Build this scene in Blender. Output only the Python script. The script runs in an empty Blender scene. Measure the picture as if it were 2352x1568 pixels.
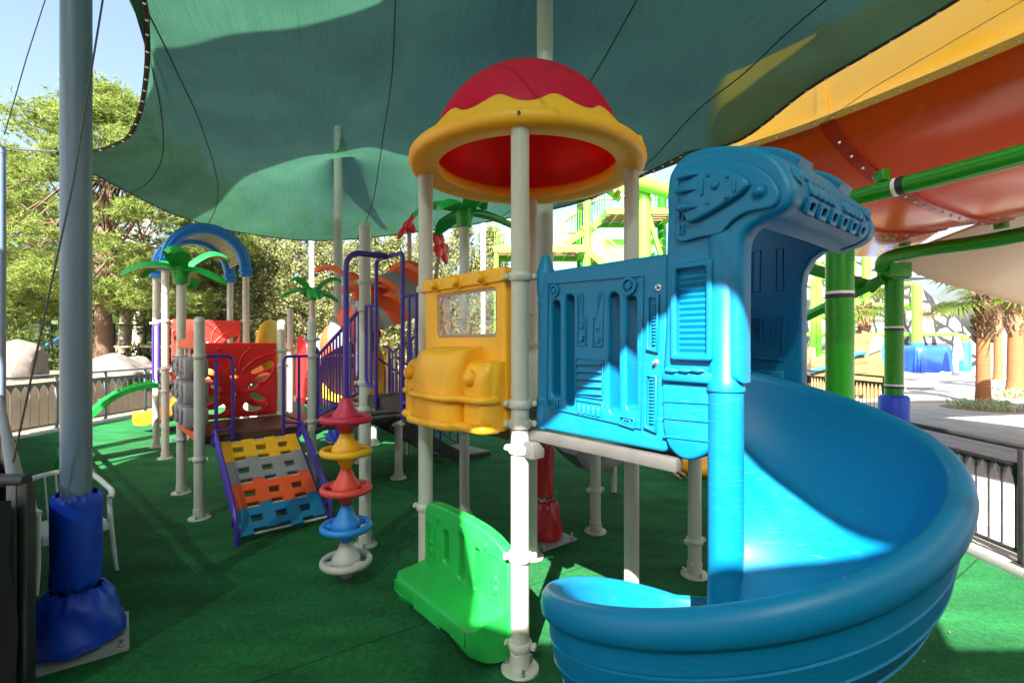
import bpy, bmesh, math, random
import numpy as np
from mathutils import Vector, Matrix, Quaternion

random.seed(7); np.random.seed(7)
R = math.radians
scene = bpy.context.scene
COL = scene.collection

# ------------------------------------------------------------------ camera
H = 2.03; FPX = 1140.0; CX = 1176.0; CY = 784.0       # eye height, focal length in (2352 px wide) picture units
cam_d = bpy.data.cameras.new('camera'); cam = bpy.data.objects.new('camera', cam_d); COL.objects.link(cam)
cam.location = (0, 0, H); cam.rotation_euler = (R(90), 0, 0)
cam_d.sensor_width = 36; cam_d.lens = 36*FPX/2352; cam_d.clip_start = .05; cam_d.clip_end = 3000
scene.camera = cam
# ------------------------------------------------------------------ sky, sun, exposure
SUN = Vector((-.25, -1, .9)).normalized()
w = bpy.data.worlds.new('World'); scene.world = w; w.use_nodes = True
nt = w.node_tree
sky = nt.nodes.new('ShaderNodeTexSky'); sky.sky_type = 'NISHITA'; sky.sun_disc = False
sky.sun_elevation = math.asin(SUN.z); sky.sun_rotation = math.atan2(SUN.x, SUN.y); sky.dust_density = 5.0
bg = nt.nodes['Background']; bg.inputs[1].default_value = .082
nt.links.new(sky.outputs[0], bg.inputs[0])
sd = bpy.data.lights.new('sun', 'SUN'); sd.energy = 5.0; sd.angle = R(.5); sd.color = (1, .95, .86)
so = bpy.data.objects.new('sun', sd); COL.objects.link(so); so.location = (2, -20, 30)
so.rotation_euler = SUN.to_track_quat('Z', 'Y').to_euler()
scene.view_settings.view_transform = 'Standard'; scene.view_settings.look = 'None'
scene.view_settings.gamma = 1; scene.view_settings.exposure = 2.5
scene.cycles.max_bounces = 8; scene.cycles.transparent_max_bounces = 12

# ------------------------------------------------------------------ from picture to place
def at(px, py, Y): return Vector(((px-CX)/FPX*Y, Y, H-(py-CY)/FPX*Y))
def ground(px, py): Y = H*FPX/(py-CY); return Vector(((px-CX)/FPX*Y, Y, 0))
def on_plane(px, py, M):
    """where the sight line through a picture point meets the local z=0 plane of M, as local (x, y)"""
    Mi = M.inverted(); o = Mi @ Vector((0, 0, H)); d = Mi.to_3x3() @ Vector(((px-CX)/FPX, 1, -(py-CY)/FPX))
    t = -o.z/d.z; return (o.x+d.x*t, o.y+d.y*t)

# ------------------------------------------------------------------ materials
MATS = {}
def lin(c): return tuple(c) + (1,)
def mat(name, col, rough=.45, metal=0, var=.10, scale=3.0, bump=.0, bscale=80, transl=0.0, spec=.5, alpha=1.0, stretch=None, dirt=0.0, dirtcol=(.25,.22,.17), coat=0, scratch=0.0):
    if name in MATS: return MATS[name]
    m = bpy.data.materials.new(name); m.use_nodes = True; t = m.node_tree; N = t.nodes; L = t.links
    p = N['Principled BSDF']; p.inputs['Roughness'].default_value = rough; p.inputs['Metallic'].default_value = metal
    p.inputs['Specular IOR Level'].default_value = spec
    if coat: p.inputs['Coat Weight'].default_value = coat; p.inputs['Coat Roughness'].default_value = .08
    tc = N.new('ShaderNodeTexCoord'); src = tc.outputs['Object']
    if stretch:
        mp = N.new('ShaderNodeMapping'); mp.inputs['Scale'].default_value = stretch; L.new(src, mp.inputs[0]); src = mp.outputs[0]
    n1 = N.new('ShaderNodeTexNoise'); n1.inputs['Scale'].default_value = scale; n1.inputs['Detail'].default_value = 6; n1.inputs['Roughness'].default_value = .65
    L.new(src, n1.inputs['Vector'])
    mx = N.new('ShaderNodeMix'); mx.data_type = 'RGBA'
    mx.inputs['A'].default_value = lin([c*(1-var) for c in col]); mx.inputs['B'].default_value = lin([min(1, c*(1+var)) for c in col])
    L.new(n1.outputs['Fac'], mx.inputs['Factor']); out = mx.outputs['Result']
    if dirt > 0:
        n3 = N.new('ShaderNodeTexNoise'); n3.inputs['Scale'].default_value = 9; n3.inputs['Detail'].default_value = 8; n3.inputs['Roughness'].default_value = .75
        L.new(src, n3.inputs['Vector'])
        rm = N.new('ShaderNodeMapRange'); rm.inputs[1].default_value = .52; rm.inputs[2].default_value = .8; rm.inputs[3].default_value = 0; rm.inputs[4].default_value = dirt
        L.new(n3.outputs['Fac'], rm.inputs[0])
        m2 = N.new('ShaderNodeMix'); m2.data_type = 'RGBA'; m2.inputs['B'].default_value = lin(dirtcol); L.new(out, m2.inputs['A']); L.new(rm.outputs[0], m2.inputs['Factor']); out = m2.outputs['Result']
        rr = N.new('ShaderNodeMapRange'); rr.inputs[3].default_value = max(0, rough-.06); rr.inputs[4].default_value = min(1, rough+.22); L.new(n3.outputs['Fac'], rr.inputs[0]); L.new(rr.outputs[0], p.inputs['Roughness'])
    if scratch > 0:
        sm = N.new('ShaderNodeMapping'); sm.inputs['Rotation'].default_value = (.4, .9, .5); sm.inputs['Scale'].default_value = (3, 3, 160); L.new(tc.outputs['Object'], sm.inputs[0])
        sn = N.new('ShaderNodeTexNoise'); sn.inputs['Scale'].default_value = 2.2; sn.inputs['Detail'].default_value = 5; L.new(sm.outputs[0], sn.inputs['Vector'])
        sr = N.new('ShaderNodeMapRange'); sr.inputs[1].default_value = .66; sr.inputs[2].default_value = .74; sr.inputs[3].default_value = 0; sr.inputs[4].default_value = scratch; L.new(sn.outputs['Fac'], sr.inputs[0])
        m4 = N.new('ShaderNodeMix'); m4.data_type = 'RGBA'; m4.inputs['B'].default_value = (.55, .58, .58, 1); L.new(out, m4.inputs['A']); L.new(sr.outputs[0], m4.inputs['Factor']); out = m4.outputs['Result']
    L.new(out, p.inputs['Base Color'])
    if bump:
        n2 = N.new('ShaderNodeTexNoise'); n2.inputs['Scale'].default_value = bscale; n2.inputs['Detail'].default_value = 4; L.new(src, n2.inputs['Vector'])
        b = N.new('ShaderNodeBump'); b.inputs['Strength'].default_value = bump; b.inputs['Distance'].default_value = .01
        L.new(n2.outputs['Fac'], b.inputs['Height']); L.new(b.outputs[0], p.inputs['Normal'])
    if transl:
        tr = N.new('ShaderNodeBsdfTranslucent'); L.new(out, tr.inputs[0]); ms = N.new('ShaderNodeMixShader'); ms.inputs[0].default_value = transl
        L.new(p.outputs[0], ms.inputs[1]); L.new(tr.outputs[0], ms.inputs[2]); L.new(ms.outputs[0], N['Material Output'].inputs[0])
    MATS[name] = m; return m

def plastic(name, col, **k):
    d = dict(rough=.42, var=.05, scale=2.5, bump=.05, bscale=140, dirt=.10); d.update(k); return mat(name, col, **d)
M_blue = plastic('blue rotomoulded plastic', (.0003, .165, .36), rough=.36, var=.10, dirt=.09, dirtcol=(.10, .22, .27), spec=.35, scratch=.16)
M_yel = plastic('amber yellow plastic', (.86, .40, .010), scratch=.06)
M_pink = plastic('pink red plastic', (.82, .012, .105), transl=.62, scratch=.10); M_glow = plastic('red plastic for painted glow', (.98, .012, .006), transl=.5, dirt=0)
M_red = plastic('red plastic', (.78, .012, .012), scratch=.06)
M_orange = plastic('orange red plastic', (.78, .09, .02))
M_green = plastic('bright green plastic', (.012, .38, .06))
M_leaf = plastic('palm green plastic', (.01, .36, .05), rough=.35)
M_sky = plastic('sky blue plastic', (.015, .22, .68))
M_grey = plastic('grey plastic', (.26, .235, .26))
M_beige = plastic('beige plastic', (.52, .40, .30))
M_darkgrey = plastic('dark grey slide plastic', (.16, .155, .17))
M_post = mat('cream painted steel', (.50, .485, .44), rough=.30, var=.06, dirt=.30, dirtcol=(.33, .30, .23), bump=.02, bscale=40)
M_clamp = mat('cream cast clamp', (.50, .50, .45), rough=.42, var=.06, dirt=.2, dirtcol=(.3, .27, .2))
M_purple = mat('purple powder coat', (.055, .025, .30), rough=.28, var=.1, dirt=.12, dirtcol=(.2, .16, .3))
M_black = mat('black painted steel', (.018, .018, .02), rough=.45, var=.2, dirt=.15)
M_deck = mat('dark coated deck', (.045, .035, .035), rough=.38, var=.25, scale=8, dirt=.3)
M_deckbrown = mat('brown coated deck', (.10, .045, .03), rough=.4, var=.25, scale=8, dirt=.3)
M_steel = mat('bright bolt steel', (.55, .55, .56), rough=.32, metal=.9, var=.1)
M_galv = mat('worn galvanised steel', (.10, .098, .093), rough=.50, metal=.3, var=.35, scale=7, dirt=.5, dirtcol=(.12, .10, .08))
M_mast = mat('grey blue painted mast', (.135, .19, .285), rough=.27, var=.06, dirt=.15, dirtcol=(.25, .24, .22))
M_mastg = mat('pale grey mast', (.42, .46, .46), rough=.4, var=.06, dirt=.15)
M_vinyl = mat('blue vinyl padding', (.005, .05, .58), rough=.32, var=.12, bump=.25, bscale=9, dirt=.12)
M_vinylr = mat('red vinyl padding', (.45, .01, .02), rough=.33, var=.12, bump=.25, bscale=9)
M_plate = mat('grey base plate steel', (.36, .36, .36), rough=.55, metal=.2, var=.2, dirt=.5)
M_white = mat('white moulded plastic', (.74, .75, .76), rough=.4, var=.04, dirt=.15)
M_concrete = mat('pale concrete', (.47, .46, .43), rough=.85, var=.18, scale=4, bump=.3, bscale=60, dirt=.35)
M_rope = mat('steel cable', (.08, .08, .085), rough=.5, metal=.4)
M_gpipe = mat('lime painted steel', (.14, .56, .035), rough=.3, var=.06, dirt=.1)
M_gdark = mat('green painted steel', (.012, .24, .008), rough=.22, var=.06, dirt=.08)
M_wood = mat('timber tread', (.34, .19, .09), rough=.7, var=.25, scale=8, stretch=(1, 8, 8))
M_rubber = mat('black rubber', (.02, .02, .02), rough=.6)

# ------------------------------------------------------------------ mesh helpers
def rrect(x0, y0, x1, y1, r, n=4):
    P = []
    for cx, cy, a0 in ((x1-r, y1-r, 0), (x0+r, y1-r, 90), (x0+r, y0+r, 180), (x1-r, y0+r, 270)):
        for i in range(n+1):
            a = R(a0+90*i/n); P.append((cx+r*math.cos(a), cy+r*math.sin(a)))
    return P
def circ(cx, cy, r, n=20, ry=None): return [(cx+r*math.cos(2*math.pi*i/n), cy+(ry or r)*math.sin(2*math.pi*i/n)) for i in range(n)]
def smooth_pts(P, n=5, closed=True):
    P = [Vector(p) for p in P]; m = len(P); out = []
    rng = range(m) if closed else range(m-1)
    for i in rng:
        g = (lambda j: P[j % m]) if closed else (lambda j: P[min(max(j, 0), m-1)])
        p0, p1, p2, p3 = g(i-1), g(i), g(i+1), g(i+2)
        for k in range(n):
            t = k/n; out.append(.5*((2*p1)+(p2-p0)*t+(2*p0-5*p1+4*p2-p3)*t*t+(3*p1-p0-3*p2+p3)*t**3))
    if not closed: out.append(P[-1])
    return [tuple(v) for v in out]

def inset(P, d, hole):
    A = sum(P[i-1][0]*P[i][1]-P[i][0]*P[i-1][1] for i in range(len(P))); sg = (1 if A > 0 else -1)*(-1 if hole else 1); n = len(P); out = []
    for i in range(n):
        a, b, c = Vector(P[i-1][:2]), Vector(P[i][:2]), Vector(P[(i+1) % n][:2]); e1, e2 = b-a, c-b
        if e1.length < 1e-7 or e2.length < 1e-7: out.append(tuple(P[i][:2])); continue
        e1.normalize(); e2.normalize(); n1, n2 = Vector((-e1.y, e1.x))*sg, Vector((-e2.y, e2.x))*sg; k = max(.35, 1+n1.dot(n2)); q = b+(n1+n2)*(d/k); out.append((q.x, q.y))
    return out

class MB:
    def __init__(s, T=None): s.V = []; s.F = []; s.T = T or Matrix()
    def add(s, V, F, T=None):
        M = s.T @ T if T is not None else s.T; o = len(s.V)
        s.V += [tuple(M @ Vector(v)) for v in V]; s.F += [tuple(i+o for i in f) for f in F]; return s
    def box(s, c, size, T=None, ch=0):
        x, y, z = [d/2 for d in size]; c = Vector(c)
        if ch <= 0:
            V = [c+Vector((a*x, b*y, d*z)) for d in (-1, 1) for b in (-1, 1) for a in (-1, 1)]
            return s.add(V, [(0, 2, 3, 1), (4, 5, 7, 6), (0, 1, 5, 4), (2, 6, 7, 3), (0, 4, 6, 2), (1, 3, 7, 5)], T)
        ch = min(ch, .49*min(size)); bm = bmesh.new(); bmesh.ops.create_cube(bm, size=1)
        for v in bm.verts: v.co = Vector((v.co.x*size[0], v.co.y*size[1], v.co.z*size[2]))+c
        bmesh.ops.bevel(bm, geom=bm.edges[:], offset=ch, segments=2, affect='EDGES', profile=.5)
        V = [v.co.copy() for v in bm.verts]; F = [[v.index for v in f.verts] for f in bm.faces]; bm.free(); return s.add(V, F, T)
    def ring_loft(s, rings, closed=True, caps=True, T=None):
        n = len(rings[0]); V = [v for r in rings for v in r]; F = []
        for i in range(len(rings)-1):
            for j in range(n if closed else n-1):
                k = (j+1) % n; F.append((i*n+j, i*n+k, (i+1)*n+k, (i+1)*n+j))
        if caps: F.append(tuple(range(n))[::-1]); F.append(tuple(range((len(rings)-1)*n, len(rings)*n)))
        return s.add(V, F, T)
    def tube(s, path, r, n=10, caps=True, T=None, closed=False, flat=1.0):
        P = [Vector(p) for p in path]; m = len(P); rr = r if isinstance(r, (list, tuple)) else [r]*m
        tg = [((P[(i+1) % m]-P[i-1]) if closed else (P[min(i+1, m-1)]-P[max(i-1, 0)])).normalized() for i in range(m)]
        up = Vector((0, 0, 1)) if abs(tg[0].z) < .95 else Vector((1, 0, 0))
        x = tg[0].cross(up).normalized(); rings = []
        for i in range(m):
            x = (x-tg[i]*x.dot(tg[i])).normalized(); y = tg[i].cross(x)
            rings.append([P[i]+(x*math.cos(2*math.pi*k/n)+y*math.sin(2*math.pi*k/n)*flat)*rr[i] for k in range(n)])
        if closed: rings.append(rings[0]); caps = False
        return s.ring_loft(rings, True, caps, T)
    def cyl(s, a, b, r, r2=None, n=14, T=None): return s.tube([a, b], [r, r if r2 is None else r2], n, True, T)
    def lathe(s, prof, n=24, c=(0, 0, 0), T=None, caps=False):
        c = Vector(c)
        rings = [[c+Vector((r*math.cos(2*math.pi*k/n), r*math.sin(2*math.pi*k/n), z)) for k in range(n)] for r, z in prof]
        return s.ring_loft(rings, True, caps, T)
    def sphere(s, c, r, nu=12, nv=8, sc=(1, 1, 1), T=None, lo=-90):
        c = Vector(c); rings = []
        for i in range(nv+1):
            a = R(lo+(90-lo)*i/nv); rad = max(1e-4, math.cos(a))
            rings.append([c+Vector((r*rad*math.cos(2*math.pi*k/nu)*sc[0], r*rad*math.sin(2*math.pi*k/nu)*sc[1], r*math.sin(a)*sc[2])) for k in range(nu)])
        return s.ring_loft(rings, True, True, T)
    def plate(s, outlines, depth, bevel=0, z=0, T=None, res=1):
        """flat outlines (outer first, then holes) made depth thick about local z, with rounded rims"""
        cu = bpy.data.curves.new('t', 'CURVE'); cu.dimensions = '2D'; cu.fill_mode = 'BOTH'
        cu.extrude = max(.0005, depth/2-bevel); cu.bevel_depth = bevel; cu.bevel_resolution = res
        for qi, P in enumerate(outlines):
            if bevel: P = inset(P, bevel, qi > 0)
            sp = cu.splines.new('POLY'); sp.points.add(len(P)-1); sp.use_cyclic_u = True
            for q, p in zip(sp.points, P): q.co = (p[0], p[1], 0, 1)
        ob = bpy.data.objects.new('t', cu); me = bpy.data.meshes.new_from_object(ob)
        V = [v.co+Vector((0, 0, z)) for v in me.vertices]; F = [tuple(p.vertices) for p in me.polygons]
        bpy.data.objects.remove(ob); bpy.data.meshes.remove(me); bpy.data.curves.remove(cu)
        return s.add(V, F, T)
    def text(s, txt, size, depth, T=None):
        cu = bpy.data.curves.new('t', 'FONT'); cu.body = txt; cu.size = size; cu.extrude = depth; cu.align_x = 'CENTER'; cu.align_y = 'CENTER'
        ob = bpy.data.objects.new('t', cu); me = bpy.data.meshes.new_from_object(ob)
        V = [v.co.copy() for v in me.vertices]; F = [tuple(p.vertices) for p in me.polygons]
        bpy.data.objects.remove(ob); bpy.data.meshes.remove(me); bpy.data.curves.remove(cu)
        return s.add(V, F, T)
    def build(s, name, m, parent=None, smooth=40, bevel=0, fix=True, seg=2):
        me = bpy.data.meshes.new(name); me.from_pydata(s.V, [], s.F); me.materials.append(m)
        if fix:
            bm = bmesh.new(); bm.from_mesh(me); bmesh.ops.remove_doubles(bm, verts=bm.verts, dist=1e-5)
            bmesh.ops.recalc_face_normals(bm, faces=bm.faces); bm.to_mesh(me); bm.free()
        if smooth:
            me.polygons.foreach_set('use_smooth', [True]*len(me.polygons)); me.set_sharp_from_angle(angle=R(smooth))
        me.update(); o = bpy.data.objects.new(name, me); COL.objects.link(o)
        if parent is not None: o.parent = parent
        if bevel:
            b = o.modifiers.new('b', 'BEVEL'); b.width = bevel; b.segments = seg; b.limit_method = 'ANGLE'; b.angle_limit = R(35); b.harden_normals = True
        return o

def tag(o, label=None, cat=None, group=None, kind=None):
    if label: o['label'] = label
    if cat: o['category'] = cat
    if group: o['group'] = group
    if kind: o['kind'] = kind
    return o
def thing(name, label, cat, loc=(0, 0, 0), rotz=0, group=None):
    o = bpy.data.objects.new(name, None); COL.objects.link(o); o.empty_display_size = .1
    o.location = loc; o.rotation_euler = (0, 0, rotz); tag(o, label, cat, group); return o
def frame(loc, rotz): return Matrix.Translation(loc) @ Matrix.Rotation(rotz, 4, 'Z')
def inst(src, name, parent, loc=(0, 0, 0), rot=(0, 0, 0), scale=(1, 1, 1)):
    o = bpy.data.objects.new(name, src.data); COL.objects.link(o); o.parent = parent; o.location = loc; o.rotation_euler = rot; o.scale = scale; return o
def copy_tree(o, parent=None):
    c = o.copy(); COL.objects.link(c); c.parent = parent
    for ch in list(o.children): copy_tree(ch, c)
    return c
def axes(x, y, o):
    x = Vector(x); y = Vector(y); z = x.cross(y); return Matrix(((x.x, y.x, z.x, o[0]), (x.y, y.y, z.y, o[1]), (x.z, y.z, z.z, o[2]), (0, 0, 0, 1)))
# ================================================================== setting
def turf_mat():
    m = mat('artificial turf', (.013, .108, .033), rough=.85, var=.18, scale=1.1, spec=.15)
    t = m.node_tree; N = t.nodes; L = t.links; p = N['Principled BSDF']
    tc = N.new('ShaderNodeTexCoord'); mp = N.new('ShaderNodeMapping'); mp.inputs['Rotation'].default_value = (0, 0, R(-35)); mp.inputs['Scale'].default_value = (60, 700, 60)
    L.new(tc.outputs['Object'], mp.inputs[0])
    n = N.new('ShaderNodeTexNoise'); n.inputs['Scale'].default_value = 1; n.inputs['Detail'].default_value = 3; L.new(mp.outputs[0], n.inputs['Vector'])
    mp2 = N.new('ShaderNodeMapping'); mp2.inputs['Rotation'].default_value = (0, 0, R(-35)); mp2.inputs['Scale'].default_value = (.9, 2.6, 1); L.new(tc.outputs['Object'], mp2.inputs[0])
    n2 = N.new('ShaderNodeTexNoise'); n2.inputs['Scale'].default_value = 1.2; n2.inputs['Detail'].default_value = 5; L.new(mp2.outputs[0], n2.inputs['Vector'])
    n4 = N.new('ShaderNodeTexNoise'); n4.inputs['Scale'].default_value = 420; n4.inputs['Detail'].default_value = 2; L.new(tc.outputs['Object'], n4.inputs['Vector'])
    ad = N.new('ShaderNodeMath'); ad.operation = 'MULTIPLY_ADD'; L.new(n.outputs['Fac'], ad.inputs[0]); ad.inputs[1].default_value = .55
    L.new(n4.outputs['Fac'], ad.inputs[2])
    src = p.inputs['Base Color'].links[0].from_socket
    hs = N.new('ShaderNodeHueSaturation'); L.new(src, hs.inputs['Color'])
    rm = N.new('ShaderNodeMapRange'); rm.inputs[1].default_value = .45; rm.inputs[2].default_value = 1.1; rm.inputs[3].default_value = .25; rm.inputs[4].default_value = 1.9; L.new(ad.outputs[0], rm.inputs[0])
    r2 = N.new('ShaderNodeMapRange'); r2.inputs[1].default_value = .3; r2.inputs[2].default_value = .7; r2.inputs[3].default_value = .68; r2.inputs[4].default_value = 1.3; L.new(n2.outputs['Fac'], r2.inputs[0])
    n5 = N.new('ShaderNodeTexNoise'); n5.inputs['Scale'].default_value = 26; n5.inputs['Detail'].default_value = 8; n5.inputs['Roughness'].default_value = .8; L.new(tc.outputs['Object'], n5.inputs['Vector'])
    r5 = N.new('ShaderNodeMapRange'); r5.inputs[1].default_value = .3; r5.inputs[2].default_value = .7; r5.inputs[3].default_value = .5; r5.inputs[4].default_value = 1.5; L.new(n5.outputs['Fac'], r5.inputs[0])
    m5 = N.new('ShaderNodeMath'); m5.operation = 'MULTIPLY'; L.new(rm.outputs[0], m5.inputs[0]); L.new(r5.outputs[0], m5.inputs[1])
    mu = N.new('ShaderNodeMath'); mu.operation = 'MULTIPLY'; L.new(m5.outputs[0], mu.inputs[0]); L.new(r2.outputs[0], mu.inputs[1]); L.new(mu.outputs[0], hs.inputs['Value'])
    bk = N.new('ShaderNodeTexBrick'); bk.inputs['Scale'].default_value = 1; bk.offset = 0; bk.inputs['Brick Width'].default_value = 900; bk.inputs['Row Height'].default_value = 2.0; bk.inputs['Mortar Size'].default_value = .007; bk.inputs['Color1'].default_value = bk.inputs['Color2'].default_value = (1, 1, 1, 1); bk.inputs['Mortar'].default_value = (.45, .45, .45, 1)
    mp3 = N.new('ShaderNodeMapping'); mp3.inputs['Rotation'].default_value = (0, 0, R(-35)); mp3.inputs['Location'].default_value = (400, .7, 0); L.new(tc.outputs['Object'], mp3.inputs[0]); L.new(mp3.outputs[0], bk.inputs['Vector'])
    mm = N.new('ShaderNodeMix'); mm.data_type = 'RGBA'; mm.blend_type = 'MULTIPLY'; mm.inputs['Factor'].default_value = 1; L.new(hs.outputs[0], mm.inputs['A']); L.new(bk.outputs[0], mm.inputs['B'])
    L.new(mm.outputs['Result'], p.inputs['Base Color'])
    b = N.new('ShaderNodeBump'); b.inputs['Strength'].default_value = .55; b.inputs['Distance'].default_value = .01; L.new(ad.outputs[0], b.inputs['Height']); L.new(b.outputs[0], p.inputs['Normal'])
    return m
M_turf = turf_mat()
M_earth = mat('dry earth', (.22, .16, .10), rough=.95, var=.35, scale=1.5, bump=.5, bscale=12)
M_tile = mat('pale stone paving', (.30, .285, .275), rough=.6, var=.14, scale=2, bump=.08, bscale=50, dirt=.25)
M_joint = mat('paving joint sand', (.22, .20, .18), rough=.95)

def flat(name, P, z, m, thick=0):
    mb = MB(); n = len(P)
    if thick: mb.add([(x, y, z) for x, y in P]+[(x, y, z-thick) for x, y in P], [tuple(range(n))]+[(i, n+i, n+(i+1) % n, (i+1) % n) for i in range(n)])
    else: mb.add([(x, y, z) for x, y in P], [tuple(range(n))])
    return tag(mb.build(name, m, smooth=0), kind='structure')
flat('ground', [(-900, -900), (900, -900), (900, 900), (-900, 900)], -.03, M_earth)
# turf: a gently rippled carpet sheet inside the fence line
TP = [(-3.1, 2.55), (-10.35, 9.95), (-10.1, 15.2), (2.5, 17.4), (4.38, 10.5), (4.38, -14), (-3.1, -14)]
def inside(x, y):
    c = False; j = len(TP)-1
    for i in range(len(TP)):
        if (TP[i][1] > y) != (TP[j][1] > y) and x < (TP[j][0]-TP[i][0])*(y-TP[i][1])/(TP[j][1]-TP[i][1])+TP[i][0]: c = not c
        j = i
    return c
tm = bmesh.new(); bmesh.ops.create_grid(tm, x_segments=150, y_segments=320, size=.5)
for v in tm.verts: v.co = Vector((v.co.x*15-2.95, v.co.y*32+1.7, 0))
kill = [f for f in tm.faces if not inside(*f.calc_center_median()[:2])]
bmesh.ops.delete(tm, geom=kill, context='FACES')
for v in tm.verts:
    x, y = v.co.x, v.co.y; q = x*.8+y*.6
    v.co.z = .004*math.sin(q*3.1+math.sin(y*1.7))*math.sin(x*1.3-y*.9)+.0022*math.sin(x*9+y*7)
me = bpy.data.meshes.new('turf'); tm.to_mesh(me); tm.free(); me.materials.append(M_turf); me.polygons.foreach_set('use_smooth', [True]*len(me.polygons))
o = bpy.data.objects.new('turf', me); COL.objects.link(o); tag(o, kind='structure')
# border under the grid steps so no earth shows between turf and kerb
flat('turf_border', [(x*1.004, y) for x, y in TP], -.012, M_turf)
# plaza paving to the right: bed + separate tiles near, material beyond
flat('plaza_bed', [(4.6, -14), (70, -14), (70, 90), (5.5, 90), (5.5, 18), (4.6, 10)], -.014, M_joint)
plaza = flat('plaza', [(4.6, 17.02), (70, 17.02), (70, 90), (5.5, 90), (5.5, 18)], .002, M_tile)
def far_tile_joint(m):
    t = m.node_tree; N = t.nodes; L = t.links; p = N['Principled BSDF']; src = p.inputs['Base Color'].links[0].from_socket
    tc = N.new('ShaderNodeTexCoord'); br = N.new('ShaderNodeTexBrick'); br.offset = 0; br.inputs['Scale'].default_value = 1
    br.inputs['Brick Width'].default_value = .9; br.inputs['Row Height'].default_value = .9; br.inputs['Mortar Size'].default_value = .008
    br.inputs['Color1'].default_value = (1, 1, 1, 1); br.inputs['Color2'].default_value = (.86, .85, .84, 1); br.inputs['Mortar'].default_value = (.5, .48, .45, 1)
    L.new(tc.outputs['Object'], br.inputs['Vector']); mx = N.new('ShaderNodeMix'); mx.data_type = 'RGBA'; mx.blend_type = 'MULTIPLY'; mx.inputs['Factor'].default_value = 1
    L.new(src, mx.inputs['A']); L.new(br.outputs[0], mx.inputs['B']); L.new(mx.outputs['Result'], p.inputs['Base Color'])
m2 = M_tile.copy(); m2.name = 'pale stone paving far'; far_tile_joint(m2); plaza.data.materials[0] = m2
tmb = MB(); tmb.box((0, 0, -.006), (.888, .888, .024), ch=.004); tile0 = tmb.build('paving_tile', M_tile, plaza); tile0.location = (5.1, -1, 0)
tiles = []
for j in range(-1, 20):
    for i in range(24):
        x, y = 5.06+.9*i+(.1 if j % 2 else 0)*0, -.4+.9*j
        if y > 16.6 or x/max(y, .5) > 1.45 and y < 16 or y < 1.0: continue
        tiles.append((x*x+y*y, x, y))
tiles.sort()
first = True; rest = MB()
for q, (d, x, y) in enumerate(tiles):
    if q < 300:
        if first: tile0.location = (x, y, .0015*random.random()); first = False
        else: inst(tile0, 'paving_tile', plaza, (x, y, .0018*random.random()), (random.uniform(-.002, .002), random.uniform(-.002, .002), 0))
    else: rest.box((x, y, -.006), (.888, .888, .024))
if rest.V: tag(rest.build('paving_tile_field', M_tile, plaza), kind='stuff')
# kerbs
def kerb(name, P, wd=.2, h=.07):
    mb = MB()
    for a, b in zip(P[:-1], P[1:]):
        a = Vector((*a, 0)); b = Vector((*b, 0)); d = b-a; n = d.normalized()
        mb.box((0, 0, 0), (d.length+.01, wd, h+.06), T=Matrix.Translation((a+b)/2+Vector((0, 0, (h-.06)/2))) @ Matrix.Rotation(math.atan2(d.y, d.x), 4, 'Z'), ch=.012)
    return tag(mb.build(name, M_concrete), kind='structure')
kerb('kerb_right', [(4.48, -12), (4.48, 5.2), (4.48, 10.5)])
kerb('kerb_left', [(-2.75, 2.35), (-10.45, 9.9), (-10.25, 15.3), (2.5, 17.5)], .26)
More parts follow.
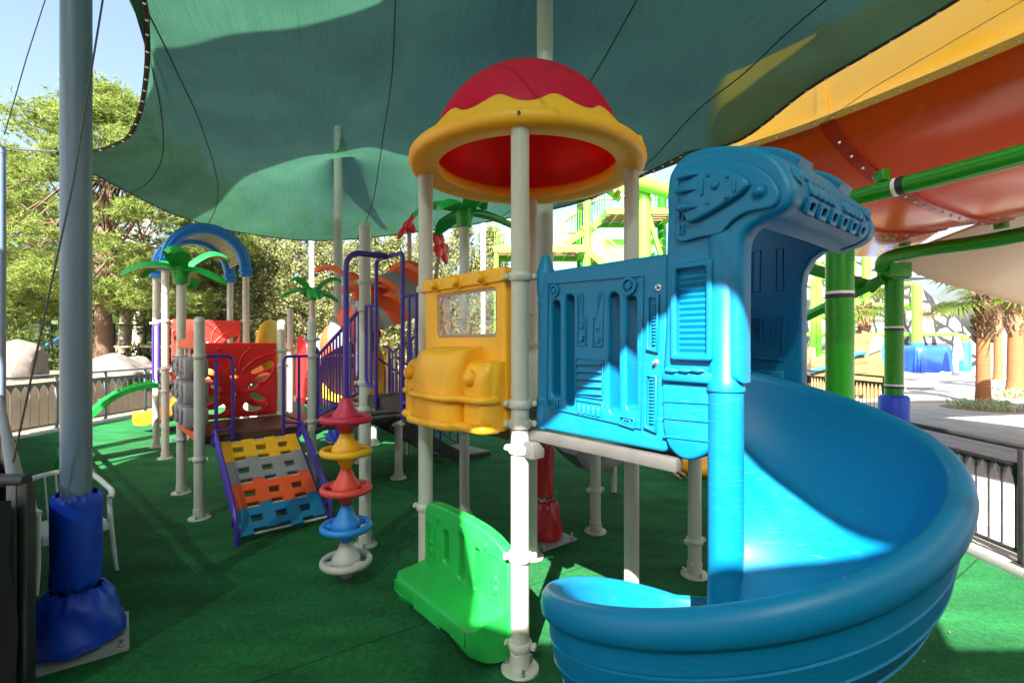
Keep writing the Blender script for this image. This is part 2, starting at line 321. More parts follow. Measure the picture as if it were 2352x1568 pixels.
# ================================================================== shade sails and masts
def sail_mat(name, col=(.010, .052, .038), tcol=(.028, .092, .054)):
    m = bpy.data.materials.new(name); m.use_nodes = True; t = m.node_tree; N = t.nodes; L = t.links; p = N['Principled BSDF']
    p.inputs['Roughness'].default_value = .75; p.inputs['Specular IOR Level'].default_value = .25
    tc = N.new('ShaderNodeTexCoord'); mp = N.new('ShaderNodeMapping'); mp.inputs['Scale'].default_value = (18, 1400, 1); L.new(tc.outputs['UV'], mp.inputs[0])
    n = N.new('ShaderNodeTexNoise'); n.inputs['Scale'].default_value = 1; n.inputs['Detail'].default_value = 5; L.new(mp.outputs[0], n.inputs['Vector'])
    n2 = N.new('ShaderNodeTexNoise'); n2.inputs['Scale'].default_value = .9; n2.inputs['Detail'].default_value = 6; L.new(tc.outputs['Object'], n2.inputs['Vector'])
    n3 = N.new('ShaderNodeTexNoise'); n3.inputs['Scale'].default_value = 110; n3.inputs['Detail'].default_value = 2; L.new(tc.outputs['Object'], n3.inputs['Vector'])
    a = N.new('ShaderNodeMath'); a.operation = 'ADD'; L.new(n.outputs['Fac'], a.inputs[0]); L.new(n2.outputs['Fac'], a.inputs[1])
    a2 = N.new('ShaderNodeMath'); a2.operation = 'MULTIPLY_ADD'; L.new(n3.outputs['Fac'], a2.inputs[0]); a2.inputs[1].default_value = .9; L.new(a.outputs[0], a2.inputs[2])
    r = N.new('ShaderNodeMapRange'); r.inputs[1].default_value = .9; r.inputs[2].default_value = 2.0; r.inputs[3].default_value = .45; r.inputs[4].default_value = 1.6; L.new(a2.outputs[0], r.inputs[0])
    def tint(c):
        h = N.new('ShaderNodeHueSaturation'); h.inputs['Color'].default_value = lin(c); L.new(r.outputs[0], h.inputs['Value']); return h.outputs[0]
    L.new(tint(col), p.inputs['Base Color'])
    tr = N.new('ShaderNodeBsdfTranslucent'); L.new(tint(tcol), tr.inputs[0])
    ms = N.new('ShaderNodeMixShader'); ms.inputs[0].default_value = .5; L.new(p.outputs[0], ms.inputs[1]); L.new(tr.outputs[0], ms.inputs[2])
    tp = N.new('ShaderNodeBsdfTransparent'); tp.inputs[0].default_value = (.75, 1, .9, 1); m2 = N.new('ShaderNodeMixShader'); m2.inputs[0].default_value = .035
    L.new(ms.outputs[0], m2.inputs[1]); L.new(tp.outputs[0], m2.inputs[2]); L.new(m2.outputs[0], N['Material Output'].inputs[0])
    b = N.new('ShaderNodeBump'); b.inputs['Strength'].default_value = .25; b.inputs['Distance'].default_value = .01; L.new(a2.outputs[0], b.inputs['Height']); L.new(b.outputs[0], p.inputs['Normal']); L.new(b.outputs[0], tr.inputs['Normal'])
    return m
M_sail = sail_mat('green shade net'); M_sail2 = sail_mat('dense dark green shade net', (.010, .045, .034), (.010, .034, .024))  # second net is denser, to dim the light under the added sails
M_band = mat('black webbing', (.012, .014, .016), rough=.8)
M_eye = mat('aluminium eyelet', (.7, .7, .68), rough=.3, metal=.6)

def resample(P, n):
    P = np.array(smooth_pts(P, 12, False)); d = np.r_[0, np.cumsum(np.linalg.norm(np.diff(P, axis=0), axis=1))]
    t = np.linspace(0, d[-1], n); return np.stack([np.interp(t, d, P[:, k]) for k in range(3)], 1)
def sail(name, label, far, right, near, left, peaks, seams_u, n=72, it=2500, eyelets=True, sag=0, m=None):
    """far: L->R, near: L->R, left: far->near, right: far->near; relaxed like a stretched membrane over its mast heads"""
    F, Nr, Lf, Rt = resample(far, n), resample(near, n), resample(left, n), resample(right, n)
    u = np.linspace(0, 1, n)[None, :, None]; v = np.linspace(0, 1, n)[:, None, None]
    G = (1-v)*F[None]+v*Nr[None]+(1-u)*Lf[:, None]+u*Rt[:, None]-((1-u)*(1-v)*F[0]+u*(1-v)*F[-1]+(1-u)*v*Nr[0]+u*v*Nr[-1])
    pins = np.zeros((n, n), bool); pins[0] = pins[-1] = True; pins[:, 0] = pins[:, -1] = True
    Z = G[:, :, 2].copy()
    for (x, y, z, rad) in peaks:
        d = np.hypot(G[:, :, 0]-x, G[:, :, 1]-y); k = d <= max(rad, d.min()+1e-6); Z[k] = z; pins |= k
    for _ in range(it):
        A = Z.copy(); A[1:-1, 1:-1] = .25*(Z[:-2, 1:-1]+Z[2:, 1:-1]+Z[1:-1, :-2]+Z[1:-1, 2:])-sag
        Z = np.where(pins, Z, A)
    uu, vv = np.meshgrid(np.linspace(0, 1, n), np.linspace(0, 1, n))
    edge = np.minimum(np.minimum(uu, 1-uu), np.minimum(vv, 1-vv))
    Z = Z+np.clip(edge*8, 0, 1)*(.03*np.sin(uu*31+4*np.sin(vv*7))*np.sin(vv*9+2*uu)+.012*np.sin(uu*75+vv*12))
    G[:, :, 2] = Z
    root = thing(name, label, 'shade sail', tuple(G[0, 0]))
    off = Vector(G[0, 0])
    mb = MB(); mb.V = [tuple(Vector(p)-off) for p in G.reshape(-1, 3)]
    mb.F = [(i*n+j, i*n+j+1, (i+1)*n+j+1, (i+1)*n+j) for i in range(n-1) for j in range(n-1)]
    net = mb.build('net', m or M_sail, root, smooth=180, fix=False)
    uv = net.data.uv_layers.new(name='uv'); idx = np.zeros(len(net.data.loops), int); net.data.loops.foreach_get('vertex_index', idx)
    sc = np.stack([vv.reshape(-1)[idx], uu.reshape(-1)[idx]], 1); uv.data.foreach_set('uv', sc.reshape(-1))
    for s in seams_u:
        j = int(s*(n-1)); P = [Vector(G[i, j])-off+Vector((0, 0, -.012)) for i in range(n)]
        MB().tube(P, .008, 5).build('seam', M_band, root)
    for E in (G[0], G[-1], G[:, 0], G[:, -1]):
        MB().tube([Vector(p)-off for p in E], .026, 6, flat=.5).build('edge_band', M_band, root)
    if eyelets:
        eb = MB(); eb.sphere((0, 0, 0), .017, 8, 4, (1, 1, .6)); e0 = None
        for E in (G[0], G[:, 0], G[:, -1]):
            L_ = np.r_[0, np.cumsum(np.linalg.norm(np.diff(E, axis=0), axis=1))]
            for t in np.arange(.15, L_[-1], .22):
                p = Vector([np.interp(t, L_, E[:, k]) for k in range(3)])-off+Vector((0, 0, -.012))
                c = Vector(G[n//2, n//2])-off-p; c.z = 0; p += c.normalized()*.0
                if e0 is None: e0 = eb.build('eyelet', M_eye, root); e0.location = p
                else: inst(e0, 'eyelet', root, p)
    return root, G
far = [(-5.96, 6.5, 4.5), at(215, 400, 7.4), at(300, 445, 8.8), at(420, 500, 10.8), at(560, 535, 12.2), at(740, 553, 12.8), at(1000, 528, 12.0), at(1170, 500, 11), at(1330, 465, 9.5), at(1480, 400, 8.0), at(1580, 350, 7.0)]
right = [at(1580, 350, 7.0), at(1700, 322, 6.6), at(1850, 210, 5.7), at(2000, 120, 5.1), at(2200, 0, 4.32), (4.2, 3.3, 5.1), (4.35, 2.4, 5.1)]
near = [(-2.82, 3.3, 6.0), (-2.0, 1.0, 5.5), (-1.6, -.7, 5.1), (-.85, -.74, 4.9), (-.05, -.64, 4.9), (.22, -.86, 4.9), (.34, -1.5, 4.9), (.60, -2.4, 4.9), (1.25, -2.5, 4.9), (1.9, -1.5, 4.9), (2.7, -.3, 4.95), (4.35, 2.4, 5.1)]  # unseen edge, shaped to place the shadow line on the slide
left = [(-5.96, 6.5, 4.5), at(215, 346, 6.5), at(268, 330, 6.4), at(302, 305, 6.2), at(325, 245, 5.9), at(338, 150, 5.3), at(337, 60, 4.9), at(330, 0, 4.6), (-3.0, 3.7, 5.75), (-2.82, 3.3, 6.0)]
M2p = (-3.57, 10.2); M3p = (.34, 5.12)
sailA, GA = sail('shade_sail', 'large green shade net stretched over the play towers', far, right, near, left,
     [(M2p[0], M2p[1], 6.42, .12), (M3p[0], M3p[1], 6.5, .12)], (.14, .30, .5, .72, .87), n=84)
def quad_sail(name, label, a, b, c, d, seams=(.33, .66)):
    a, b, c, d = map(Vector, (a, b, c, d)); ctr = (a+b+c+d)/4
    def e(p, q, k=.05): m = (p+q)/2; return [p, p.lerp(q, .25)+(ctr-m)*k*.7, m+(ctr-m)*k, p.lerp(q, .75)+(ctr-m)*k*.7, q]
    return sail(name, label, e(d, c), e(c, b), e(a, b), e(d, a), [], seams, n=24, it=300, eyelets=False, m=M_sail2)[0]
# unseen sails added behind the photographer to bound the strip of sunlight on the slide
quad_sail('shade_sail', 'unseen green shade net added to shade the lawn in front of the masts', (-8, -14, 6.2), (-1.8, -14, 6.2), (-1.78, 2.9, 6.45), (-8.4, 3.6, 6.35))
quad_sail('shade_sail', 'unseen green shade net added to shade the entrance side of the lawn', (-1.9, -14, 5.2), (8.5, -14, 5.2), (8.5, -1.75, 5.0), (-1.9, -2.2, 5.0))

def mast(name, label, x, y, top, r, m, pad=None, padh=0, plate=.46, cap=True):
    t = thing(name, label, 'mast', (x, y, 0))
    MB().cyl((0, 0, .012), (0, 0, top), r, n=28).build('pole', m, t)
    if cap: MB().lathe([(r*1.08, top-.05), (r*1.08, top+.012), (r*.9, top+.03), (.001, top+.035)], 24).build('cap', m, t)
    MB().box((0, 0, .008), (plate, plate, .02), T=Matrix.Rotation(R(38), 4, 'Z')).build('base_plate', M_plate, t)
    for a in range(4):
        c = Vector((math.cos(R(83+90*a)), math.sin(R(83+90*a)), 0))*plate*.60
        mb = MB(); mb.cyl(c+Vector((0, 0, .016)), c+Vector((0, 0, .035)), .024, n=6); mb.cyl(c+Vector((0, 0, .03)), c+Vector((0, 0, .07)), .012, n=8); mb.build('bolt', M_steel, t)
    return t
def padding(parent, z0, z1, z2, r0, rb, m, seed=0):
    """vinyl pad: straight sleeve z1..z2 and flared skirt z0..z1 with gathers"""
    rnd = random.Random(seed); n = 64
    def ringset(zs, f):
        return [[Vector((f(z, k)*math.cos(2*math.pi*k/n), f(z, k)*math.sin(2*math.pi*k/n), z+.008*math.sin(k*.9+z*9))) for k in range(n)] for z in zs]
    ph = [rnd.uniform(0, 6.28) for _ in range(6)]
    def sleeve(z, k):
        t = (z-z1)/(z2-z1); a = 2*math.pi*k/n
        g = max(0, 1-min(t, 1-t)/.07)
        return r0*(1-.17*g*g)+.004*math.sin(3*a+ph[0]+z*5)+g*.010*math.sin(17*a+ph[1])+.003*math.sin(5*a-z*14)
    def skirt(z, k):
        t = (z-z0)/(z1-z0); a = 2*math.pi*k/n
        g = max(0, (t-.72)/.28); prof = rb*(1-t)**.55*.28+rb*.72*(1-t*.08)
        if t < .06: prof *= .97
        prof = prof*(1-.22*g*g)
        sq = 1+.10*(abs(math.sin(2*a+.6))**.7)*(1-t)
        return prof*sq+.010*math.sin(7*a+ph[2]+z*8)*(1-abs(2*t-1))+.012*g*math.sin(19*a+ph[3])+.006*math.sin(4*a+z*22+ph[4])
    mb = MB(); mb.ring_loft(ringset(np.linspace(z1-.01, z2, 26), sleeve), True, False); mb.build('padding_sleeve', m, parent, smooth=80)
    mb = MB(); mb.ring_loft(ringset(np.linspace(z0, z1+.05, 22), skirt), True, False); mb.build('padding_skirt', m, parent, smooth=80)
m1 = mast('sail_mast', 'thick grey blue mast with blue vinyl padding round its foot', -2.915, 3.32, 6.15, .084, M_mast, plate=.56)
padding(m1, .05, .40, 1.02, .136, .245, M_vinyl, 3)
m2 = mast('sail_mast', 'slender grey mast with a cap pushing up the green net', M2p[0], M2p[1], 6.40, .088, M_mastg)
padding(m2, .03, .34, .8, .13, .22, M_vinyl, 5)
m3 = mast('sail_mast', 'grey mast with red vinyl padding behind the domed tower', M3p[0], M3p[1], 6.46, .083, M_mastg)
padding(m3, .03, .42, 1.0, .095, .17, M_vinylr, 9)
for q, (px, py, Y, r, lab) in enumerate([(716, 555, 15.5, .075, 'thin white mast standing in front of the hedge near the green palm'), (1110, 515, 15, .07, 'thin white mast in front of the hedge beside the stair tower'), (3, 345, 6.9, .05, 'pale mast tied to the pointed corner of the green net')]):
    p = at(px, py, Y); mast('sail_mast', lab, p.x, p.y, p.z, r, M_white if q < 2 else M_mast, plate=.3)
# guy cables
def cable(label, pts, r=.006):
    o = MB().tube(pts, r, 5).build('guy_cable', M_rope); tag(o, label, 'cable'); return o
cable('thin steel cable running down beside the thick padded mast', [at(236, 0, 3.16), at(168, 420, 3.10), at(100, 735, 3.02), at(30, 1062, 2.95)])
cable('thin slack cable hanging in front of the white sky beside the thick mast', [at(104, 0, 6.5), at(62, 130, 6.6), at(10, 310, 6.8)], .007)
cable('short white rope joining the net corner to the pale mast', [at(5, 338, 6.9), at(60, 345, 6.7), at(132, 348, 6.5)], .012)
cable('long thin cable under the orange water slide', [at(1720, 400, 8.4), at(2000, 205, 5.4), at(2352, 0, 4.4)], .004)
# ================================================================== play frame: shared parts
AP = R(40.3); P1 = (.05, 3.08, 0); LP = 1.14; FP = frame(P1, AP)
AT = R(41.5); T3 = (-3.59, 5.70, 0); LT = 1.27; FT = frame(T3, AT)
A1 = (-6.03, 8.63, 0); FA = frame(A1, AT)
PR = .057
# clamp prototype (linked to a real post later on)
def clamp_mb(mb, z=0, ang=0, ears=2):
    T = Matrix.Translation((0, 0, z)) @ Matrix.Rotation(ang, 4, 'Z')
    mb.lathe([(PR-.002, -.024), (.068, -.026), (.073, -.017), (.074, 0), (.073, .017), (.068, .026), (PR-.002, .024)], 24, T=T)
    for s in ((1, -1) if ears == 2 else (1,)):
        mb.box((s*.088, 0, 0), (.036, .040, .040), T=T, ch=.012)
        mb.cyl((s*.090, -.026, 0), (s*.090, .026, 0), .012, n=10, T=T)
    mb.box((0, -.072, 0), (.034, .008, .016), T=T, ch=.006)
CL = {}
def clamp(parent, z, ang=0, ears=2):
    k = ears
    if k not in CL:
        mb = MB(); clamp_mb(mb, 0, 0, ears); CL[k] = mb.build('clamp', M_clamp, parent); o = CL[k]
    else: o = inst(CL[k], 'clamp', parent)
    o.parent = parent; o.location = (0, 0, z); o.rotation_euler = (0, 0, ang); return o
FLG = {}
def flange(parent):
    if 'f' not in FLG:
        mb = MB(); mb.lathe([(.001, .016), (.114, .016), (.118, .010), (.118, -.002), (.001, -.002)], 28)
        n = 36
        top = [.115+.010*math.sin(3*2*math.pi*k/n+1) for k in range(n)]
        mb.ring_loft([[Vector((.0635*math.cos(2*math.pi*k/n), .0635*math.sin(2*math.pi*k/n), .012)) for k in range(n)], [Vector((.0635*math.cos(2*math.pi*k/n), .0635*math.sin(2*math.pi*k/n), top[k])) for k in range(n)], [Vector((.0575*math.cos(2*math.pi*k/n), .0575*math.sin(2*math.pi*k/n), top[k]+.004)) for k in range(n)]], True, False)
        FLG['f'] = mb.build('foot_flange', M_clamp, parent); o = FLG['f']
        mb = MB()
        mb.cyl((0, 0, 0), (0, 0, .012), .016, n=6); mb.cyl((0, 0, .01), (0, 0, .038), .008, n=8); FLG['b'] = mb.build('anchor_bolt', M_steel, parent); b0 = FLG['b']
        b0.location = (.094, 0, .015)
        rest = (120, 240)
    else: o = inst(FLG['f'], 'foot_flange', parent); rest = (0, 120, 240)
    for a in rest: inst(FLG['b'], 'anchor_bolt', parent, (.094*math.cos(R(a)), .094*math.sin(R(a)), .015))
    return o
def post(root, x, y, h, z0=0, cap='dome', clamps=(), foot=True, r=PR):
    mb = MB(); prof = [(r, z0), (r, h-.06)]
    if cap == 'dome': prof = [(r, z0), (r, h-.075), (r+.004, h-.073), (r+.004, h-.055), (r*.98, h-.03), (r*.8, h-.008), (r*.45, h+.004), (.001, h+.007)]
    else: prof = [(r, z0), (r, h)]
    mb.lathe(prof, 28, caps=False); o = mb.build('post', M_post, root); o.location = (x, y, 0)
    for c in clamps: clamp(o, *c)
    if foot: flange(o)
    return o
def palm_crown(parent, x, y, z, m, s=1.0, cup=True, spin=0, n=6, name='palm_crown'):
    root_mb = MB()
    root_mb.lathe([(.058, 0), (.088, .005), (.095, .02), (.118, .19), (.120, .22), (.10, .24), (.05, .26), (.001, .27)], 22)
    o = root_mb.build(name, m, parent); o.location = (x, y, z); o.scale = (s, s, s)
    for k in range(n):
        a = 2*math.pi*k/n+spin; rise = (.30, .05, .16, .10, .26, .02)[k % 6]; ln = (.58, .66, .60, .62, .5, .64)[k % 6]
        T = Matrix.Rotation(a, 4, 'Z'); rings = []; K = 9
        for i in range(K+1):
            t = i/K; x_ = .03+ln*t; z_ = .20+rise*math.sin(t*2.1)*1.0-.20*t*t*(1 if rise < .2 else .3)
            wd = .03+.105*math.sin(math.pi*min(1, t*.92+.08))**.8*(1+.10*(i % 2)); th = .022*(1-t*.6)+.006
            rings.append([Vector((x_, -wd, z_-.035)), Vector((x_, -wd*.5, z_+th*.6)), Vector((x_, 0, z_+th*1.6)), Vector((x_, wd*.5, z_+th*.6)), Vector((x_, wd, z_-.035)), Vector((x_, wd*.5, z_-.03)), Vector((x_, 0, z_-.018)), Vector((x_, -wd*.5, z_-.03))])
        mb = MB(); mb.ring_loft(rings, True, True, T); b = mb.build('frond', m, o, smooth=60)
    return o
def bar(root, path, r=.019, name='rail', m=None, n=8): return MB().tube(path, r, n).build(name, m or M_purple, root)
def arc(c, r, a0, a1, ax, ay, n=6): return [Vector(c)+Vector(ax)*r*math.cos(R(a0+(a1-a0)*i/n))+Vector(ay)*r*math.sin(R(a0+(a1-a0)*i/n)) for i in range(n+1)]

# ------------------------------------------------------------------ domed tower
tw = thing('play_tower', 'cream post play tower with a pink dome roof and amber scalloped brim', 'play tower', P1, AP)
PP = {}
PP[1] = post(tw, 0, 0, 3.36, cap=None, clamps=[(2.43, R(-40)), (1.645, R(-40)), (1.52, R(-40)), (1.365, R(-70)), (.70, R(-40)), (.155, R(-60))])
PP[2] = post(tw, 0, LP, 3.36, cap=None, clamps=[(2.44, R(-80), 1), (1.40, R(-60)), (.72, R(-60))])
PP[3] = post(tw, LP, LP, 3.36, cap=None, clamps=[(2.3, 0), (2.0, 0), (1.40, 0)])
PP[4] = post(tw, LP, 0, 3.36, cap=None, clamps=[(1.40, 0), (2.2, 0)])
def deck(root, x0, y0, x1, y1, z, m=None, name='deck', holes=True):
    mb = MB(); mb.box(((x0+x1)/2, (y0+y1)/2, z-.006), (x1-x0, y1-y0, .012), ch=.003)
    for a, b, c, d in ((x0, y0, x1, y0), (x0, y1, x1, y1)): mb.box(((a+c)/2, b+(.012 if b == y0 else -.012), z-.055), (c-a, .022, .085))
    for xx in (x0+.012, x1-.012): mb.box((xx, (y0+y1)/2, z-.055), (.022, y1-y0-.05, .085))
    o = mb.build(name, m or M_deck, root)
    rb = MB(); n = int((x1-x0)/.05)
    for i in range(n): rb.box((x0+.03+i*.05, (y0+y1)/2, z+.003), (.018, y1-y0-.06, .006))
    rb.build('tread_ribs', m or M_deck, o)
    sl = MB()
    for i in range(6): sl.box((x0-.002, y0+(y1-y0)*(.08+.16*i), z-.05), (.006, .05, .012)); sl.box((x0+(x1-x0)*(.08+.16*i), y0-.002, z-.05), (.05, .006, .012))
    tag(sl.build('slot_holes', M_galv, o), kind='stuff'); return o
deck(tw, .03, .03, LP-.03, LP-.03, 1.49)
# galvanised gusset under the deck corner at the front post
MB().box((.03, -.06, 1.37), (.10, .16, .10), ch=.01).build('gusset', M_galv, tw)
# dome: hexagon-and-pentagon ball panels with sunk seams
DC = Vector((LP/2, LP/2, 0)); RZ = 3.36
def ball_dirs():
    ph = (1+5**.5)/2; ico = [Vector(v).normalized() for v in [(-1, ph, 0), (1, ph, 0), (-1, -ph, 0), (1, -ph, 0), (0, -1, ph), (0, 1, ph), (0, -1, -ph), (0, 1, -ph), (ph, 0, -1), (ph, 0, 1), (-ph, 0, -1), (-ph, 0, 1)]]
    fc = []
    for i in range(12):
        for j in range(i):
            for k in range(j):
                if all((ico[a]-ico[b]).length < 1.2 for a, b in ((i, j), (j, k), (i, k))): fc.append((ico[i]+ico[j]+ico[k]).normalized())
    rot = Matrix.Rotation(.35, 3, 'X') @ Matrix.Rotation(.5, 3, 'Z'); return [(rot @ d, .94) for d in ico]+[(rot @ d, 1.0) for d in fc]
BD = ball_dirs()
def seam_depth(d):
    q = sorted((math.acos(max(-1, min(1, d.dot(b))))*(1.11 if wq < 1 else 1.0) for b, wq in BD)); g = q[1]-q[0]
    return .011*math.exp(-(g/.030)**2)
def dome_shell(R0, hz, inner):
    rings = []; nv, nu = 44, 150
    for i in range(nv+1):
        a = R(90*i/nv); ring = []
        for k in range(nu):
            b = 2*math.pi*k/nu; d = Vector((math.cos(a)*math.cos(b), math.cos(a)*math.sin(b), math.sin(a)))
            s_ = 1-(seam_depth(d) if not inner else -seam_depth(d)*.5)/R0
            ring.append(DC+Vector((d.x*R0*s_, d.y*R0*s_, RZ+.05+d.z*hz*s_)))
        rings.append(ring)
    return rings
dm = MB(); dm.ring_loft(dome_shell(.735, .725, False), True, False)
dome = dm.build('dome', M_pink, tw, smooth=70)
dm = MB(); dm.ring_loft(dome_shell(.71, .695, True), True, False); dm.build('dome_glow_shell', M_glow, tw, smooth=70)  # inner shell in saturated red, standing in for light glowing through the dome
# brim: flat ring with rolled edge, scalloped collar standing on it
def brim_ring(prof, n=110): return [[DC+Vector((r*math.cos(2*math.pi*k/n), r*math.sin(2*math.pi*k/n), RZ+z)) for k in range(n)] for r, z in prof]
mb = MB(); mb.ring_loft(brim_ring([(.69, .06), (.68, .03), (.69, 0), (.80, -.018), (.87, -.02), (.898, -.005), (.908, .03), (.903, .065), (.885, .085), (.85, .095), (.80, .10), (.74, .10), (.70, .09), (.69, .06)]), True, False)
brim = mb.build('brim', M_yel, tw, smooth=60)
n = 176; outer = []; 
def scal(k):
    a = 2*math.pi*k/n; s = -math.cos(12*(a+R(132))); return .222+.038*s+.004*math.cos(24*(a+R(132)))
rg = []
for f, dr in ((0, .0), (.35, 0), (.7, .0), (.93, -.004), (1, -.014)):
    rg.append([])
    for k in range(n):
        z = .085+(scal(k)-.085)*f; rr = .815-.085*max(0, (z-.085)/.17)**1.2+dr
        rg[-1].append(DC+Vector((rr*math.cos(2*math.pi*k/n), rr*math.sin(2*math.pi*k/n), RZ+z)))
for f in (1.0, .6, 0):
    rg.append([])
    for k in range(n):
        z = .085+(scal(k)-.085)*f; rr = .792-.080*max(0, (z-.085)/.17)**1.2
        rg[-1].append(DC+Vector((rr*math.cos(2*math.pi*k/n), rr*math.sin(2*math.pi*k/n), RZ+z-.006)))
mb = MB(); mb.ring_loft(rg, True, False); mb.build('scalloped_collar', M_yel, tw, smooth=60)
mb = MB(); mb.cyl(DC+Vector((-.64, -.64, RZ+.04)), DC+Vector((-.652, -.652, RZ+.04)), .010, n=8); mb.build('brim_bolt', M_black, brim)
for a in (R(150), R(-62)):
    mb = MB(); mb.sphere(DC+Vector((.86*math.cos(a), .86*math.sin(a), RZ+.10)), .032, 12, 8, (.8, .8, 1.6)); mb.build('brim_knob', M_yel, brim)

# ------------------------------------------------------------------ amber lorry-front panel on the tower
YM = axes((0, -1, 0), (0, 0, 1), (-.055, 0, 0))            # plate x = towards the front post, y = up, z = outwards
YW = FP @ YM
def yp(px, py): return on_plane(px, py, YW)
W0 = yp(1003, 772); W1 = yp(1138, 661); wx0, wx1, wz0, wz1 = W0[0], W1[0], 2.06, 2.375
ya, yb, yz0, yz1 = -LP+.055, -.058, 1.47, 2.50
mb = MB(YM); mb.plate([rrect(ya+.02, yz0, yb-.02, yz1-.02, .05, 5), rrect(wx0, wz0, wx1, wz1, .035, 5)], .13, .018, -.065, res=3)
mb.plate([rrect(ya+.012, 2.405, yb-.012, 2.50, .03, 4)], .16, .014, -.062, res=3)
car = mb.build('lorry_front_panel', M_yel, tw, smooth=50)
for k in (.22, .5, .78):
    x = ya+(yb-ya)*k; mb = MB(YM); mb.lathe([(.052, .006), (.046, .014), (.036, .02), (.034, .042), (.024, .056), (.001, .062)], 20, T=Matrix.Translation((x, 2.447, .01))); mb.build('roof_lamp', M_yel, car)
m_pane = bpy.data.materials.new('clear wavy acrylic'); m_pane.use_nodes = True
_t = m_pane.node_tree; _p = _t.nodes['Principled BSDF']; _p.inputs['Base Color'].default_value = (1, .97, .92, 1); _p.inputs['Roughness'].default_value = .04; _p.inputs['IOR'].default_value = 1.15
_g = _t.nodes.new('ShaderNodeBsdfGlossy'); _g.inputs['Roughness'].default_value = .05; _tp = _t.nodes.new('ShaderNodeBsdfTransparent'); _tp.inputs[0].default_value = (.95, .93, .9, 1)
_m = _t.nodes.new('ShaderNodeMixShader'); _fr = _t.nodes.new('ShaderNodeFresnel'); _fr.inputs[0].default_value = 1.55
_tc = _t.nodes.new('ShaderNodeTexCoord'); _n = _t.nodes.new('ShaderNodeTexNoise'); _n.inputs['Scale'].default_value = 5; _n.inputs['Distortion'].default_value = 2.5; _t.links.new(_tc.outputs['Object'], _n.inputs['Vector'])
_b = _t.nodes.new('ShaderNodeBump'); _b.inputs['Strength'].default_value = .5; _b.inputs['Distance'].default_value = .03; _t.links.new(_n.outputs['Fac'], _b.inputs['Height'])
_t.links.new(_b.outputs[0], _g.inputs['Normal']); _t.links.new(_b.outputs[0], _fr.inputs['Normal'])
_hf = _t.nodes.new('ShaderNodeMath'); _hf.operation = 'MULTIPLY'; _hf.inputs[1].default_value = .45; _t.links.new(_fr.outputs[0], _hf.inputs[0]); _t.links.new(_hf.outputs[0], _m.inputs[0]); _t.links.new(_tp.outputs[0], _m.inputs[1]); _t.links.new(_g.outputs[0], _m.inputs[2]); _t.links.new(_m.outputs[0], _t.nodes['Material Output'].inputs[0])
mb = MB(YM); mb.plate([rrect(wx0-.01, wz0-.01, wx1+.01, wz1+.01, .035, 5)], .005, 0, -.012); mb.build('window_pane', m_pane, car)
mb = MB(YM); mb.plate([rrect(wx0-.004, wz0-.004, wx1+.004, wz1+.004, .04, 5), rrect(wx0+.018, wz0+.022, wx1-.018, wz1-.014, .02, 5)], .008, .001, -.018); mb.build('window_frame', M_beige, car)
rv = MB(YM)
for q in range(6):
    for z in (wz0+.012, wz1-.008): rv.sphere((wx0+.02+(wx1-wx0-.04)*q/5, z, -.008), .006, 8, 4)
for z in (.35, .68): rv.sphere((wx1-.008, wz0+(wz1-wz0)*z, -.008), .006, 8, 4); rv.sphere((wx0+.008, wz0+(wz1-wz0)*z, -.008), .006, 8, 4)
rv.build('rivets', M_steel, car)
# engine bonnet between two mudguards, bumper bars
def bulge(x0, x1, prof, name, bev=.05):
    n_ = len(prof); mb = MB(YM); rings = []
    K = 10
    for i in range(K+1):
        t = i/K; e = min(t, 1-t)/.5; s_ = 1-max(0, 1-e/.32)**2.2*.30
        rings.append([Vector((x0+(x1-x0)*t, z, d*s_)) for d, z in prof])
    mb.ring_loft(rings, False, False); mb.add(rings[0], [tuple(range(n_))]); mb.add(rings[-1], [tuple(range(n_))[::-1]])
    return mb.build(name, M_yel, car, smooth=70)
hx0, hx1 = -.86, -.32
bulge(hx0, hx1, smooth_pts([(-.02, 1.995), (.10, 1.985), (.19, 1.955), (.235, 1.88), (.25, 1.76), (.255, 1.62), (.255, 1.50), (.245, 1.47), (-.02, 1.47)], 5, False), 'bonnet')
mb = MB(YM); mb.plate([[(-.70, 1.99), (-.46, 1.99), (-.43, 1.93), (-.72, 1.93)]], .012, .004, 0, T=Matrix.Translation((0, .27, .215)) @ Matrix.Rotation(R(-62), 4, 'X') @ Matrix.Translation((0, -1.96, 0)) @ Matrix.Translation((0, -.22, .0)))
for a, b in ((-.325, -.085), (-1.09, -.855)):
    bulge(a, b, smooth_pts([(-.02, 1.90), (.06, 1.905), (.13, 1.88), (.165, 1.80), (.165, 1.66), (.165, 1.50), (.155, 1.47), (-.02, 1.47)], 5, False), 'mudguard')
    mb = MB(YM); mb.sphere(((a+b)/2-.02, 1.80, .165), .052, 16, 10, (1, 1.05, .9)); mb.build('headlamp', M_yel, car)
def bump_path(z):
    return smooth_pts([(-1.09, z, .10), (-1.06, z, .165), (-.90, z, .178), (-.865, z, .21), (-.80, z, .262), (-.6, z, .272), (-.38, z, .262), (-.325, z, .205), (-.29, z, .18), (-.15, z, .178), (-.095, z, .14), (-.085, z, .06)], 5, False)
for z, r_ in ((1.665, .024), (1.49, .030)):
    mb = MB(YM); mb.tube(bump_path(z), r_, 10); mb.build('bumper', M_yel, car, smooth=80)

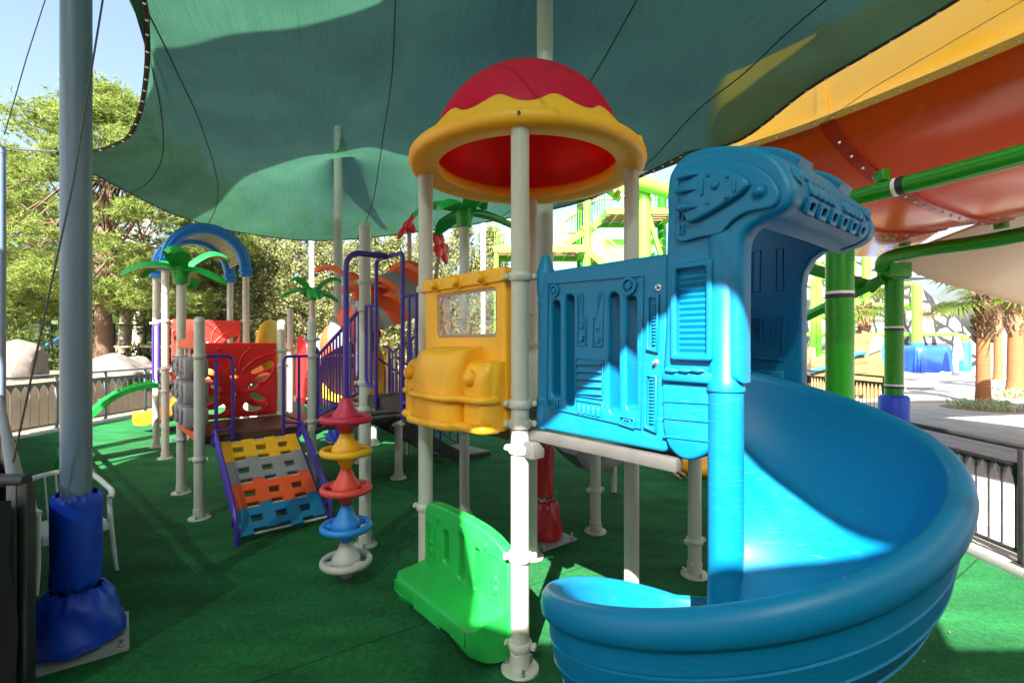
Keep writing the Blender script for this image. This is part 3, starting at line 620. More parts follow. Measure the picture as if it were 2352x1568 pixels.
# ------------------------------------------------------------------ tower bay towards the stairs (same level)
by = thing('tower_bay', 'raised bay with purple barred gate between the domed tower and stairs', 'play deck', FP @ Vector((.05, 2.40, 0)), AP)
B = Matrix.Translation((-.05, -2.40, 0))       # helper: tower coordinates -> bay coordinates
t1 = post(by, 0, 0, 3.21, clamps=[(2.62, R(-40)), (2.35, R(-40)), (1.62, R(-40)), (1.36, R(-40))])
t1b = post(by, 1.2, 0, 3.36, cap=None, clamps=[(1.4, 0), (2.0, 0), (1.0, R(-30))])
palm_crown(t1b, 0, 0, 3.34, M_leaf, .92, spin=R(28))
deck(by, .0, -1.20, 1.17, -.03, 1.50)
gx = -.02
def gate():
    y0, y1 = -.30, -.82; top = 2.80; rr = .05; ends = []
    P = [(gx, y0, 1.40), (gx, y0, top-rr)]+[tuple(v) for v in arc((gx, y0-rr, top-rr), rr, 0, 90, (0, 1, 0), (0, 0, 1))]+[tuple(v) for v in arc((gx, y1+rr, top-rr), rr, 90, 180, (0, 1, 0), (0, 0, 1))]+[(gx, y1, 1.36)]
    bar(by, P, .021, 'gate_frame')
    for ys, ye, zt, zb in ((y0, -.07, 2.38, 1.60), (y1, -1.06, 2.42, 1.50)):
        s = 1 if ye > ys else -1
        bar(by, [(gx, ys, zt), (gx, ye, zt)], .015); bar(by, [(gx, ys, zb)]+[tuple(v) for v in arc((gx, ye-s*.08, zb+.08), .08, -90, 0, (0, s, 0), (0, 0, 1))]+[(gx, ye, zt)], .017)
        bar(by, [(gx, (ys+ye)/2, zt), (gx, (ys+ye)/2, zb)], .015, 'bar')
gate()
# ------------------------------------------------------------------ spinner column on its bent pipe
SPI = FP.inverted() @ Vector((-1.40, 4.19, 0))
sp = thing('spinner_column', 'column of five coloured spinning discs hung from a bent purple pipe', 'spinner toy', (-1.40, 4.19, 0), AP)
gl = Vector((0, 2.40-.56, 2.79)) - Vector((SPI.x, SPI.y, 0))
pp = [Vector((0, 0, .10)), Vector((0, 0, 2.64))]+arc((gl.x*.0+.14, gl.y*.36, 2.64), .0, 0, 0, (1, 0, 0), (0, 0, 1), 1)[:0]
d_ = Vector((gl.x, gl.y, 0)).normalized()
pp += [Vector((0, 0, 2.66))+d_*(.13*(1-math.cos(R(a))))+Vector((0, 0, .13*math.sin(R(a)))) for a in (15, 30, 45, 60, 75, 90)]+[Vector((gl.x, gl.y, 2.80))]
MB().tube(pp, .025, 12).build('bent_pipe', M_purple, sp)
MB().cyl((0, 0, -.002), (0, 0, .10), .032, n=12).build('ground_socket', M_galv, sp)
for z, m, nm in ((1.383, plastic('crimson plastic', (.55, .018, .06)), 'red'), (1.108, M_yel, 'yellow'), (.795, plastic('coral red plastic', (.72, .06, .04)), 'coral'), (.476, M_sky, 'blue'), (.185, plastic('stone grey plastic', (.50, .46, .45)), 'grey')):
    n = 30; mb = MB()
    mb.lathe([(.030, .175), (.042, .17), (.052, .14), (.075, .085), (.105, .045), (.118, .02), (.118, -.012), (.112, -.03), (.085, -.06), (.06, -.10), (.042, -.14), (.030, -.145)], n)
    hub = mb.build('spinner', m, sp, smooth=60); hub.location = (0, 0, z); hub.rotation_euler = (0, 0, z*5); hub['label'] = nm+' spinning disc'
    mb = MB(); mb.lathe([(.172, .016), (.185, .026), (.203, .022), (.214, .004), (.214, -.014), (.203, -.032), (.185, -.036), (.172, -.026), (.172, .016)], 44); mb.build('grip_ring', m, hub, smooth=60)
    for a in (0, 120, 240): 
        mb = MB(); mb.box((.145, 0, -.006), (.075, .085, .034), T=Matrix.Rotation(R(a), 4, 'Z'), ch=.012); mb.build('spoke', m, hub)
    mb = MB(); mb.cyl((0, 0, .165), (0, 0, .19), .033, n=12); mb.cyl((.03, 0, .178), (.036, 0, .178), .006, n=8); mb.build('collar', M_purple if z > 1.3 else m, hub)
# ================================================================== blue spiral slide at the domed tower
sl = thing('spiral_slide', 'big blue plastic spiral slide with hooded entrance and rocket relief', 'slide', P1, AP)
BMx = axes((0, -1, 0), (0, 0, 1), (.055, 0, 0)); BW = FP @ BMx      # x = outwards from the tower, y = up, z = towards viewer
def bp(px, py): return on_plane(px, py, BW)
def bpl(L_): return [bp(*p) for p in L_]
# --- side panel
def slot(x0, y0, x1, y1):
    a = bp(x0, (y0+y1)/2)[0]; b = bp(x1, (y0+y1)/2)[0]; return rrect(a, bp((x0+x1)/2, y1)[1], b, bp((x0+x1)/2, y0)[1], (b-a)*.49, 6)
pa, pb = bp(1238, 800)[0], bp(1531, 800)[0]
slots = [slot(1267, 690, 1285, 912), slot(1298, 677, 1317, 933), slot(1398, 672, 1420, 950), slot(1438, 680, 1460, 942)]
mb = MB(BMx); mb.plate([rrect(pa, 1.50, pb, 2.45, .03, 4)]+slots, .11, .016, -.055, res=3)
pan = mb.build('side_panel', M_blue, sl, smooth=50)
mb = MB(BMx)
def rim(P, wd, h, z0=0): 
    c = Vector((sum(p[0] for p in P)/len(P), sum(p[1] for p in P)/len(P))); xs = [p[0] for p in P]; ys = [p[1] for p in P]; W, Hh = max(xs)-min(xs), max(ys)-min(ys)
    inn = [(c.x+(p[0]-c.x)*(1-2*wd/W), c.y+(p[1]-c.y)*(1-2*wd/Hh)) for p in P]; mb.plate([P, inn], h, min(h, wd)*.35, z0+h/2-.002, res=1)
rim(bpl([(1259, 650), (1480, 631), (1474, 985), (1255, 935)]), .008, .012)
def disc(px, py, r, h, rimmed=True):
    c = bp(px, py); T = Matrix.Translation((c[0], c[1], 0))
    if rimmed: mb.lathe([(r, -.002), (r*.97, h), (r*.72, h*1.1), (r*.62, h*.3), (r*.42, h*.3), (r*.36, h*1.3), (.001, h*1.5)], 22, T=T)
    else: mb.lathe([(r, -.002), (r*.85, h*.8), (r*.4, h), (.001, h)], 16, T=T)
disc(1275, 668, .038, .014); disc(1447, 657, .046, .016)
for L_ in ([(1326, 675), (1341, 673), (1340, 728), (1348, 728), (1347, 795), (1325, 794), (1328, 727)], [(1374, 672), (1388, 670), (1385, 797), (1362, 797), (1364, 731), (1373, 727)]): rim(bpl(L_), .006, .009)
for q in ((1337, 748), (1336, 778), (1375, 750), (1374, 780)): disc(*q, .019, .014, False)
rim(bpl([(1323, 820), (1387, 826), (1385, 918), (1321, 908)]), .007, .010)
for i in range(5):
    y = 832+17*i; P = bpl([(1326, y-1), (1383, y+2), (1383, y+8), (1326, y+6)]); mb.plate([P], .020, .006, .004, res=1)
rim(bpl([(1322, 916), (1386, 926), (1385, 963), (1322, 948)]), .007, .010)
for i in range(5):
    c = bp(1332+11*i, 939+2*i); mb.lathe([(.012, -.02), (.012, .016), (.008, .026), (.001, .032)], 10, T=Matrix.Translation((c[0], c[1], .006)) @ Matrix.Rotation(R(-90), 4, 'X'))
for L_ in ([(1260, 915), (1284, 920), (1284, 947), (1260, 940)], [(1424, 953), (1460, 960), (1459, 985), (1423, 973)]): rim(bpl(L_), .009, .016); P = bpl(L_); c = Vector((sum(p[0] for p in P)/4, sum(p[1] for p in P)/4)); rim([(c.x+(p[0]-c.x)*.5, c.y+(p[1]-c.y)*.5) for p in P], .007, .012)
def vent(L_, n):
    P = bpl(L_); rim(P, .014, .018); mb.plate([P], .004, 0, .0)
    x0, x1 = P[0][0]+.02, P[1][0]-.02; z1, z0 = P[0][1]-.02, P[3][1]+.022
    for i in range(n): z = z0+(z1-z0)*(i+.5)/n; mb.box(((x0+x1)/2, z, .006), (x1-x0, .010, .014), ch=.004)
vent([(1491, 678), (1516, 677), (1513, 810), (1486, 804)], 14); vent([(1485, 857), (1512, 862), (1510, 994), (1481, 982)], 14)
mb.build('panel_relief', M_blue, pan, smooth=50)
sc = MB(BMx)
for q in ((1513, 660), (1507, 832)):
    c = bp(*q); T = Matrix.Translation((c[0], c[1], 0)); sc.lathe([(.017, .001), (.016, .004), (.009, .005), (.009, .02), (.006, .024), (.001, .024)], 10, T=T)
sc.build('panel_bolts', M_steel, pan)
# moulded end column with knob at the front post
c0 = bp(1240, 800)[0]; mb = MB(BMx)
prof = [(.052, 1.50), (.056, 1.53), (.056, 1.61), (.048, 1.63), (.048, 1.66), (.054, 1.67), (.054, 1.685), (.046, 1.70), (.046, 2.25), (.052, 2.26), (.052, 2.275), (.046, 2.285), (.046, 2.30), (.052, 2.31), (.052, 2.33), (.056, 2.345), (.056, 2.46), (.048, 2.475), (.044, 2.50), (.036, 2.51), (.030, 2.54), (.016, 2.56), (.001, 2.562)]
mb.lathe([(r, z) for r, z in prof], 22, T=Matrix.Translation((c0+.005, 0, -.045)) @ Matrix.Rotation(R(-90), 4, 'X'))
mb.build('end_column', M_blue, pan, smooth=50)
# --- galvanised lip and deck of the slide entrance
mb = MB(); mb.box((.05, -.53, 1.455), (.05, 1.06, .065), ch=.008); mb.build('deck_lip', M_galv, sl)
mb = MB(); mb.box((.56, -.5, 1.47), (.98, 1.02, .02)); mb.build('entrance_deck', M_deck, sl)
# --- hooded tower: near wall (louvre face), far wall, bent hood between them
head = bpl([(1531, 596), (1534, 500), (1535, 425), (1549, 385), (1580, 354), (1630, 338), (1690, 334), (1745, 341), (1790, 364), (1818, 405), (1828, 440), (1818, 470), (1790, 492), (1758, 506), (1728, 524), (1712, 548), (1707, 590), (1706, 700), (1706, 860), (1706, 880), (1522, 872), (1530, 740)])
hs = smooth_pts(head[1:18], 5, False); wall = [head[0]]+hs+head[18:]
TH = .12
mb = MB(BMx); mb.plate([wall], TH, .034, .02-TH/2, res=4); near_wall = mb.build('hood_side', M_blue, sl, smooth=50)
FU = 1.02                                            # width of the hood across the slide
far_wall_o = [(x, z) for x, z in wall]
mb = MB(BMx); rx0 = .30; rz = 1.45
RW = axes((0, -1, 0), (0, 0, 1), (.055+FU, 0, 0)); RWW = FP @ RW
def rp(px, py): return on_plane(px, py, RWW)
xe = rp(1848, 750)[0]; fw = [(xe-.02, 1.62), (xe, 1.66), (xe, 2.34), (xe+.012, 2.42), (xe+.05, 2.49), (xe+.10, 2.525)]
hump = [p for p in hs if p[1] > 2.50]
hump_top = [(x, z) for x, z in hs[:]]
# far wall: same head outline, with a rounded inner corner under the hood
ihead = [(x, z) for x, z in hs if z > 2.515]
far_o = [(-.05, 1.50), (xe-.03, 1.50)]+fw+[p for p in ihead[::-1] if (p[0] > fw[-1][0] or p[1] > 2.60) and not (p[0] < 1.12 and p[1] < 2.80)]
far_o = [p for p in far_o]+[(.42, 2.80), (.40, 2.50), (-.05, 2.50)]
mb = MB(RW); mb.plate([far_o], .10, .016, .0, res=3); fwall = mb.build('hood_side', M_blue, sl, smooth=50)
def rrim(L_, wd=.012, h=.012):
    P = [rp(*p) for p in L_]; c = Vector((sum(p[0] for p in P)/len(P), sum(p[1] for p in P)/len(P))); xs = [p[0] for p in P]; ys = [p[1] for p in P]; W, Hh = max(xs)-min(xs), max(ys)-min(ys)
    MB(RW).plate([P, [(c.x+(p[0]-c.x)*(1-2*wd/W), c.y+(p[1]-c.y)*(1-2*wd/Hh)) for p in P]], h, .004, .052, res=1).build('wall_moulding', M_blue, fwall, smooth=50)
for L_ in ([(1735, 578), (1757, 576), (1755, 672), (1733, 674)], [(1788, 573), (1808, 572), (1808, 670), (1787, 671)], [(1731, 730), (1757, 728), (1757, 790), (1788, 790), (1788, 730), (1811, 728), (1808, 830), (1728, 824)]): rrim(L_)
tb = [rp(*p) for p in ((1712, 848), (1812, 852), (1810, 892), (1712, 884))]; mb = MB(RW); mb.plate([tb], .03, .006, .062, res=1); mb.build('mounting_tab', M_blue, fwall, smooth=50)
sc = MB(RW)
for q in ((1716, 874), (1791, 876)):
    c = rp(*q); sc.lathe([(.016, 0), (.015, .006), (.006, .008), (.001, .008)], 10, T=Matrix.Translation((c[0], c[1], .078)))
sc.build('wall_screws', M_steel, fwall)
# hood skin: shell following the head outline from back, over the top, round the nose, and under
i_end = max(i for i, p in enumerate(hs) if p[1] > 2.50); skin = hs[4:i_end+1]
def offs(P, d):
    out = []
    for i, p in enumerate(P):
        a = Vector(P[max(i-1, 0)]); b = Vector(P[min(i+1, len(P)-1)]); t = (b-a).normalized(); out.append((p[0]+t.y*d, p[1]-t.x*d))
    return out
o_in = offs(skin, .035); o_out = offs(skin, .006)
mb = MB(); rings = []
for u_ in np.linspace(.06, .055+FU+.03, 14):
    cr = .035*math.sin(math.pi*(u_-.06)/(FU))                     # gentle crown across the width
    rings.append([Vector((u_, -x, z+cr*(1 if z > 2.6 else .2))) for x, z in o_out]+[Vector((u_, -x, z+cr*.6*(1 if z > 2.6 else .2))) for x, z in o_in[::-1]])
mb.ring_loft(rings, True, True); hood = mb.build('hood', M_blue, sl, smooth=50)
# ridges on the hood top
mid = [i for i, p in enumerate(skin)]
def hood_block(u0, u1, f0, f1, h, nm):
    a, b = int(f0*(len(skin)-1)), int(f1*(len(skin)-1)); lo = skin[a:b+1]; up = offs(lo, -h)
    mb = MB(); rr_ = []
    for u_ in (u0, u0+.015, u1-.015, u1):
        k = 0 if u_ in (u0, u1) else 1; q = up if k else offs(lo, -h*.75)
        rr_.append([Vector((u_, -x, z+.02)) for x, z in q]+[Vector((u_, -x, z)) for x, z in offs(lo, .01)[::-1]])
    mb.ring_loft(rr_, True, True); mb.build(nm, M_blue, hood, smooth=40, bevel=.008)
hood_block(.26, .42, .32, .50, .03, 'hood_ridge'); hood_block(.72, .90, .34, .52, .034, 'hood_ridge')
# nose strip relief: knobs, bar grids, square studs (on the face that looks outwards)
ni = max(range(len(skin)), key=lambda i: skin[i][0]); nx = skin[ni][0]
mb = MB(); arcl = [0]
for i in range(1, len(skin)): arcl.append(arcl[-1]+math.hypot(skin[i][0]-skin[i-1][0], skin[i][1]-skin[i-1][1]))
def skin_at(s):
    s += arcl[ni]; i = min(range(1, len(skin)), key=lambda k: abs((arcl[k-1]+arcl[k])/2-s)); f = (s-arcl[i-1])/max(1e-6, arcl[i]-arcl[i-1]); a, b = Vector(skin[i-1]), Vector(skin[i]); p = a.lerp(b, f); t = (Vector(skin[min(i+2, len(skin)-1)])-Vector(skin[max(i-3, 0)])).normalized(); return p, t
def on_skin(u_, s):
    p, t = skin_at(s); return axes((1, 0, 0), (0, t.x, -t.y), (.055+u_, -p.x, p.y))          # local x across, y up the skin, z outwards
def nstud(u_, s, w_, h_, d=.014): mb.box((0, 0, 0), (w_, h_, d), T=on_skin(u_, s), ch=.005)
for u_ in (.07, .98): mb.lathe([(.045, -.02), (.042, .006), (.03, .008), (.026, .014), (.014, .022), (.001, .024)], 18, T=on_skin(u_, -.085))
for g in (.18, .60):
    for i in range(5):
        for j in range(2): nstud(g+i*.062, -.110+j*.064, .050, .058, .022)
for i in range(6):
    u_ = .16+i*.135; P = rrect(-.042, -.034, .042, .034, .012, 3); Pi = rrect(-.024, -.016, .024, .016, .006, 3); mb.plate([P, Pi], .022, .005, .002, res=1, T=on_skin(u_, .030))
mb.build('nose_relief', M_blue, hood, smooth=50)
# --- relief on the near wall: raised head plate, rocket, louvre, studs
mb = MB(BMx); ZF = .02
hp = smooth_pts(bpl([(1562, 552), (1566, 450), (1572, 405), (1600, 380), (1660, 368), (1720, 378), (1770, 402), (1795, 435), (1797, 462), (1780, 480), (1730, 490), (1700, 505), (1678, 525), (1664, 540), (1620, 548)]), 5)
mb.plate([hp], .028, .010, ZF+.008, res=2)
rk = smooth_pts(bpl([(1736, 428), (1715, 408), (1680, 395), (1640, 392), (1600, 396), (1588, 410), (1578, 432), (1575, 455), (1582, 480), (1590, 505), (1602, 517), (1640, 500), (1690, 470), (1722, 448)]), 4)
mb.plate([rk], .05, .016, ZF+.030, res=3)
for (x0, y0, x1, y1, r_) in ((1578, 415, 1625, 408, .020), (1575, 446, 1620, 442, .020), (1578, 484, 1622, 482, .020)):
    a = bp(x0, y0); b = bp(x1, y1); mb.tube([(a[0], a[1], ZF+.055), ((a[0]*2+b[0])/3, (a[1]*2+b[1])/3, ZF+.066), (b[0], b[1], ZF+.055)], [r_*.8, r_, .003], 10)
for q, r_ in (((1646, 410), .012), ((1690, 413), .012), ((1688, 459), .012), ((1644, 473), .011), ((1662, 433), .022)): c = bp(*q); mb.sphere((c[0], c[1], ZF+.053), r_, 12, 6, (1, 1, .8))
for q in ((1632, 438), (1706, 430)): c = bp(*q); mb.box((c[0], c[1], ZF+.056), (.014, .072, .016), ch=.004)
c = bp(1754, 445); mb.lathe([(.036, ZF+.018), (.033, ZF+.026), (.026, ZF+.024), (.024, ZF+.03), (.015, ZF+.046), (.001, ZF+.05)], 20, T=Matrix.Translation((c[0], c[1], 0)))
for y in (408, 440, 488, 520): P = bpl([(1572, y), (1583, y), (1583, y+22), (1572, y+23)]); c = Vector((sum(p[0] for p in P)/4, sum(p[1] for p in P)/4)); mb.plate([P, [(c.x+(p[0]-c.x)*.6, c.y+(p[1]-c.y)*.75) for p in P]], .016, .003, ZF+.024, res=1)
P = bpl([(1553, 608), (1650, 600), (1645, 838), (1549, 826)]); xs = sorted(p[0] for p in P)
lx0, lx1 = (P[0][0]+P[3][0])/2, (P[1][0]+P[2][0])/2; lz1, lz0 = P[0][1], P[3][1]
mb.plate([rrect(lx0, lz0, lx1, lz1, .016, 3), rrect(lx0+.03, lz0+.03, lx1-.03, lz1-.03, .008, 3)], .04, .009, ZF+.008, res=2)
near_rel = mb.build('hood_relief', M_blue, near_wall, smooth=50)
NS = 14; lm = MB(); hs_ = (lz1-lz0-.07)/NS; lw = lx1-lx0-.066
lm.add([(-lw/2, -hs_*.48, 0), (lw/2, -hs_*.48, 0), (lw/2, hs_*.44, 0), (-lw/2, hs_*.44, 0), (-lw/2+.006, hs_*.16, .0085), (lw/2-.006, hs_*.16, .0085)], [(0, 1, 5, 4), (4, 5, 2, 3), (0, 4, 3), (1, 2, 5), (0, 3, 2, 1)])
l0 = None
for i in range(NS):
    z = lz0+.035+hs_*(i+.5); M_ = BMx @ Matrix.Translation(((lx0+lx1)/2, z, ZF-.001))
    if l0 is None: l0 = lm.build('louvre_slat', M_blue, near_wall, smooth=30); ob = l0
    else: ob = inst(l0, 'louvre_slat', near_wall)
    ob.matrix_local = M_
# ledge with shells, box below
mb = MB(BMx); a, b = bp(1528, 860), bp(1645, 860)
mb.box(((a[0]+b[0])/2, a[1]-.005, -.01), (b[0]-a[0], .05, .09), ch=.01)
for px in (1552, 1583, 1612): c = bp(px, 855); mb.tube([(c[0]-.028, c[1]+.012, .035), (c[0]+.012, c[1]+.010, .037), (c[0]+.034, c[1]+.009, .035)], [.013, .013, .002], 10)
mb.build('shell_ledge', M_blue, near_wall, smooth=50)
low = [bp(1522, 874), bp(1640, 880), bp(1640, 1010), bp(1628, 1040), bp(1590, 1056), bp(1560, 1048), bp(1535, 1020), bp(1524, 980)]
mb = MB(BMx); mb.plate([[low[0], low[1]]+smooth_pts(low[1:], 4, False)[1:]], .12, .02, -.045, res=3); lowb = mb.build('lower_box', M_blue, sl, smooth=50)
mb = MB(BMx)
for y0, y1 in ((920, 926), (958, 968), (1000, 1013)):
    a, b = bp(1525, y0), bp(1637, y1); mb.tube([(a[0]+.005, a[1], .016), (b[0]-.005, b[1], .016)], .005, 6)
mb.build('box_ribs', M_blue, lowb)
# --- spiral chute, in world space around the central column, turned into the thing's own frame
CC = Vector((.936, 2.175, 0)); INV = FP.inverted()
CR = .074
mb = MB(INV); mb.lathe([(CR, .22), (CR, 1.81), (CR+.006, 1.815), (CR+.006, 1.862), (CR, 1.87), (CR, 2.50)], 30, c=CC, caps=True)
mb.build('central_column', M_blue, sl, smooth=50)
def rim_z(th):
    z = 1.79-.0030*(39-th) if th > -44 else 1.541-.0045*(-44-th)
    return max(z, .51)
inner = [(.05, -.50), (.20, -.50), (.40, -.485), (.54, -.44), (.64, -.36), (.71, -.25), (.755, -.13), (.782, -.03)]
lip = [(.79, .0), (.806, .016), (.83, .020), (.855, .010), (.872, -.014), (.878, -.05), (.872, -.085), (.858, -.102), (.842, -.108)]
def groove(z, r): return [(r, z+.006), (r-.009, z+.001), (r-.009, z-.003), (r-.001, z-.008)]
outer_ = [(.838, -.12)]+groove(-.195, .833)+groove(-.285, .815)+groove(-.375, .775)+groove(-.455, .69)+[(.62, -.515), (.45, -.55), (.2, -.56), (.05, -.56)]
prof = inner+lip+outer_
rings = []; ths = np.linspace(72, -292, 150)
for th in ths:
    z = rim_z(th); s_ = min(1, (z-.03)/.57); c, s = math.cos(R(th)), math.sin(R(th))
    fl = 1.0
    rings.append([CC+Vector((c*r*.9226, s*r*.9226, z+dz*(s_ if dz < -.11 else 1))) for r, dz in prof])
mb = MB(INV); mb.ring_loft(rings, True, True); chute = mb.build('chute', M_blue, sl, smooth=48)
# legs under the chute
for th in (-40, -150):
    r_ = .5; x, y = CC.x+r_*math.cos(R(th)), CC.y+r_*math.sin(R(th)); mb = MB(INV); mb.cyl((x, y, 0), (x, y, rim_z(th)-.5), .045, n=16); mb.box((x, y, .006), (.2, .2, .014)); mb.build('support_leg', M_post, sl)
# short posts holding the entrance deck
for q, (x, y) in enumerate(((1.59, 4.32), (.89, 5.30))):
    c = INV @ Vector((x, y, 0)); p = post(sl, c.x, c.y, 1.46, cap=None, clamps=[(1.30, 0), (.30+.15*q, R(-20))])
MB().box((1.55, .55, 1.47), (.86, 1.2, .022)).build('side_deck', M_deck, sl)

# ------------------------------------------------------------------ green bench panel
gb = thing('bench_panel', 'bright green plastic bench with slotted back between two posts', 'bench', P1, AP)
GM = axes((0, -1, 0), (0, 0, 1), (-.045, 0, 0)); GW = FP @ GM
def gp(px, py): return on_plane(px, py, GW)
ga, gb_ = -LP+.06, -.062
top = [(ga+.0, .70), (ga+.02, .755), (ga+.10, .79), (ga+.35, .80), (ga+.65, .79), (gb_-.18, .76), (gb_-.04, .70), (gb_, .66)]
Gs = []
for k0, k1, z0, z1 in ((.27, .335, .40, .64), (.46, .53, .35, .68), (.65, .72, .34, .63)): Gs.append(rrect(ga+k0*1.0, z0, ga+k1*1.0, z1, .032, 6))
mb = MB(GM); mb.plate([smooth_pts(top, 3, False)+[(gb_, .10), (gb_-.10, .045), (ga+.2, .045), (ga, .10)]]+Gs, .09, .018, -.045, res=3)
gbk = mb.build('backrest', M_green, gb, smooth=50)
for q in ((.19, .70), (.49, .725), (.78, .68)): MB(GM).lathe([(.026, 0), (.022, .012), (.001, .014)], 16, T=Matrix.Translation((ga+q[0], q[1], 0))).build('moulded_button', M_green, gbk)
for x0, x1 in ((.05, .15), (.82, .95)):
    mb = MB(GM); P = rrect(ga+x0, .36, ga+x1, .66, .01, 2); Q = rrect(ga+x0+.012, .372, ga+x1-.012, .648, .006, 2); mb.plate([P, Q], .014, .003, .004, res=1)
    mb.build('moulded_frame', M_green, gbk, smooth=50)
    for z in (.43, .50): MB(GM).lathe([(.026, 0), (.022, .010), (.001, .012)], 14, T=Matrix.Translation((ga+(x0+x1)/2, z, 0))).build('moulded_button', M_green, gbk)
# seat: rounded slab swept forward, apron below with ribbed vent
seat = []
prof = smooth_pts([(-.06, .345), (.04, .335), (.14, .325), (.30, .318), (.375, .310), (.395, .285), (.392, .22), (.378, .165), (.33, .11), (.22, .075), (.10, .05), (-.06, .045)], 4, False)
mb = MB(GM); rings = []
for t in np.linspace(0, 1, 16):
    e = min(t, 1-t)/.5; s_ = 1-max(0, 1-e/.22)**2.4*.16; x = ga+.01+(gb_-ga-.02)*t
    up = .03*math.cos(2*math.pi*t)*0
    rings.append([Vector((x, z if z > .2 else z+.10*math.sin(math.pi*t)**2, d*s_*.72)) for d, z in prof])
mb.ring_loft(rings, False, False); mb.add(rings[0], [tuple(range(len(prof)))]); mb.add(rings[-1], [tuple(range(len(prof)))[::-1]])
seat_o = mb.build('seat', M_green, gb, smooth=60)
mb = MB(GM)
for i in range(6): mb.box((ga+.5, .27-.016*i, .392*.72-.001*i), (.34, .007, .012), ch=.002)
for x in (.12, .86): P = rrect(ga+x-.07, .20, ga+x+.09, .285, .006, 2); Q = rrect(ga+x-.06, .21, ga+x+.08, .275, .004, 2); mb.plate([P, Q], .012, .003, .388*.72, res=1)
P = rrect(ga+.07, .03, gb_-.07, .33, .06, 4); 
mb.build('apron_ribs', M_green, seat_o)
# ================================================================== low tower with the woven climbing ramp
lt = thing('play_tower', 'low play tower with red butterfly panel and grey letter blocks', 'play tower', T3, AT)
post(lt, 0, 0, 2.31, clamps=[(1.86, 0, 2), (.68, R(-30))])
post(lt, LT, 0, 2.32, clamps=[(2.06, 0), (1.84, R(180)), (.98, 0), (.70, 0)])
tp4 = post(lt, 0, LT, 2.80, cap=None, clamps=[(1.83, 0), (.72, R(-30))])
palm_crown(tp4, 0, 0, 2.79, M_leaf, 1.0, spin=R(10))
post(lt, LT, LT, 2.35, clamps=[(1.90, R(180)), (1.66, 0), (.95, R(180))])
deck(lt, .02, .02, LT-.02, LT-.02, .93, M_deckbrown)
def butterfly(root, F, y, x0, x1, z0, z1, m, px_holes=None):
    BMx_ = axes((1, 0, 0), (0, 0, 1), (0, y, 0)); W, Hh = x1-x0, z1-z0; cx = (x0+x1)/2
    def q(u_, v_, s): return (cx+s*u_*W, z0+v_*Hh)
    holes = []
    base = [[(.19, .60), (.25, .655), (.36, .715), (.43, .75), (.46, .72), (.44, .665), (.36, .635), (.30, .60), (.23, .575)],
            [(.24, .50), (.29, .565), (.37, .59), (.42, .575), (.42, .54), (.36, .50), (.28, .465)],
            [(.16, .40), (.20, .445), (.26, .455), (.255, .41), (.20, .365), (.165, .37)],
            [(.17, .29), (.20, .325), (.27, .31), (.34, .26), (.35, .205), (.30, .20), (.22, .235)],
            [(.10, .12), (.12, .185), (.16, .17), (.22, .13), (.31, .125), (.315, .09), (.25, .065), (.16, .07)]]
    for s in (1, -1):
        for h in base: holes.append(smooth_pts([q(a, b, s) for a, b in h], 4))
    holes.append(circ(cx, z0+.545*Hh, .055, 18, .024))
    mb = MB(BMx_); mb.plate([rrect(x0, z0, x1, z1, .035, 5)]+holes, .05, .012, 0, res=2); p = mb.build('butterfly_panel', m, root, smooth=50)
    mb = MB(BMx_)
    def line(P, r=.010): mb.tube([(a, b, .026) for a, b in smooth_pts(P, 5, False)], r, 6, flat=.8)
    for s in (1, -1):
        line([q(.05, .62, s), q(.06, .75, s), q(.10, .85, s), q(.17, .91, s)]); c = q(.18, .925, s); mb.sphere((c[0], c[1], .026), .024, 12, 6, (1, 1, .7))
        line([q(.09, .62, s), q(.20, .74, s), q(.36, .83, s), q(.47, .83, s), q(.485, .74, s), q(.45, .60, s), q(.36, .47, s), q(.27, .42, s), q(.36, .37, s), q(.40, .26, s), q(.38, .12, s), q(.29, .035, s), q(.12, .03, s), q(.05, .11, s)], .012)
        line([q(.085, .58, s), q(.07, .66, s), q(0, .69, s)], .009)
    mb.build('butterfly_relief', m, p, smooth=60)
    mb = MB(BMx_)
    for v_ in (.635, .31): mb.sphere((cx, z0+v_*Hh, .024), .020, 12, 6, (1, 1, .7))
    mb.build('bolt_caps', M_white, p); return p
butterfly(lt, FT, LT, .075, LT-.075, .95, 2.01, M_red)
# letter blocks on spindles between the two left posts
fr = MB(); fr.box((0, LT/2, 2.0), (.10, LT-.16, .12), ch=.02); fr.box((0, LT*.30, 2.09), (.09, LT*.32, .16), ch=.05); fr.box((0, LT/2, .93), (.10, LT-.16, .10), ch=.02)
fr.build('block_frame', M_orange, lt)
bl = MB(); bl.box((0, 0, 0), (.25, .25, .255), ch=.045); blk0 = None
LET = {(0, 2): 'A', (0, 1): '4', (0, 0): '7', (1, 2): 'B', (1, 1): '5', (1, 0): '8', (2, 2): 'C', (2, 1): '6', (2, 0): '9'}
for k in range(3):
    y = .28+.34*k
    MB().cyl((0, y, .97), (0, y, 2.0), .014, n=8).build('spindle', M_steel, lt)
    for j in range(3):
        z = 1.13+.292*j
        if blk0 is None: blk0 = bl.build('letter_block', M_grey, lt, smooth=40); b = blk0
        else: b = inst(blk0, 'letter_block', lt)
        b.location = (0, y, z)
        for rz in (0, -90):
            MB(Matrix.Rotation(R(rz), 4, 'Z') @ axes((1, 0, 0), (0, 0, 1), (0, -.126, 0))).text(LET[(k, j)], .24, .016).build('letter', M_grey, b)
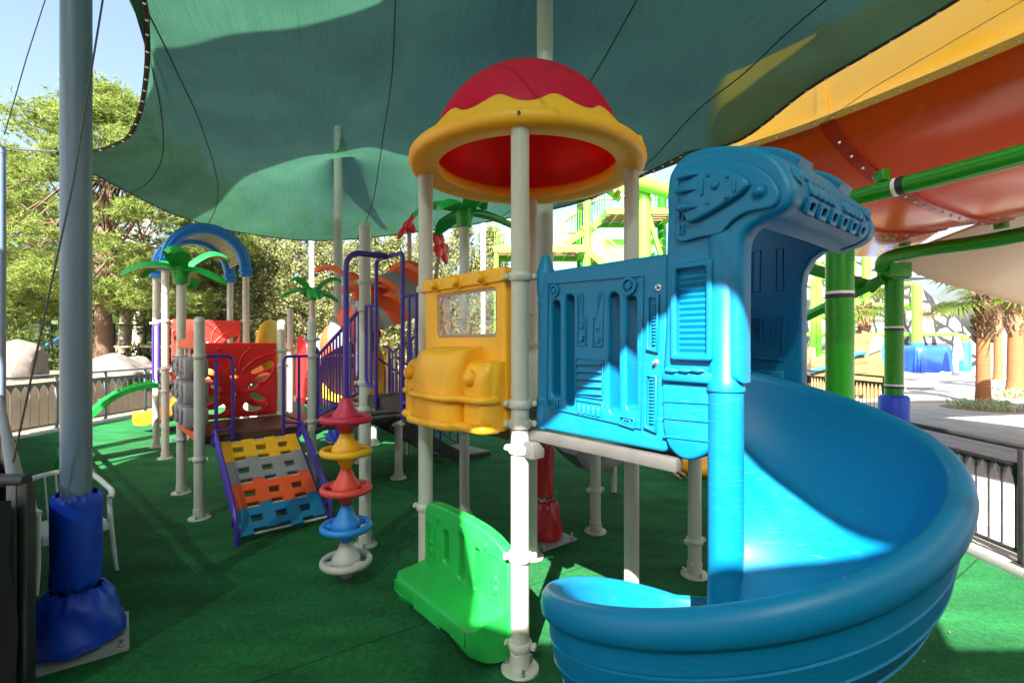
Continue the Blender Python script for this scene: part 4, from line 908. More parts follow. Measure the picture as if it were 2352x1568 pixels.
# purple side gates on the ramp side
def side_gate(root, x0, x1, y, zt, zb):
    s = 1 if x1 > x0 else -1
    bar(root, [(x0, y, zt), (x1-s*.07, y, zt)]+[tuple(v) for v in arc((x1-s*.07, y, zt-.07), .07, 90, 0, (s, 0, 0), (0, 0, 1))]+[(x1, y, zb+.02)], .019)
    bar(root, [(x0+(x1-x0)*.35, y, zt), (x0+(x1-x0)*.35, y, zb)], .021, 'bar')
    bar(root, [(x0+(x1-x0)*.35, y, .98), (x1-s*.03, y, 1.0), (x1, y, 1.05)], .014)
side_gate(lt, .07, .34, -.02, 1.86, .84); side_gate(lt, LT-.07, LT-.36, -.02, 1.84, .84)
for x in (.07, LT-.07):
    MB().box((x+(.06 if x < 1 else -.06), -.03, .86), (.05, .02, .06), ch=.005).build('gate_foot', M_purple, lt)

# ------------------------------------------------------------------ woven climbing ramp
rp_ = thing('climbing_ramp', 'sloping climbing ramp of interlocked yellow grey red and blue plastic tiles', 'climbing ramp', FT @ Vector((.60, -.04, 0)), AT)
RWD = .86; RL = math.hypot(1.07, .80); slope = math.atan2(.80, 1.07)
RM = Matrix.Translation((0, -.02, .86)) @ axes((1, 0, 0), (0, -math.cos(slope), -math.sin(slope)), (0, 0, 0)) # x across, y down the slope, z = x cross y
if RM.to_3x3().col[2].z < 0: RM = RM @ Matrix.Diagonal((1, 1, -1, 1))
def weave_tile(y0, y1, first, last):
    """one plastic tile: three square holes, gaps over the rods below, tongues that step into the neighbour"""
    W = RWD; n = 7; cw = W/n; x = -W/2; top, bot = [], []
    st_ = lambda i: .045 if i in (2, 6) else (-.0 if i in (1, 3, 5) else 0)
    for i in range(n):
        a = y0-(0 if first else st_(i))+(.045 if first and i in (1, 3, 5) else 0)
        b = y1-st_(i)-.004-(.062 if i in (1, 3, 5) else 0)
        top += [(x+i*cw, a), (x+(i+1)*cw, a)]; bot += [(x+i*cw, b), (x+(i+1)*cw, b)]
    hol = []
    for i in (1, 3, 5):
        cx = x+(i+.5)*cw; yy = y0+(y1-y0)*(.42 if not first else .46); hol.append([(cx-cw*.47, yy-.040), (cx+cw*.47, yy-.040), (cx+cw*.47, yy+.040), (cx-cw*.47, yy+.040)])
    return [top+bot[::-1]]+hol
bandc = [M_yel, M_grey, M_orange, plastic('teal blue plastic', (.01, .16, .34))]
for k in range(4):
    y0 = .03+RL*.245*k; mb = MB(RM); mb.plate(weave_tile(y0, y0+RL*.245, k == 0, k == 3), .06, .005, 0, res=1); mb.build('ramp_tile', bandc[k], rp_, smooth=30)
for k in range(5):
    y = .035+RL*.245*k-(.03 if k else 0); MB(RM).cyl((-RWD/2-.02, y, -.005), (RWD/2+.02, y, -.005), .014, n=10).build('cross_rod', M_post, rp_)
for s in (-1, 1):
    MB(RM).box((s*(RWD/2+.018), RL/2, -.02), (.022, RL, .07), ch=.004).build('side_rail', M_galv if False else M_purple, rp_)
    x = s*(RWD/2+.045); hr = lambda y, z: RM @ Vector((x, y, z))
    P = [hr(.02, .0), hr(-.02, .12), hr(.0, .19), hr(.10, .20), hr(RL*.55, .20), hr(RL*.80, .20), hr(RL*.88, .17)]
    e = P[-1]; P += [Vector((e.x, e.y-.03, e.z-.06)), Vector((e.x, e.y-.05, e.z-.16)), Vector((e.x, e.y-.06, .0))]
    bar(rp_, [tuple(v) for v in smooth_pts(P, 4, False)], .021, 'handrail')
    P = [hr(.06, .0), hr(.05, .10), hr(.12, .135), hr(RL*.55, .125), hr(RL*.84, .115), hr(RL*.88, .06), hr(RL*.87, 0)]
    bar(rp_, [tuple(v) for v in smooth_pts(P, 4, False)], .019, 'handrail')

# ------------------------------------------------------------------ middle deck and the flight up to the domed tower
md = thing('play_deck', 'brown middle deck with sloping purple bars and a flight up to the gate', 'play deck', FT @ Vector((LT, 0, 0)), AT)
deck(md, .03, .03, 1.25, LT-.02, .93, M_deckbrown)
post(md, 1.27, 0, .95, cap=None, clamps=[(.80, 0)]); post(md, 1.27, LT, 2.3, clamps=[(.80, 0), (1.8, 0)])
FM = frame(FT @ Vector((LT, 0, 0)), AT)
def mdl(p): return FM.inverted() @ Vector(p)
def wp(u_, v_, z): return mdl(FP @ Vector((u_, v_, z)))
# two stringers + treads from deck (z .93) up to bay (z 1.5)
for off_, nm in ((.04, 'l'), (1.10, 'r')):
    a = wp(off_+.02, 2.42, 1.50); b = mdl(FM @ Vector((off_+.04, .0, .93))); P_b, P_t = b, a
    lo, hi = P_b+Vector((0, 0, .08)), P_t+Vector((0, 0, .04))
    bar(md, [lo+Vector((0, 0, .02)), hi+Vector((0, 0, .02))], .019, 'bottom_rail'); up = Vector((0, 0, .86))
    bar(md, [lo+Vector((0, .22, .95)), lo+Vector((0, .06, .93)), lo+up+Vector((0, -.06, 0)), hi+up], .021, 'top_rail')
    for i in range(14):
        t = (i+.5)/14; c = lo.lerp(hi, t); bar(md, [c+Vector((0, 0, .02)), c+up+Vector((0, 0, .01))], .0115, 'bar', n=6)
    bar(md, [lo+Vector((0, .04, -.06)), lo+Vector((0, .04, .92))], .02, 'rail')
for i in range(4):
    t = (i+.5)/4; a = wp(.55, 2.42, 1.5); b = Vector((.60, 0, .93)); c = b.lerp(a, t)
    MB(Matrix.Translation(c) @ Matrix.Rotation(0, 4, 'Z')).box((0, 0, -.02), (1.0, .36, .03), ch=.004).build('tread', M_deck, md)
for s in (.06, 1.06):
    a = wp(s, 2.42, 1.40); b = Vector((s, 0, .83)); MB().tube([a, b], .035, 4).build('stringer', M_deck, md)

# ------------------------------------------------------------------ black stairs down behind
st = thing('stair_flight', 'black steel stairs with purple railing going down to the turf', 'stairs', FT @ Vector((2.56, .62, 0)), AT)
for s in (-.36, .36):
    MB().add([(0, s-.012, .93), (0, s-.012, .70), (1.12, s-.012, .02), (1.30, s-.012, .02), (1.30, s-.012, .16), (0, s+.012, .93), (0, s+.012, .70), (1.12, s+.012, .02), (1.30, s+.012, .02), (1.30, s+.012, .16)],
             [(0, 1, 2, 3, 4), (5, 9, 8, 7, 6), (0, 5, 6, 1), (1, 6, 7, 2), (2, 7, 8, 3), (3, 8, 9, 4), (4, 9, 5, 0)]).build('stringer', M_black, st)
    bar(st, [(-.02, s, .9), (-.02, s, 1.75), (.08, s, 1.8), (1.28, s, .95), (1.36, s, .88), (1.36, s, .06)], .019, 'handrail'); bar(st, [(.0, s, 1.12), (1.32, s, .26)], .015, 'bottom_rail')
    for i in range(8): t = (i+.6)/8; bar(st, [(1.3*t, s, 1.10-.84*t), (1.3*t, s, 1.78-.84*t)], .011, 'bar', n=6)
for i in range(5): MB().box((.14+.23*i, 0, .76-.16*i), (.24, .70, .025), ch=.004).build('tread', M_deck, st)
mb = MB(); mb.box((1.62, 0, .075), (.56, .86, .03), ch=.006); mb.box((1.62, -.40, .035), (.56, .03, .07)); mb.box((1.88, 0, .035), (.03, .82, .07)); mb.build('landing', M_deck, st)
MB().plate([rrect(1.38, -.40, 1.86, .40, .03, 3)], .008, .001, .096).build('landing_plate', M_galv, st)

# ------------------------------------------------------------------ arch tower
ar = thing('play_tower', 'play tower under twin sky blue arches beside the dark fence', 'play tower', A1, AT)
for x, y, c in ((0, 0, [(2.38, 0), (1.55, 0), (1.17, 0)]), (LT, 0, [(2.42, R(180)), (1.2, 0)]), (0, LT, [(2.38, 0)]), (LT, LT, [(1.2, 0)])):
    post(ar, x, y, 3.30, cap=None, clamps=c)
deck(ar, .02, .02, LT-.02, LT-.02, 1.27)
butterfly(ar, FA, 0.0, .09, LT-.09, 1.29, 2.42, plastic('light red plastic', (.72, .05, .035)))
def channel_arch(y):
    rings = []; pr = [(-.075, -.10), (.075, -.10), (.085, -.06), (.05, -.05), (.05, -.015), (.07, -.005), (.07, .02), (.05, .03), (.05, .065), (.035, .085), (-.035, .085), (-.05, .065), (-.05, .03), (-.07, .02), (-.07, -.005), (-.05, -.015), (-.05, -.05), (-.085, -.06)]
    for i in range(33):
        a = math.pi*i/32; r0 = LT/2
        rings.append([Vector((LT/2+math.cos(a)*(r0+d), y+w_, 3.42+math.sin(a)*(r0+d)*1.05)) for w_, d in pr])
    mb = MB(); mb.ring_loft(rings, True, True); o = mb.build('arch', M_sky, ar, smooth=35)
    for x in (0, LT):
        mb = MB()
        for z, h, s_ in ((3.285, .05, .20), (3.335, .05, .165), (3.385, .045, .215), (3.43, .05, .175)): mb.box((x, y, z), (s_, s_, h), ch=.008)
        mb.build('capital', M_sky, o)
channel_arch(0); channel_arch(LT)
vm = mat('tan perforated vault sheet', (.50, .36, .22), rough=.6, transl=.5)
mb = MB(); K = 40
for i in range(K):
    a0, a1 = math.pi*(.06+.88*(i+.12)/K), math.pi*(.06+.88*(i+.80)/K); r_ = LT/2-.02
    p = [Vector((LT/2+math.cos(a)*r_, y, 3.42+math.sin(a)*r_*1.05)) for a in (a0, a1) for y in (.05, LT-.05)]; mb.add(p, [(0, 1, 3, 2)])
tag(mb.build('vault_slats', vm, ar), kind='stuff')
bar(ar, [(-.05, .25, 2.36), (-.07, .25, 2.3), (-.07, .25, 1.35), (-.05, .25, 1.28)], .02); bar(ar, [(-.05, LT-.25, 2.36), (-.07, LT-.25, 2.3), (-.07, LT-.25, 1.35), (-.05, LT-.25, 1.28)], .02)
# green arched climber
gc = thing('arched_climber', 'curved green plastic climber with foot studs leaning on the arch tower', 'climber', FA @ Vector((-.06, .55, 0)), AT)
path = smooth_pts([(0, 0, 1.25), (-.25, 0, 1.24), (-.6, 0, 1.10), (-.95, 0, .78), (-1.2, 0, .40), (-1.36, 0, .0)], 6, False); rings = []
for i, p in enumerate(path):
    a = Vector(path[max(i-1, 0)]); b = Vector(path[min(i+1, len(path)-1)]); t = (b-a).normalized(); nrm = Vector((t.z, 0, -t.x)); nrm = -nrm if nrm.z < 0 else nrm; p = Vector(p)
    rings.append([p+Vector((0, s_*.26, 0))+nrm*h for s_, h in ((-1, -.05), (-1, .035), (-.86, .045), (-.84, .0), (.84, .0), (.86, .045), (1, .035), (1, -.05), (0, -.07))])
mb = MB(); mb.ring_loft(rings, True, True); cl = mb.build('climber_body', M_leaf, gc, smooth=40)
for i in range(3, len(path)-3, 4):
    p = Vector(path[i])
    for s_ in (-.12, .10): MB().box((p.x-.01, s_, p.z+.05), (.05, .09, .06), T=None, ch=.012).build('foot_stud', M_leaf, cl)
# ================================================================== play pieces farther back
def free_post(parent, p, h, **k): return post(parent, p.x, p.y, h, **k)
# deck tower with green palm between the decks
bt = thing('play_tower', 'back play tower carrying the small green plastic palm', 'play tower', (-3.62, 9.0, 0), AT)
q = post(bt, 0, 0, 2.78, cap=None, clamps=[(1.95, 0), (1.4, 0), (1.0, 0)]); palm_crown(q, 0, 0, 2.77, M_leaf, .86, spin=R(-40))
post(bt, -.15, .75, 2.66, clamps=[(1.9, 0)]); post(bt, 1.2, .0, 1.25, clamps=[(1.0, 0)]); post(bt, 1.2, 1.2, 2.4)
deck(bt, .02, .02, 1.18, 1.18, .95, M_deckbrown)
mb = MB(axes((0, -1, 0), (0, 0, 1), (-.05, 0, 0))); mb.plate([smooth_pts([(-.1, .98), (-.1, 1.95), (-.35, 2.12), (-.6, 2.0), (-.62, .98)], 4)], .05, .012, 0, res=2); mb.build('curved_panel', M_red, bt, smooth=50)
# yellow double wave slide
def chute(name, label, P, wd, m, wall=.22, group=None):
    P = [Vector(p) for p in P]; t = thing(name, label, 'slide', (P[-1].x, P[-1].y, 0)); o0 = Vector((P[-1].x, P[-1].y, 0)); S = [Vector(p) for p in smooth_pts(P, 6, False)]; rings = []
    for i, p in enumerate(S):
        d = (S[min(i+1, len(S)-1)]-S[max(i-1, 0)]).normalized(); sd_ = d.cross(Vector((0, 0, 1))).normalized(); up = sd_.cross(d).normalized(); pr = [(-1, -.03), (-1.08, .5*wall), (-1.0, wall), (-.93, .98*wall), (-.9, .3*wall), (-.7, .03), (0, 0), (.7, .03), (.9, .3*wall), (.93, .98*wall), (1.0, wall), (1.08, .5*wall), (1, -.03), (0, -.05)]
        rings.append([p-o0+sd_*a*wd/2+up*b for a, b in pr])
    mb = MB(); mb.ring_loft(rings, True, True); mb.build('chute', m, t, smooth=45); return t, o0
c1, o1 = chute('wave_slide', 'orange yellow slide going down behind the arch tower', [(-5.4, 10.6, 1.27), (-5.9, 10.75, 1.24), (-6.7, 11.0, .85), (-7.3, 11.2, .45), (-7.95, 11.35, .22), (-8.3, 11.45, .2)], .85, plastic('orange amber plastic', (.55, .15, .004)), .28)
MB().sphere(Vector((-5.2, 10.7, 1.95))-o1, .55, 18, 10, (.35, 1, 1)).build('slide_head', M_yel, c1, smooth=60)
c2, o2 = chute('wave_slide', 'amber slide with tall ribbed sides behind the purple bars', [(-2.9, 9.9, 1.0), (-2.9, 10.4, .98), (-2.7, 11.2, .7), (-2.4, 12.0, .3), (-2.3, 12.5, .2)], .8, M_yel, .30)
for s in (-.5, .5):
    mb = MB(axes((0, -1, 0), (0, 0, 1), (s-2.9-o2.x, 9.6-o2.y, 0))); mb.plate([smooth_pts([(-.55, .98), (-.55, 1.6), (-.3, 2.05), (.0, 1.95), (.35, 1.62), (.4, .98)], 4)], .06, .012, 0, res=2); sp_ = mb.build('side_wall', M_yel, c2, smooth=50)
mb = MB(axes((1, 0, 0), (0, 0, 1), (-2.95-o2.x, 9.2-o2.y, 0))); mb.plate([smooth_pts([(-.55, .98), (-.55, 1.72), (-.1, 2.0), (.5, 1.95), (.55, .98)], 4)], .06, .014, 0, res=2)
for i in range(7): mb.box((-.4+.13*i, 1.35, .035), (.03, .5, .02), ch=.006)
mb.build('front_wall', M_yel, c2, smooth=50)
# beige hump with yellow window
bh = thing('play_tunnel', 'beige arched tunnel roof with a yellow porthole behind the red panel', 'tunnel', at(625, 900, 11.6)-Vector((0, 0, at(625, 900, 11.6).z)), R(10))
mb = MB(axes((1, 0, 0), (0, 0, 1), (0, 0, 0))); mb.plate([[(-.62, 0)]+smooth_pts([(-.62, 1.6), (-.45, 1.75), (-.2, 1.95), (.05, 2.06), (.3, 1.95), (.5, 1.75), (.66, 1.62)], 4, False)+[(.66, 0)]], .5, .03, 0, res=2); mb.build('tunnel_body', M_beige, bh, smooth=50)
mb = MB(axes((1, 0, 0), (0, 0, 1), (0, -.27, 0))); mb.plate([circ(.05, 1.62, .28, 24, .36)], .06, .02, 0, res=2); mb.build('porthole', M_yel, bh, smooth=50)

# red and grey segmented tunnel slide with arch mouth, flowers
tn = thing('tunnel_slide', 'red and grey segmented tunnel slide with a red arch mouth', 'slide', at(900, 900, 8.4)-Vector((0, 0, at(900, 900, 8.4).z)))
O = tn.location.copy()
ctr = [at(948, 690, 8.7), at(895, 712, 8.35), at(850, 745, 8.2), at(808, 785, 8.3), at(775, 815, 8.7), at(760, 850, 9.4)]
S = [Vector(p)-O for p in smooth_pts([tuple(v) for v in ctr], 8, False)]
NSEG = 10
def half_ring(p, d, r, th, a0=-20, a1=200, K=18):
    sd_ = d.cross(Vector((0, 0, 1))).normalized(); up = sd_.cross(d).normalized(); oo, ii = [], []
    for i in range(K+1):
        a = R(a0+(a1-a0)*i/K); e = sd_*math.cos(a)+up*math.sin(a); oo.append(p+e*r); ii.append(p+e*(r-th))
    return oo+ii[::-1]
cnt = len(S)-1
for g in range(NSEG):
    i0, i1 = int(cnt*g/NSEG), int(cnt*(g+1)/NSEG); rg_ = []
    for k, i in enumerate(np.linspace(i0, i1, 4)):
        f = i-int(i); j = int(min(i, cnt-1)); p = S[j].lerp(S[min(j+1, cnt)], f); d = (S[min(j+1, cnt)]-S[max(j-1, 0)]).normalized(); bulge_ = (.0, .035, .035, .0)[k]
        rg_.append(half_ring(p, d, .60-.27*(i/cnt)+bulge_, .035))
    mb = MB(); mb.ring_loft(rg_, True, True); mb.build('tunnel_segment', (M_orange if g % 2 == 0 else M_grey), tn, smooth=45)
d0 = (S[1]-S[0]).normalized()
am = [half_ring(S[0]-d0*.02+d0*x, d0, r, th_, -35, 215, 26) for x, r, th_ in ((-.10, .60, .05), (-.06, .70, .20), (.06, .70, .20), (.10, .62, .07))]
mb = MB(); mb.ring_loft(am, True, True); mb.build('arch_mouth', M_orange, tn, smooth=50)
MB().tube([tuple(S[0]+Vector((0, -.05, -.9))), tuple(S[0]+Vector((0, -.05, -2)))], .05, 12).build('support_leg', M_post, tn)
ub = MB(); ub.tube([tuple(at(985, 930, 8.0)-O), tuple(at(900, 935, 7.6)-O), tuple(at(860, 950, 7.5)-O)], [.3, .34, .2], 16, flat=.5); ub.build('lower_trough', M_orange, tn, smooth=60)
rc = palm_crown(tn, *(at(826, 690, 7.55)-O), M_orange, 1.05, spin=R(200), n=5, name='frond_crown')
MB().cyl(at(826, 690, 7.55)-O, Vector((*(at(826, 690, 7.55)-O).xy, .95)), .052, n=16).build('support_leg', M_post, tn)
def flower(px, py, Y, tilt, lab, stem_to):
    c = at(px, py, Y); t = thing('flower_ornament', lab, 'ornament', stem_to); o_ = Vector(stem_to); c = c-o_
    MB().tube([c, (c+Vector((0, .1, -.25))).lerp(Vector((0, 0, c.z*.6)), .4), Vector((0, 0, 0))], .038, 10).build('stem', M_beige, t)
    q = tilt.to_track_quat('Z', 'Y').to_matrix().to_4x4(); T = Matrix.Translation(c) @ q
    for k in range(5):
        a = 2*math.pi*k/5; mb = MB(T @ Matrix.Rotation(a, 4, 'Z')); mb.sphere((.17, 0, .05), .13, 14, 8, (1.15, .85, .38)); mb.build('petal', M_red if k % 2 else plastic('rose red plastic', (.66, .02, .04)), t)
    mb = MB(T); mb.lathe([(.04, -.12), (.10, -.02), (.12, .03), (.10, .08), (.05, .11), (.001, .12)], 18); mb.build('flower_centre', M_red, t)
flower(940, 522, 8.6, Vector((-.75, -.3, .55)), 'red plastic flower leaning left above the red arch mouth', (at(938, 600, 8.9).x, 8.9, 0))
flower(1008, 570, 8.9, Vector((.85, -.3, .2)), 'red plastic flower leaning right beside the cream tower post', (at(985, 600, 9.2).x, 9.2, 0))
# dark grey slide exit under the platform
gs, og = chute('slide_exit', 'dark grey slide end curling up on the turf under the blue panel', [at(1420, 1000, 6.6), at(1395, 1045, 6.5), at(1360, 1068, 6.45), at(1325, 1060, 6.4), at(1300, 1030, 6.35)], .62, M_darkgrey, .12)
gs.location.z = 0
MB().cyl(at(1410, 1050, 6.7)-og, Vector((*(at(1410, 1050, 6.7)-og).xy, 0)), .04, n=12).build('support_leg', M_post, gs)
# yellow inflatable-looking cushion behind the slide
mb = MB(); mb.lathe([(.30, 0), (.40, .06), (.42, .14), (.38, .22), (.26, .26), (.001, .27)], 20); o = mb.build('floor_cushion', M_yel, smooth=60); o.location = ground(1612, 1085); tag(o, 'round yellow cushion on the turf behind the spiral slide', 'cushion')

# ------------------------------------------------------------------ white plastic armchair behind the thick mast
ch = thing('garden_chair', 'white plastic armchair behind the thick padded mast', 'chair', (-3.89, 4.34, 0), R(57))
def limb(path, r, nm, f=1.0): MB().tube(path, r, 10, flat=f).build(nm, M_white, ch, smooth=60)
MB().plate([rrect(-.23, -.23, .23, .24, .07, 5)], .03, .01, .43).build('seat', M_white, ch)
MB().box((0, -.235, .40), (.44, .02, .07), ch=.008).build('seat_apron', M_white, ch)
for s in (-1, 1):
    limb([(s*.235, -.20, .66), (s*.24, -.215, .45), (s*.25, -.25, .2), (s*.265, -.28, 0)], [.024, .027, .026, .020], 'leg', .7)
    limb([(s*.20, .20, .45), (s*.22, .26, .2), (s*.24, .31, 0)], [.026, .024, .020], 'leg', .7)
    limb(smooth_pts([(s*.235, -.23, .64), (s*.27, -.15, .68), (s*.285, .02, .70), (s*.26, .18, .76), (s*.19, .28, .82), (s*.0, .315, .84)], 4, False), .024, 'arm_rest', .8)
for x in (-.16, -.08, 0, .08, .16): limb([(x*.9, .20, .44), (x*.95, .24, .6), (x, .305-abs(x)*.15, .83)], .014, 'back_slat', .6)
# ================================================================== fences
M_cloth = mat('black shade cloth', (.009, .010, .010), rough=.95, var=.4, scale=30, bump=.5, bscale=25, transl=.05, spec=.1)
def gapcloth(name, col, tr):
    m = mat(name, col, rough=.9, var=.3, scale=20, bump=.5, bscale=18, transl=.3); t = m.node_tree; N = t.nodes; L = t.links
    out = N['Material Output']; src = out.inputs[0].links[0].from_socket; tp = N.new('ShaderNodeBsdfTransparent'); mx = N.new('ShaderNodeMixShader'); mx.inputs[0].default_value = tr
    L.new(src, mx.inputs[1]); L.new(tp.outputs[0], mx.inputs[2]); L.new(mx.outputs[0], out.inputs[0]); return m
M_cloth2 = gapcloth('faded grey shade cloth', (.014, .015, .015), .22)
M_rail = mat('grey painted rail', (.10, .115, .13), rough=.4, var=.1, dirt=.2)
def fence(name, label, P, h, m, cloth=None, arches=False, pitch=.13, post_every=1.6, top_r=.026, second=.16, side=1, cloth_top=None):
    P = [Vector((x, y, 0)) for x, y in P]; root = thing(name, label, 'fence', P[0]); o = P[0]; first = {}
    for a, b in zip(P[:-1], P[1:]):
        d = b-a; L_ = d.length; d.normalize(); n = Vector((-d.y, d.x, 0)); ang = math.atan2(d.y, d.x); A = a-o
        MB().tube([A+Vector((0, 0, h)), A+d*L_+Vector((0, 0, h))], top_r, 10).build('top_rail', m, root)
        for z in (h-second, .17): MB().box((L_/2, 0, 0), (L_, .03, .03), T=Matrix.Translation(A+Vector((0, 0, z))) @ Matrix.Rotation(ang, 4, 'Z')).build('cross_rail', m, root)
        k = max(1, round(L_/post_every))
        for i in range(k+1):
            c = A+d*(L_*i/k)
            if 'p' not in first:
                mb = MB(); mb.box((0, 0, (h-.05)/2+.06), (.055, .055, h-.09), ch=.006); mb.box((0, 0, .072), (.13, .13, .012)); mb.cyl((0, 0, h-.04), (0, 0, h), .013, n=8); first['p'] = mb.build('fence_post', m, root); first['p'].location = c
            else: q = inst(first['p'], 'fence_post', root, c)
        nb = int(L_/pitch)
        for i in range(nb):
            c = A+d*((i+.5)*L_/nb)
            if 'b' not in first:
                mb = MB(); mb.cyl((0, 0, .17), (0, 0, h-second-.10), .0085, n=6)
                if arches:      # pointed arch heads flare to the rail
                    for s in (-1, 1): mb.tube([(s*.004, 0, h-second-.19), (s*.012, 0, h-second-.12), (s*pitch*.22, 0, h-second-.06), (s*pitch*.5, 0, h-second-.012)], [.008, .010, .012, .014], 6)
                    mb.add([(-.010, -.006, h-second-.15), (.010, -.006, h-second-.15), (pitch*.46, -.006, h-second-.014), (-pitch*.46, -.006, h-second-.014), (-.010, .006, h-second-.15), (.010, .006, h-second-.15), (pitch*.46, .006, h-second-.014), (-pitch*.46, .006, h-second-.014)], [(0, 1, 2, 3), (7, 6, 5, 4), (0, 4, 5, 1), (1, 5, 6, 2), (2, 6, 7, 3), (3, 7, 4, 0)])
                    mb.lathe([(.012, .172), (.014, .19), (.009, .20)], 8)
                first['b'] = mb.build('bar', m, root); first['b'].location = c; first['b'].rotation_euler = (0, 0, ang)
            else: inst(first['b'], 'bar', root, c, (0, 0, ang))
        if cloth:
            mb = MB(); nx, nz = max(8, int(L_*14)), 14; zt = cloth_top or h-second+.03; V = []
            for i in range(nx+1):
                for j in range(nz+1):
                    s, t = i/nx, j/nz; w_ = .012*math.sin(s*L_*9+t*4)+.02*math.sin(t*8+math.sin(s*L_*3)*2)*math.sin(math.pi*t)
                    droop = -.03*abs(math.sin(s*L_*2.3))*t
                    V.append(A+d*(L_*s)+n*side*(.072+w_)+Vector((0, 0, .12+(zt-.12)*t+droop)))
            mb.add(V, [(i*(nz+1)+j, (i+1)*(nz+1)+j, (i+1)*(nz+1)+j+1, i*(nz+1)+j+1) for i in range(nx) for j in range(nz)]); mb.build('shade_cloth', cloth, root, smooth=180, fix=False)
    return root
fence('fence', 'black railing with pointed arches along the paving beside the slide', [(4.48, 1.2), (4.48, 7.5)], 1.10, M_black, arches=True, pitch=.125, post_every=1.62)
fence('fence', 'black railing with pointed arches in front of the painted ship', [(9.75, 13.0), (9.4, 16.6)], 1.10, M_black, arches=True, pitch=.125)
fence('fence', 'black cloth covered railing corner beside the thick mast', [(-5.2, 2.70), (-2.66, 2.72)], 1.27, M_black, cloth=M_cloth, pitch=.14, top_r=.035, side=-1, cloth_top=1.20)
fence('fence', 'grey railing running back from the cloth covered corner', [(-2.72, 2.72), (-6.5, 6.3), (-10.40, 9.95)], 1.27, M_rail, cloth=M_cloth, arches=True, pitch=.16, top_r=.035, side=1)
fence('fence', 'grey railing hung with torn dark cloth below the boulders', [(-10.40, 9.98), (-10.22, 15.2)], 1.27, M_rail, cloth=M_cloth2, arches=True, pitch=.20, side=1, post_every=1.3)
fence('fence', 'dark railing along the back edge of the turf under the hedge', [(-10.2, 15.25), (-4, 16.4), (2.4, 17.4)], 1.27, M_rail, cloth=M_cloth2, pitch=.2, side=1)

# ================================================================== raised ground, boulders, boardwalk on the left
tb_ = bmesh.new(); bmesh.ops.create_grid(tb_, x_segments=110, y_segments=110, size=.5)
for v in tb_.verts:
    x, y = v.co.x*70-32, v.co.y*66+40; d = min(-10.9-x if y < 15.9 else 99, 99); d2 = y-(15.9+(x+10.2)*.175) if x > -10.9 else 99
    e = max(min(d, d2 if d2 < 99 else d), 0) if (x < -10.9 or d2 > 0) else 0
    if x > 3: e = max(0, e-(x-3))
    if x < -10.9 and y > 15.9: e = max(-10.9-x, y-15.9)
    z = min(1.0, e*.75)+.05*math.sin(x*1.7)*math.sin(y*1.3)*(e > .5)
    if e <= 0: z = -.09
    v.co = Vector((x, y, z))
me = bpy.data.meshes.new('terrain'); tb_.to_mesh(me); tb_.free(); me.materials.append(M_earth); me.polygons.foreach_set('use_smooth', [True]*len(me.polygons)); o = bpy.data.objects.new('terrain', me); COL.objects.link(o); tag(o, kind='structure')
M_rock = mat('pale boulder rock', (.155, .135, .12), rough=.95, var=.6, scale=3.5, bump=1.0, bscale=4, dirt=.7, dirtcol=(.05, .045, .04))
def boulder(label, c, s, seed):
    rnd = np.random.RandomState(seed); dirs = rnd.normal(size=(14, 3)); dirs /= np.linalg.norm(dirs, axis=1)[:, None]; offs_ = rnd.uniform(.72, 1.0, 14); mb = MB(); V = []
    bm = bmesh.new(); bmesh.ops.create_icosphere(bm, subdivisions=4, radius=1)
    for v in bm.verts:
        d = np.array(v.co); r_ = min(1.05, min((o_/max(1e-3, d @ n_)) for n_, o_ in zip(dirs, offs_) if d @ n_ > .05)); r_ += .03*math.sin(d[0]*9+seed)*math.sin(d[1]*8)+.02*math.sin(d[2]*19+d[0]*11)
        v.co = Vector((d[0]*r_*s[0], d[1]*r_*s[1], max(-.35, d[2]*r_)*s[2]))
    me = bpy.data.meshes.new('boulder'); bm.to_mesh(me); bm.free(); me.materials.append(M_rock); me.polygons.foreach_set('use_smooth', [True]*len(me.polygons)); me.set_sharp_from_angle(angle=R(35))
    o = bpy.data.objects.new('boulder', me); COL.objects.link(o); o.location = c; tag(o, label, 'boulder')
boulder('large pale boulder behind the railing left of the thick mast', at(38, 855, 13.6), (.75, .7, .85), 3)
boulder('flat pale boulder behind the railing beside the pine trunk', at(262, 868, 15.6), (.95, .7, .75), 11)
boulder('low rounded boulder at the foot of the boardwalk', at(300, 848, 17.0), (.8, .7, .5), 21)
M_plank = mat('weathered board', (.46, .30, .16), rough=.8, var=.3, scale=5, stretch=(1, 12, 1))
bw = thing('boardwalk', 'timber boardwalk with crossed railing among the trees', 'boardwalk', at(300, 848, 20)); ob_ = bw.location.copy(); pl0 = None
for i in range(22):
    c = Vector((-.6+i*.21, .2, .02))
    if pl0 is None: pl0 = MB().box((0, 0, 0), (.19, 2.0, .04), ch=.006).build('plank', M_plank, bw); pl0.location = c
    else: inst(pl0, 'plank', bw, c, (random.uniform(-.01, .01), 0, 0))
MB().box((1.6, .2, -.08), (4.6, 1.8, .12)).build('joists', M_plank, bw)
for i in range(4):
    x = -.5+i*1.4; MB().box((x, -.75, .45), (.08, .08, .95)).build('railing_post', M_black, bw)
    if i < 3:
        MB().box((x+.7, -.75, .92), (1.45, .06, .07)).build('hand_rail', M_plank, bw); MB().tube([(x+.05, -.75, .1), (x+1.35, -.75, .85)], .025, 6).build('cross_brace', M_black, bw); MB().tube([(x+.05, -.72, .85), (x+1.35, -.72, .1)], .025, 6).build('cross_brace', M_black, bw)
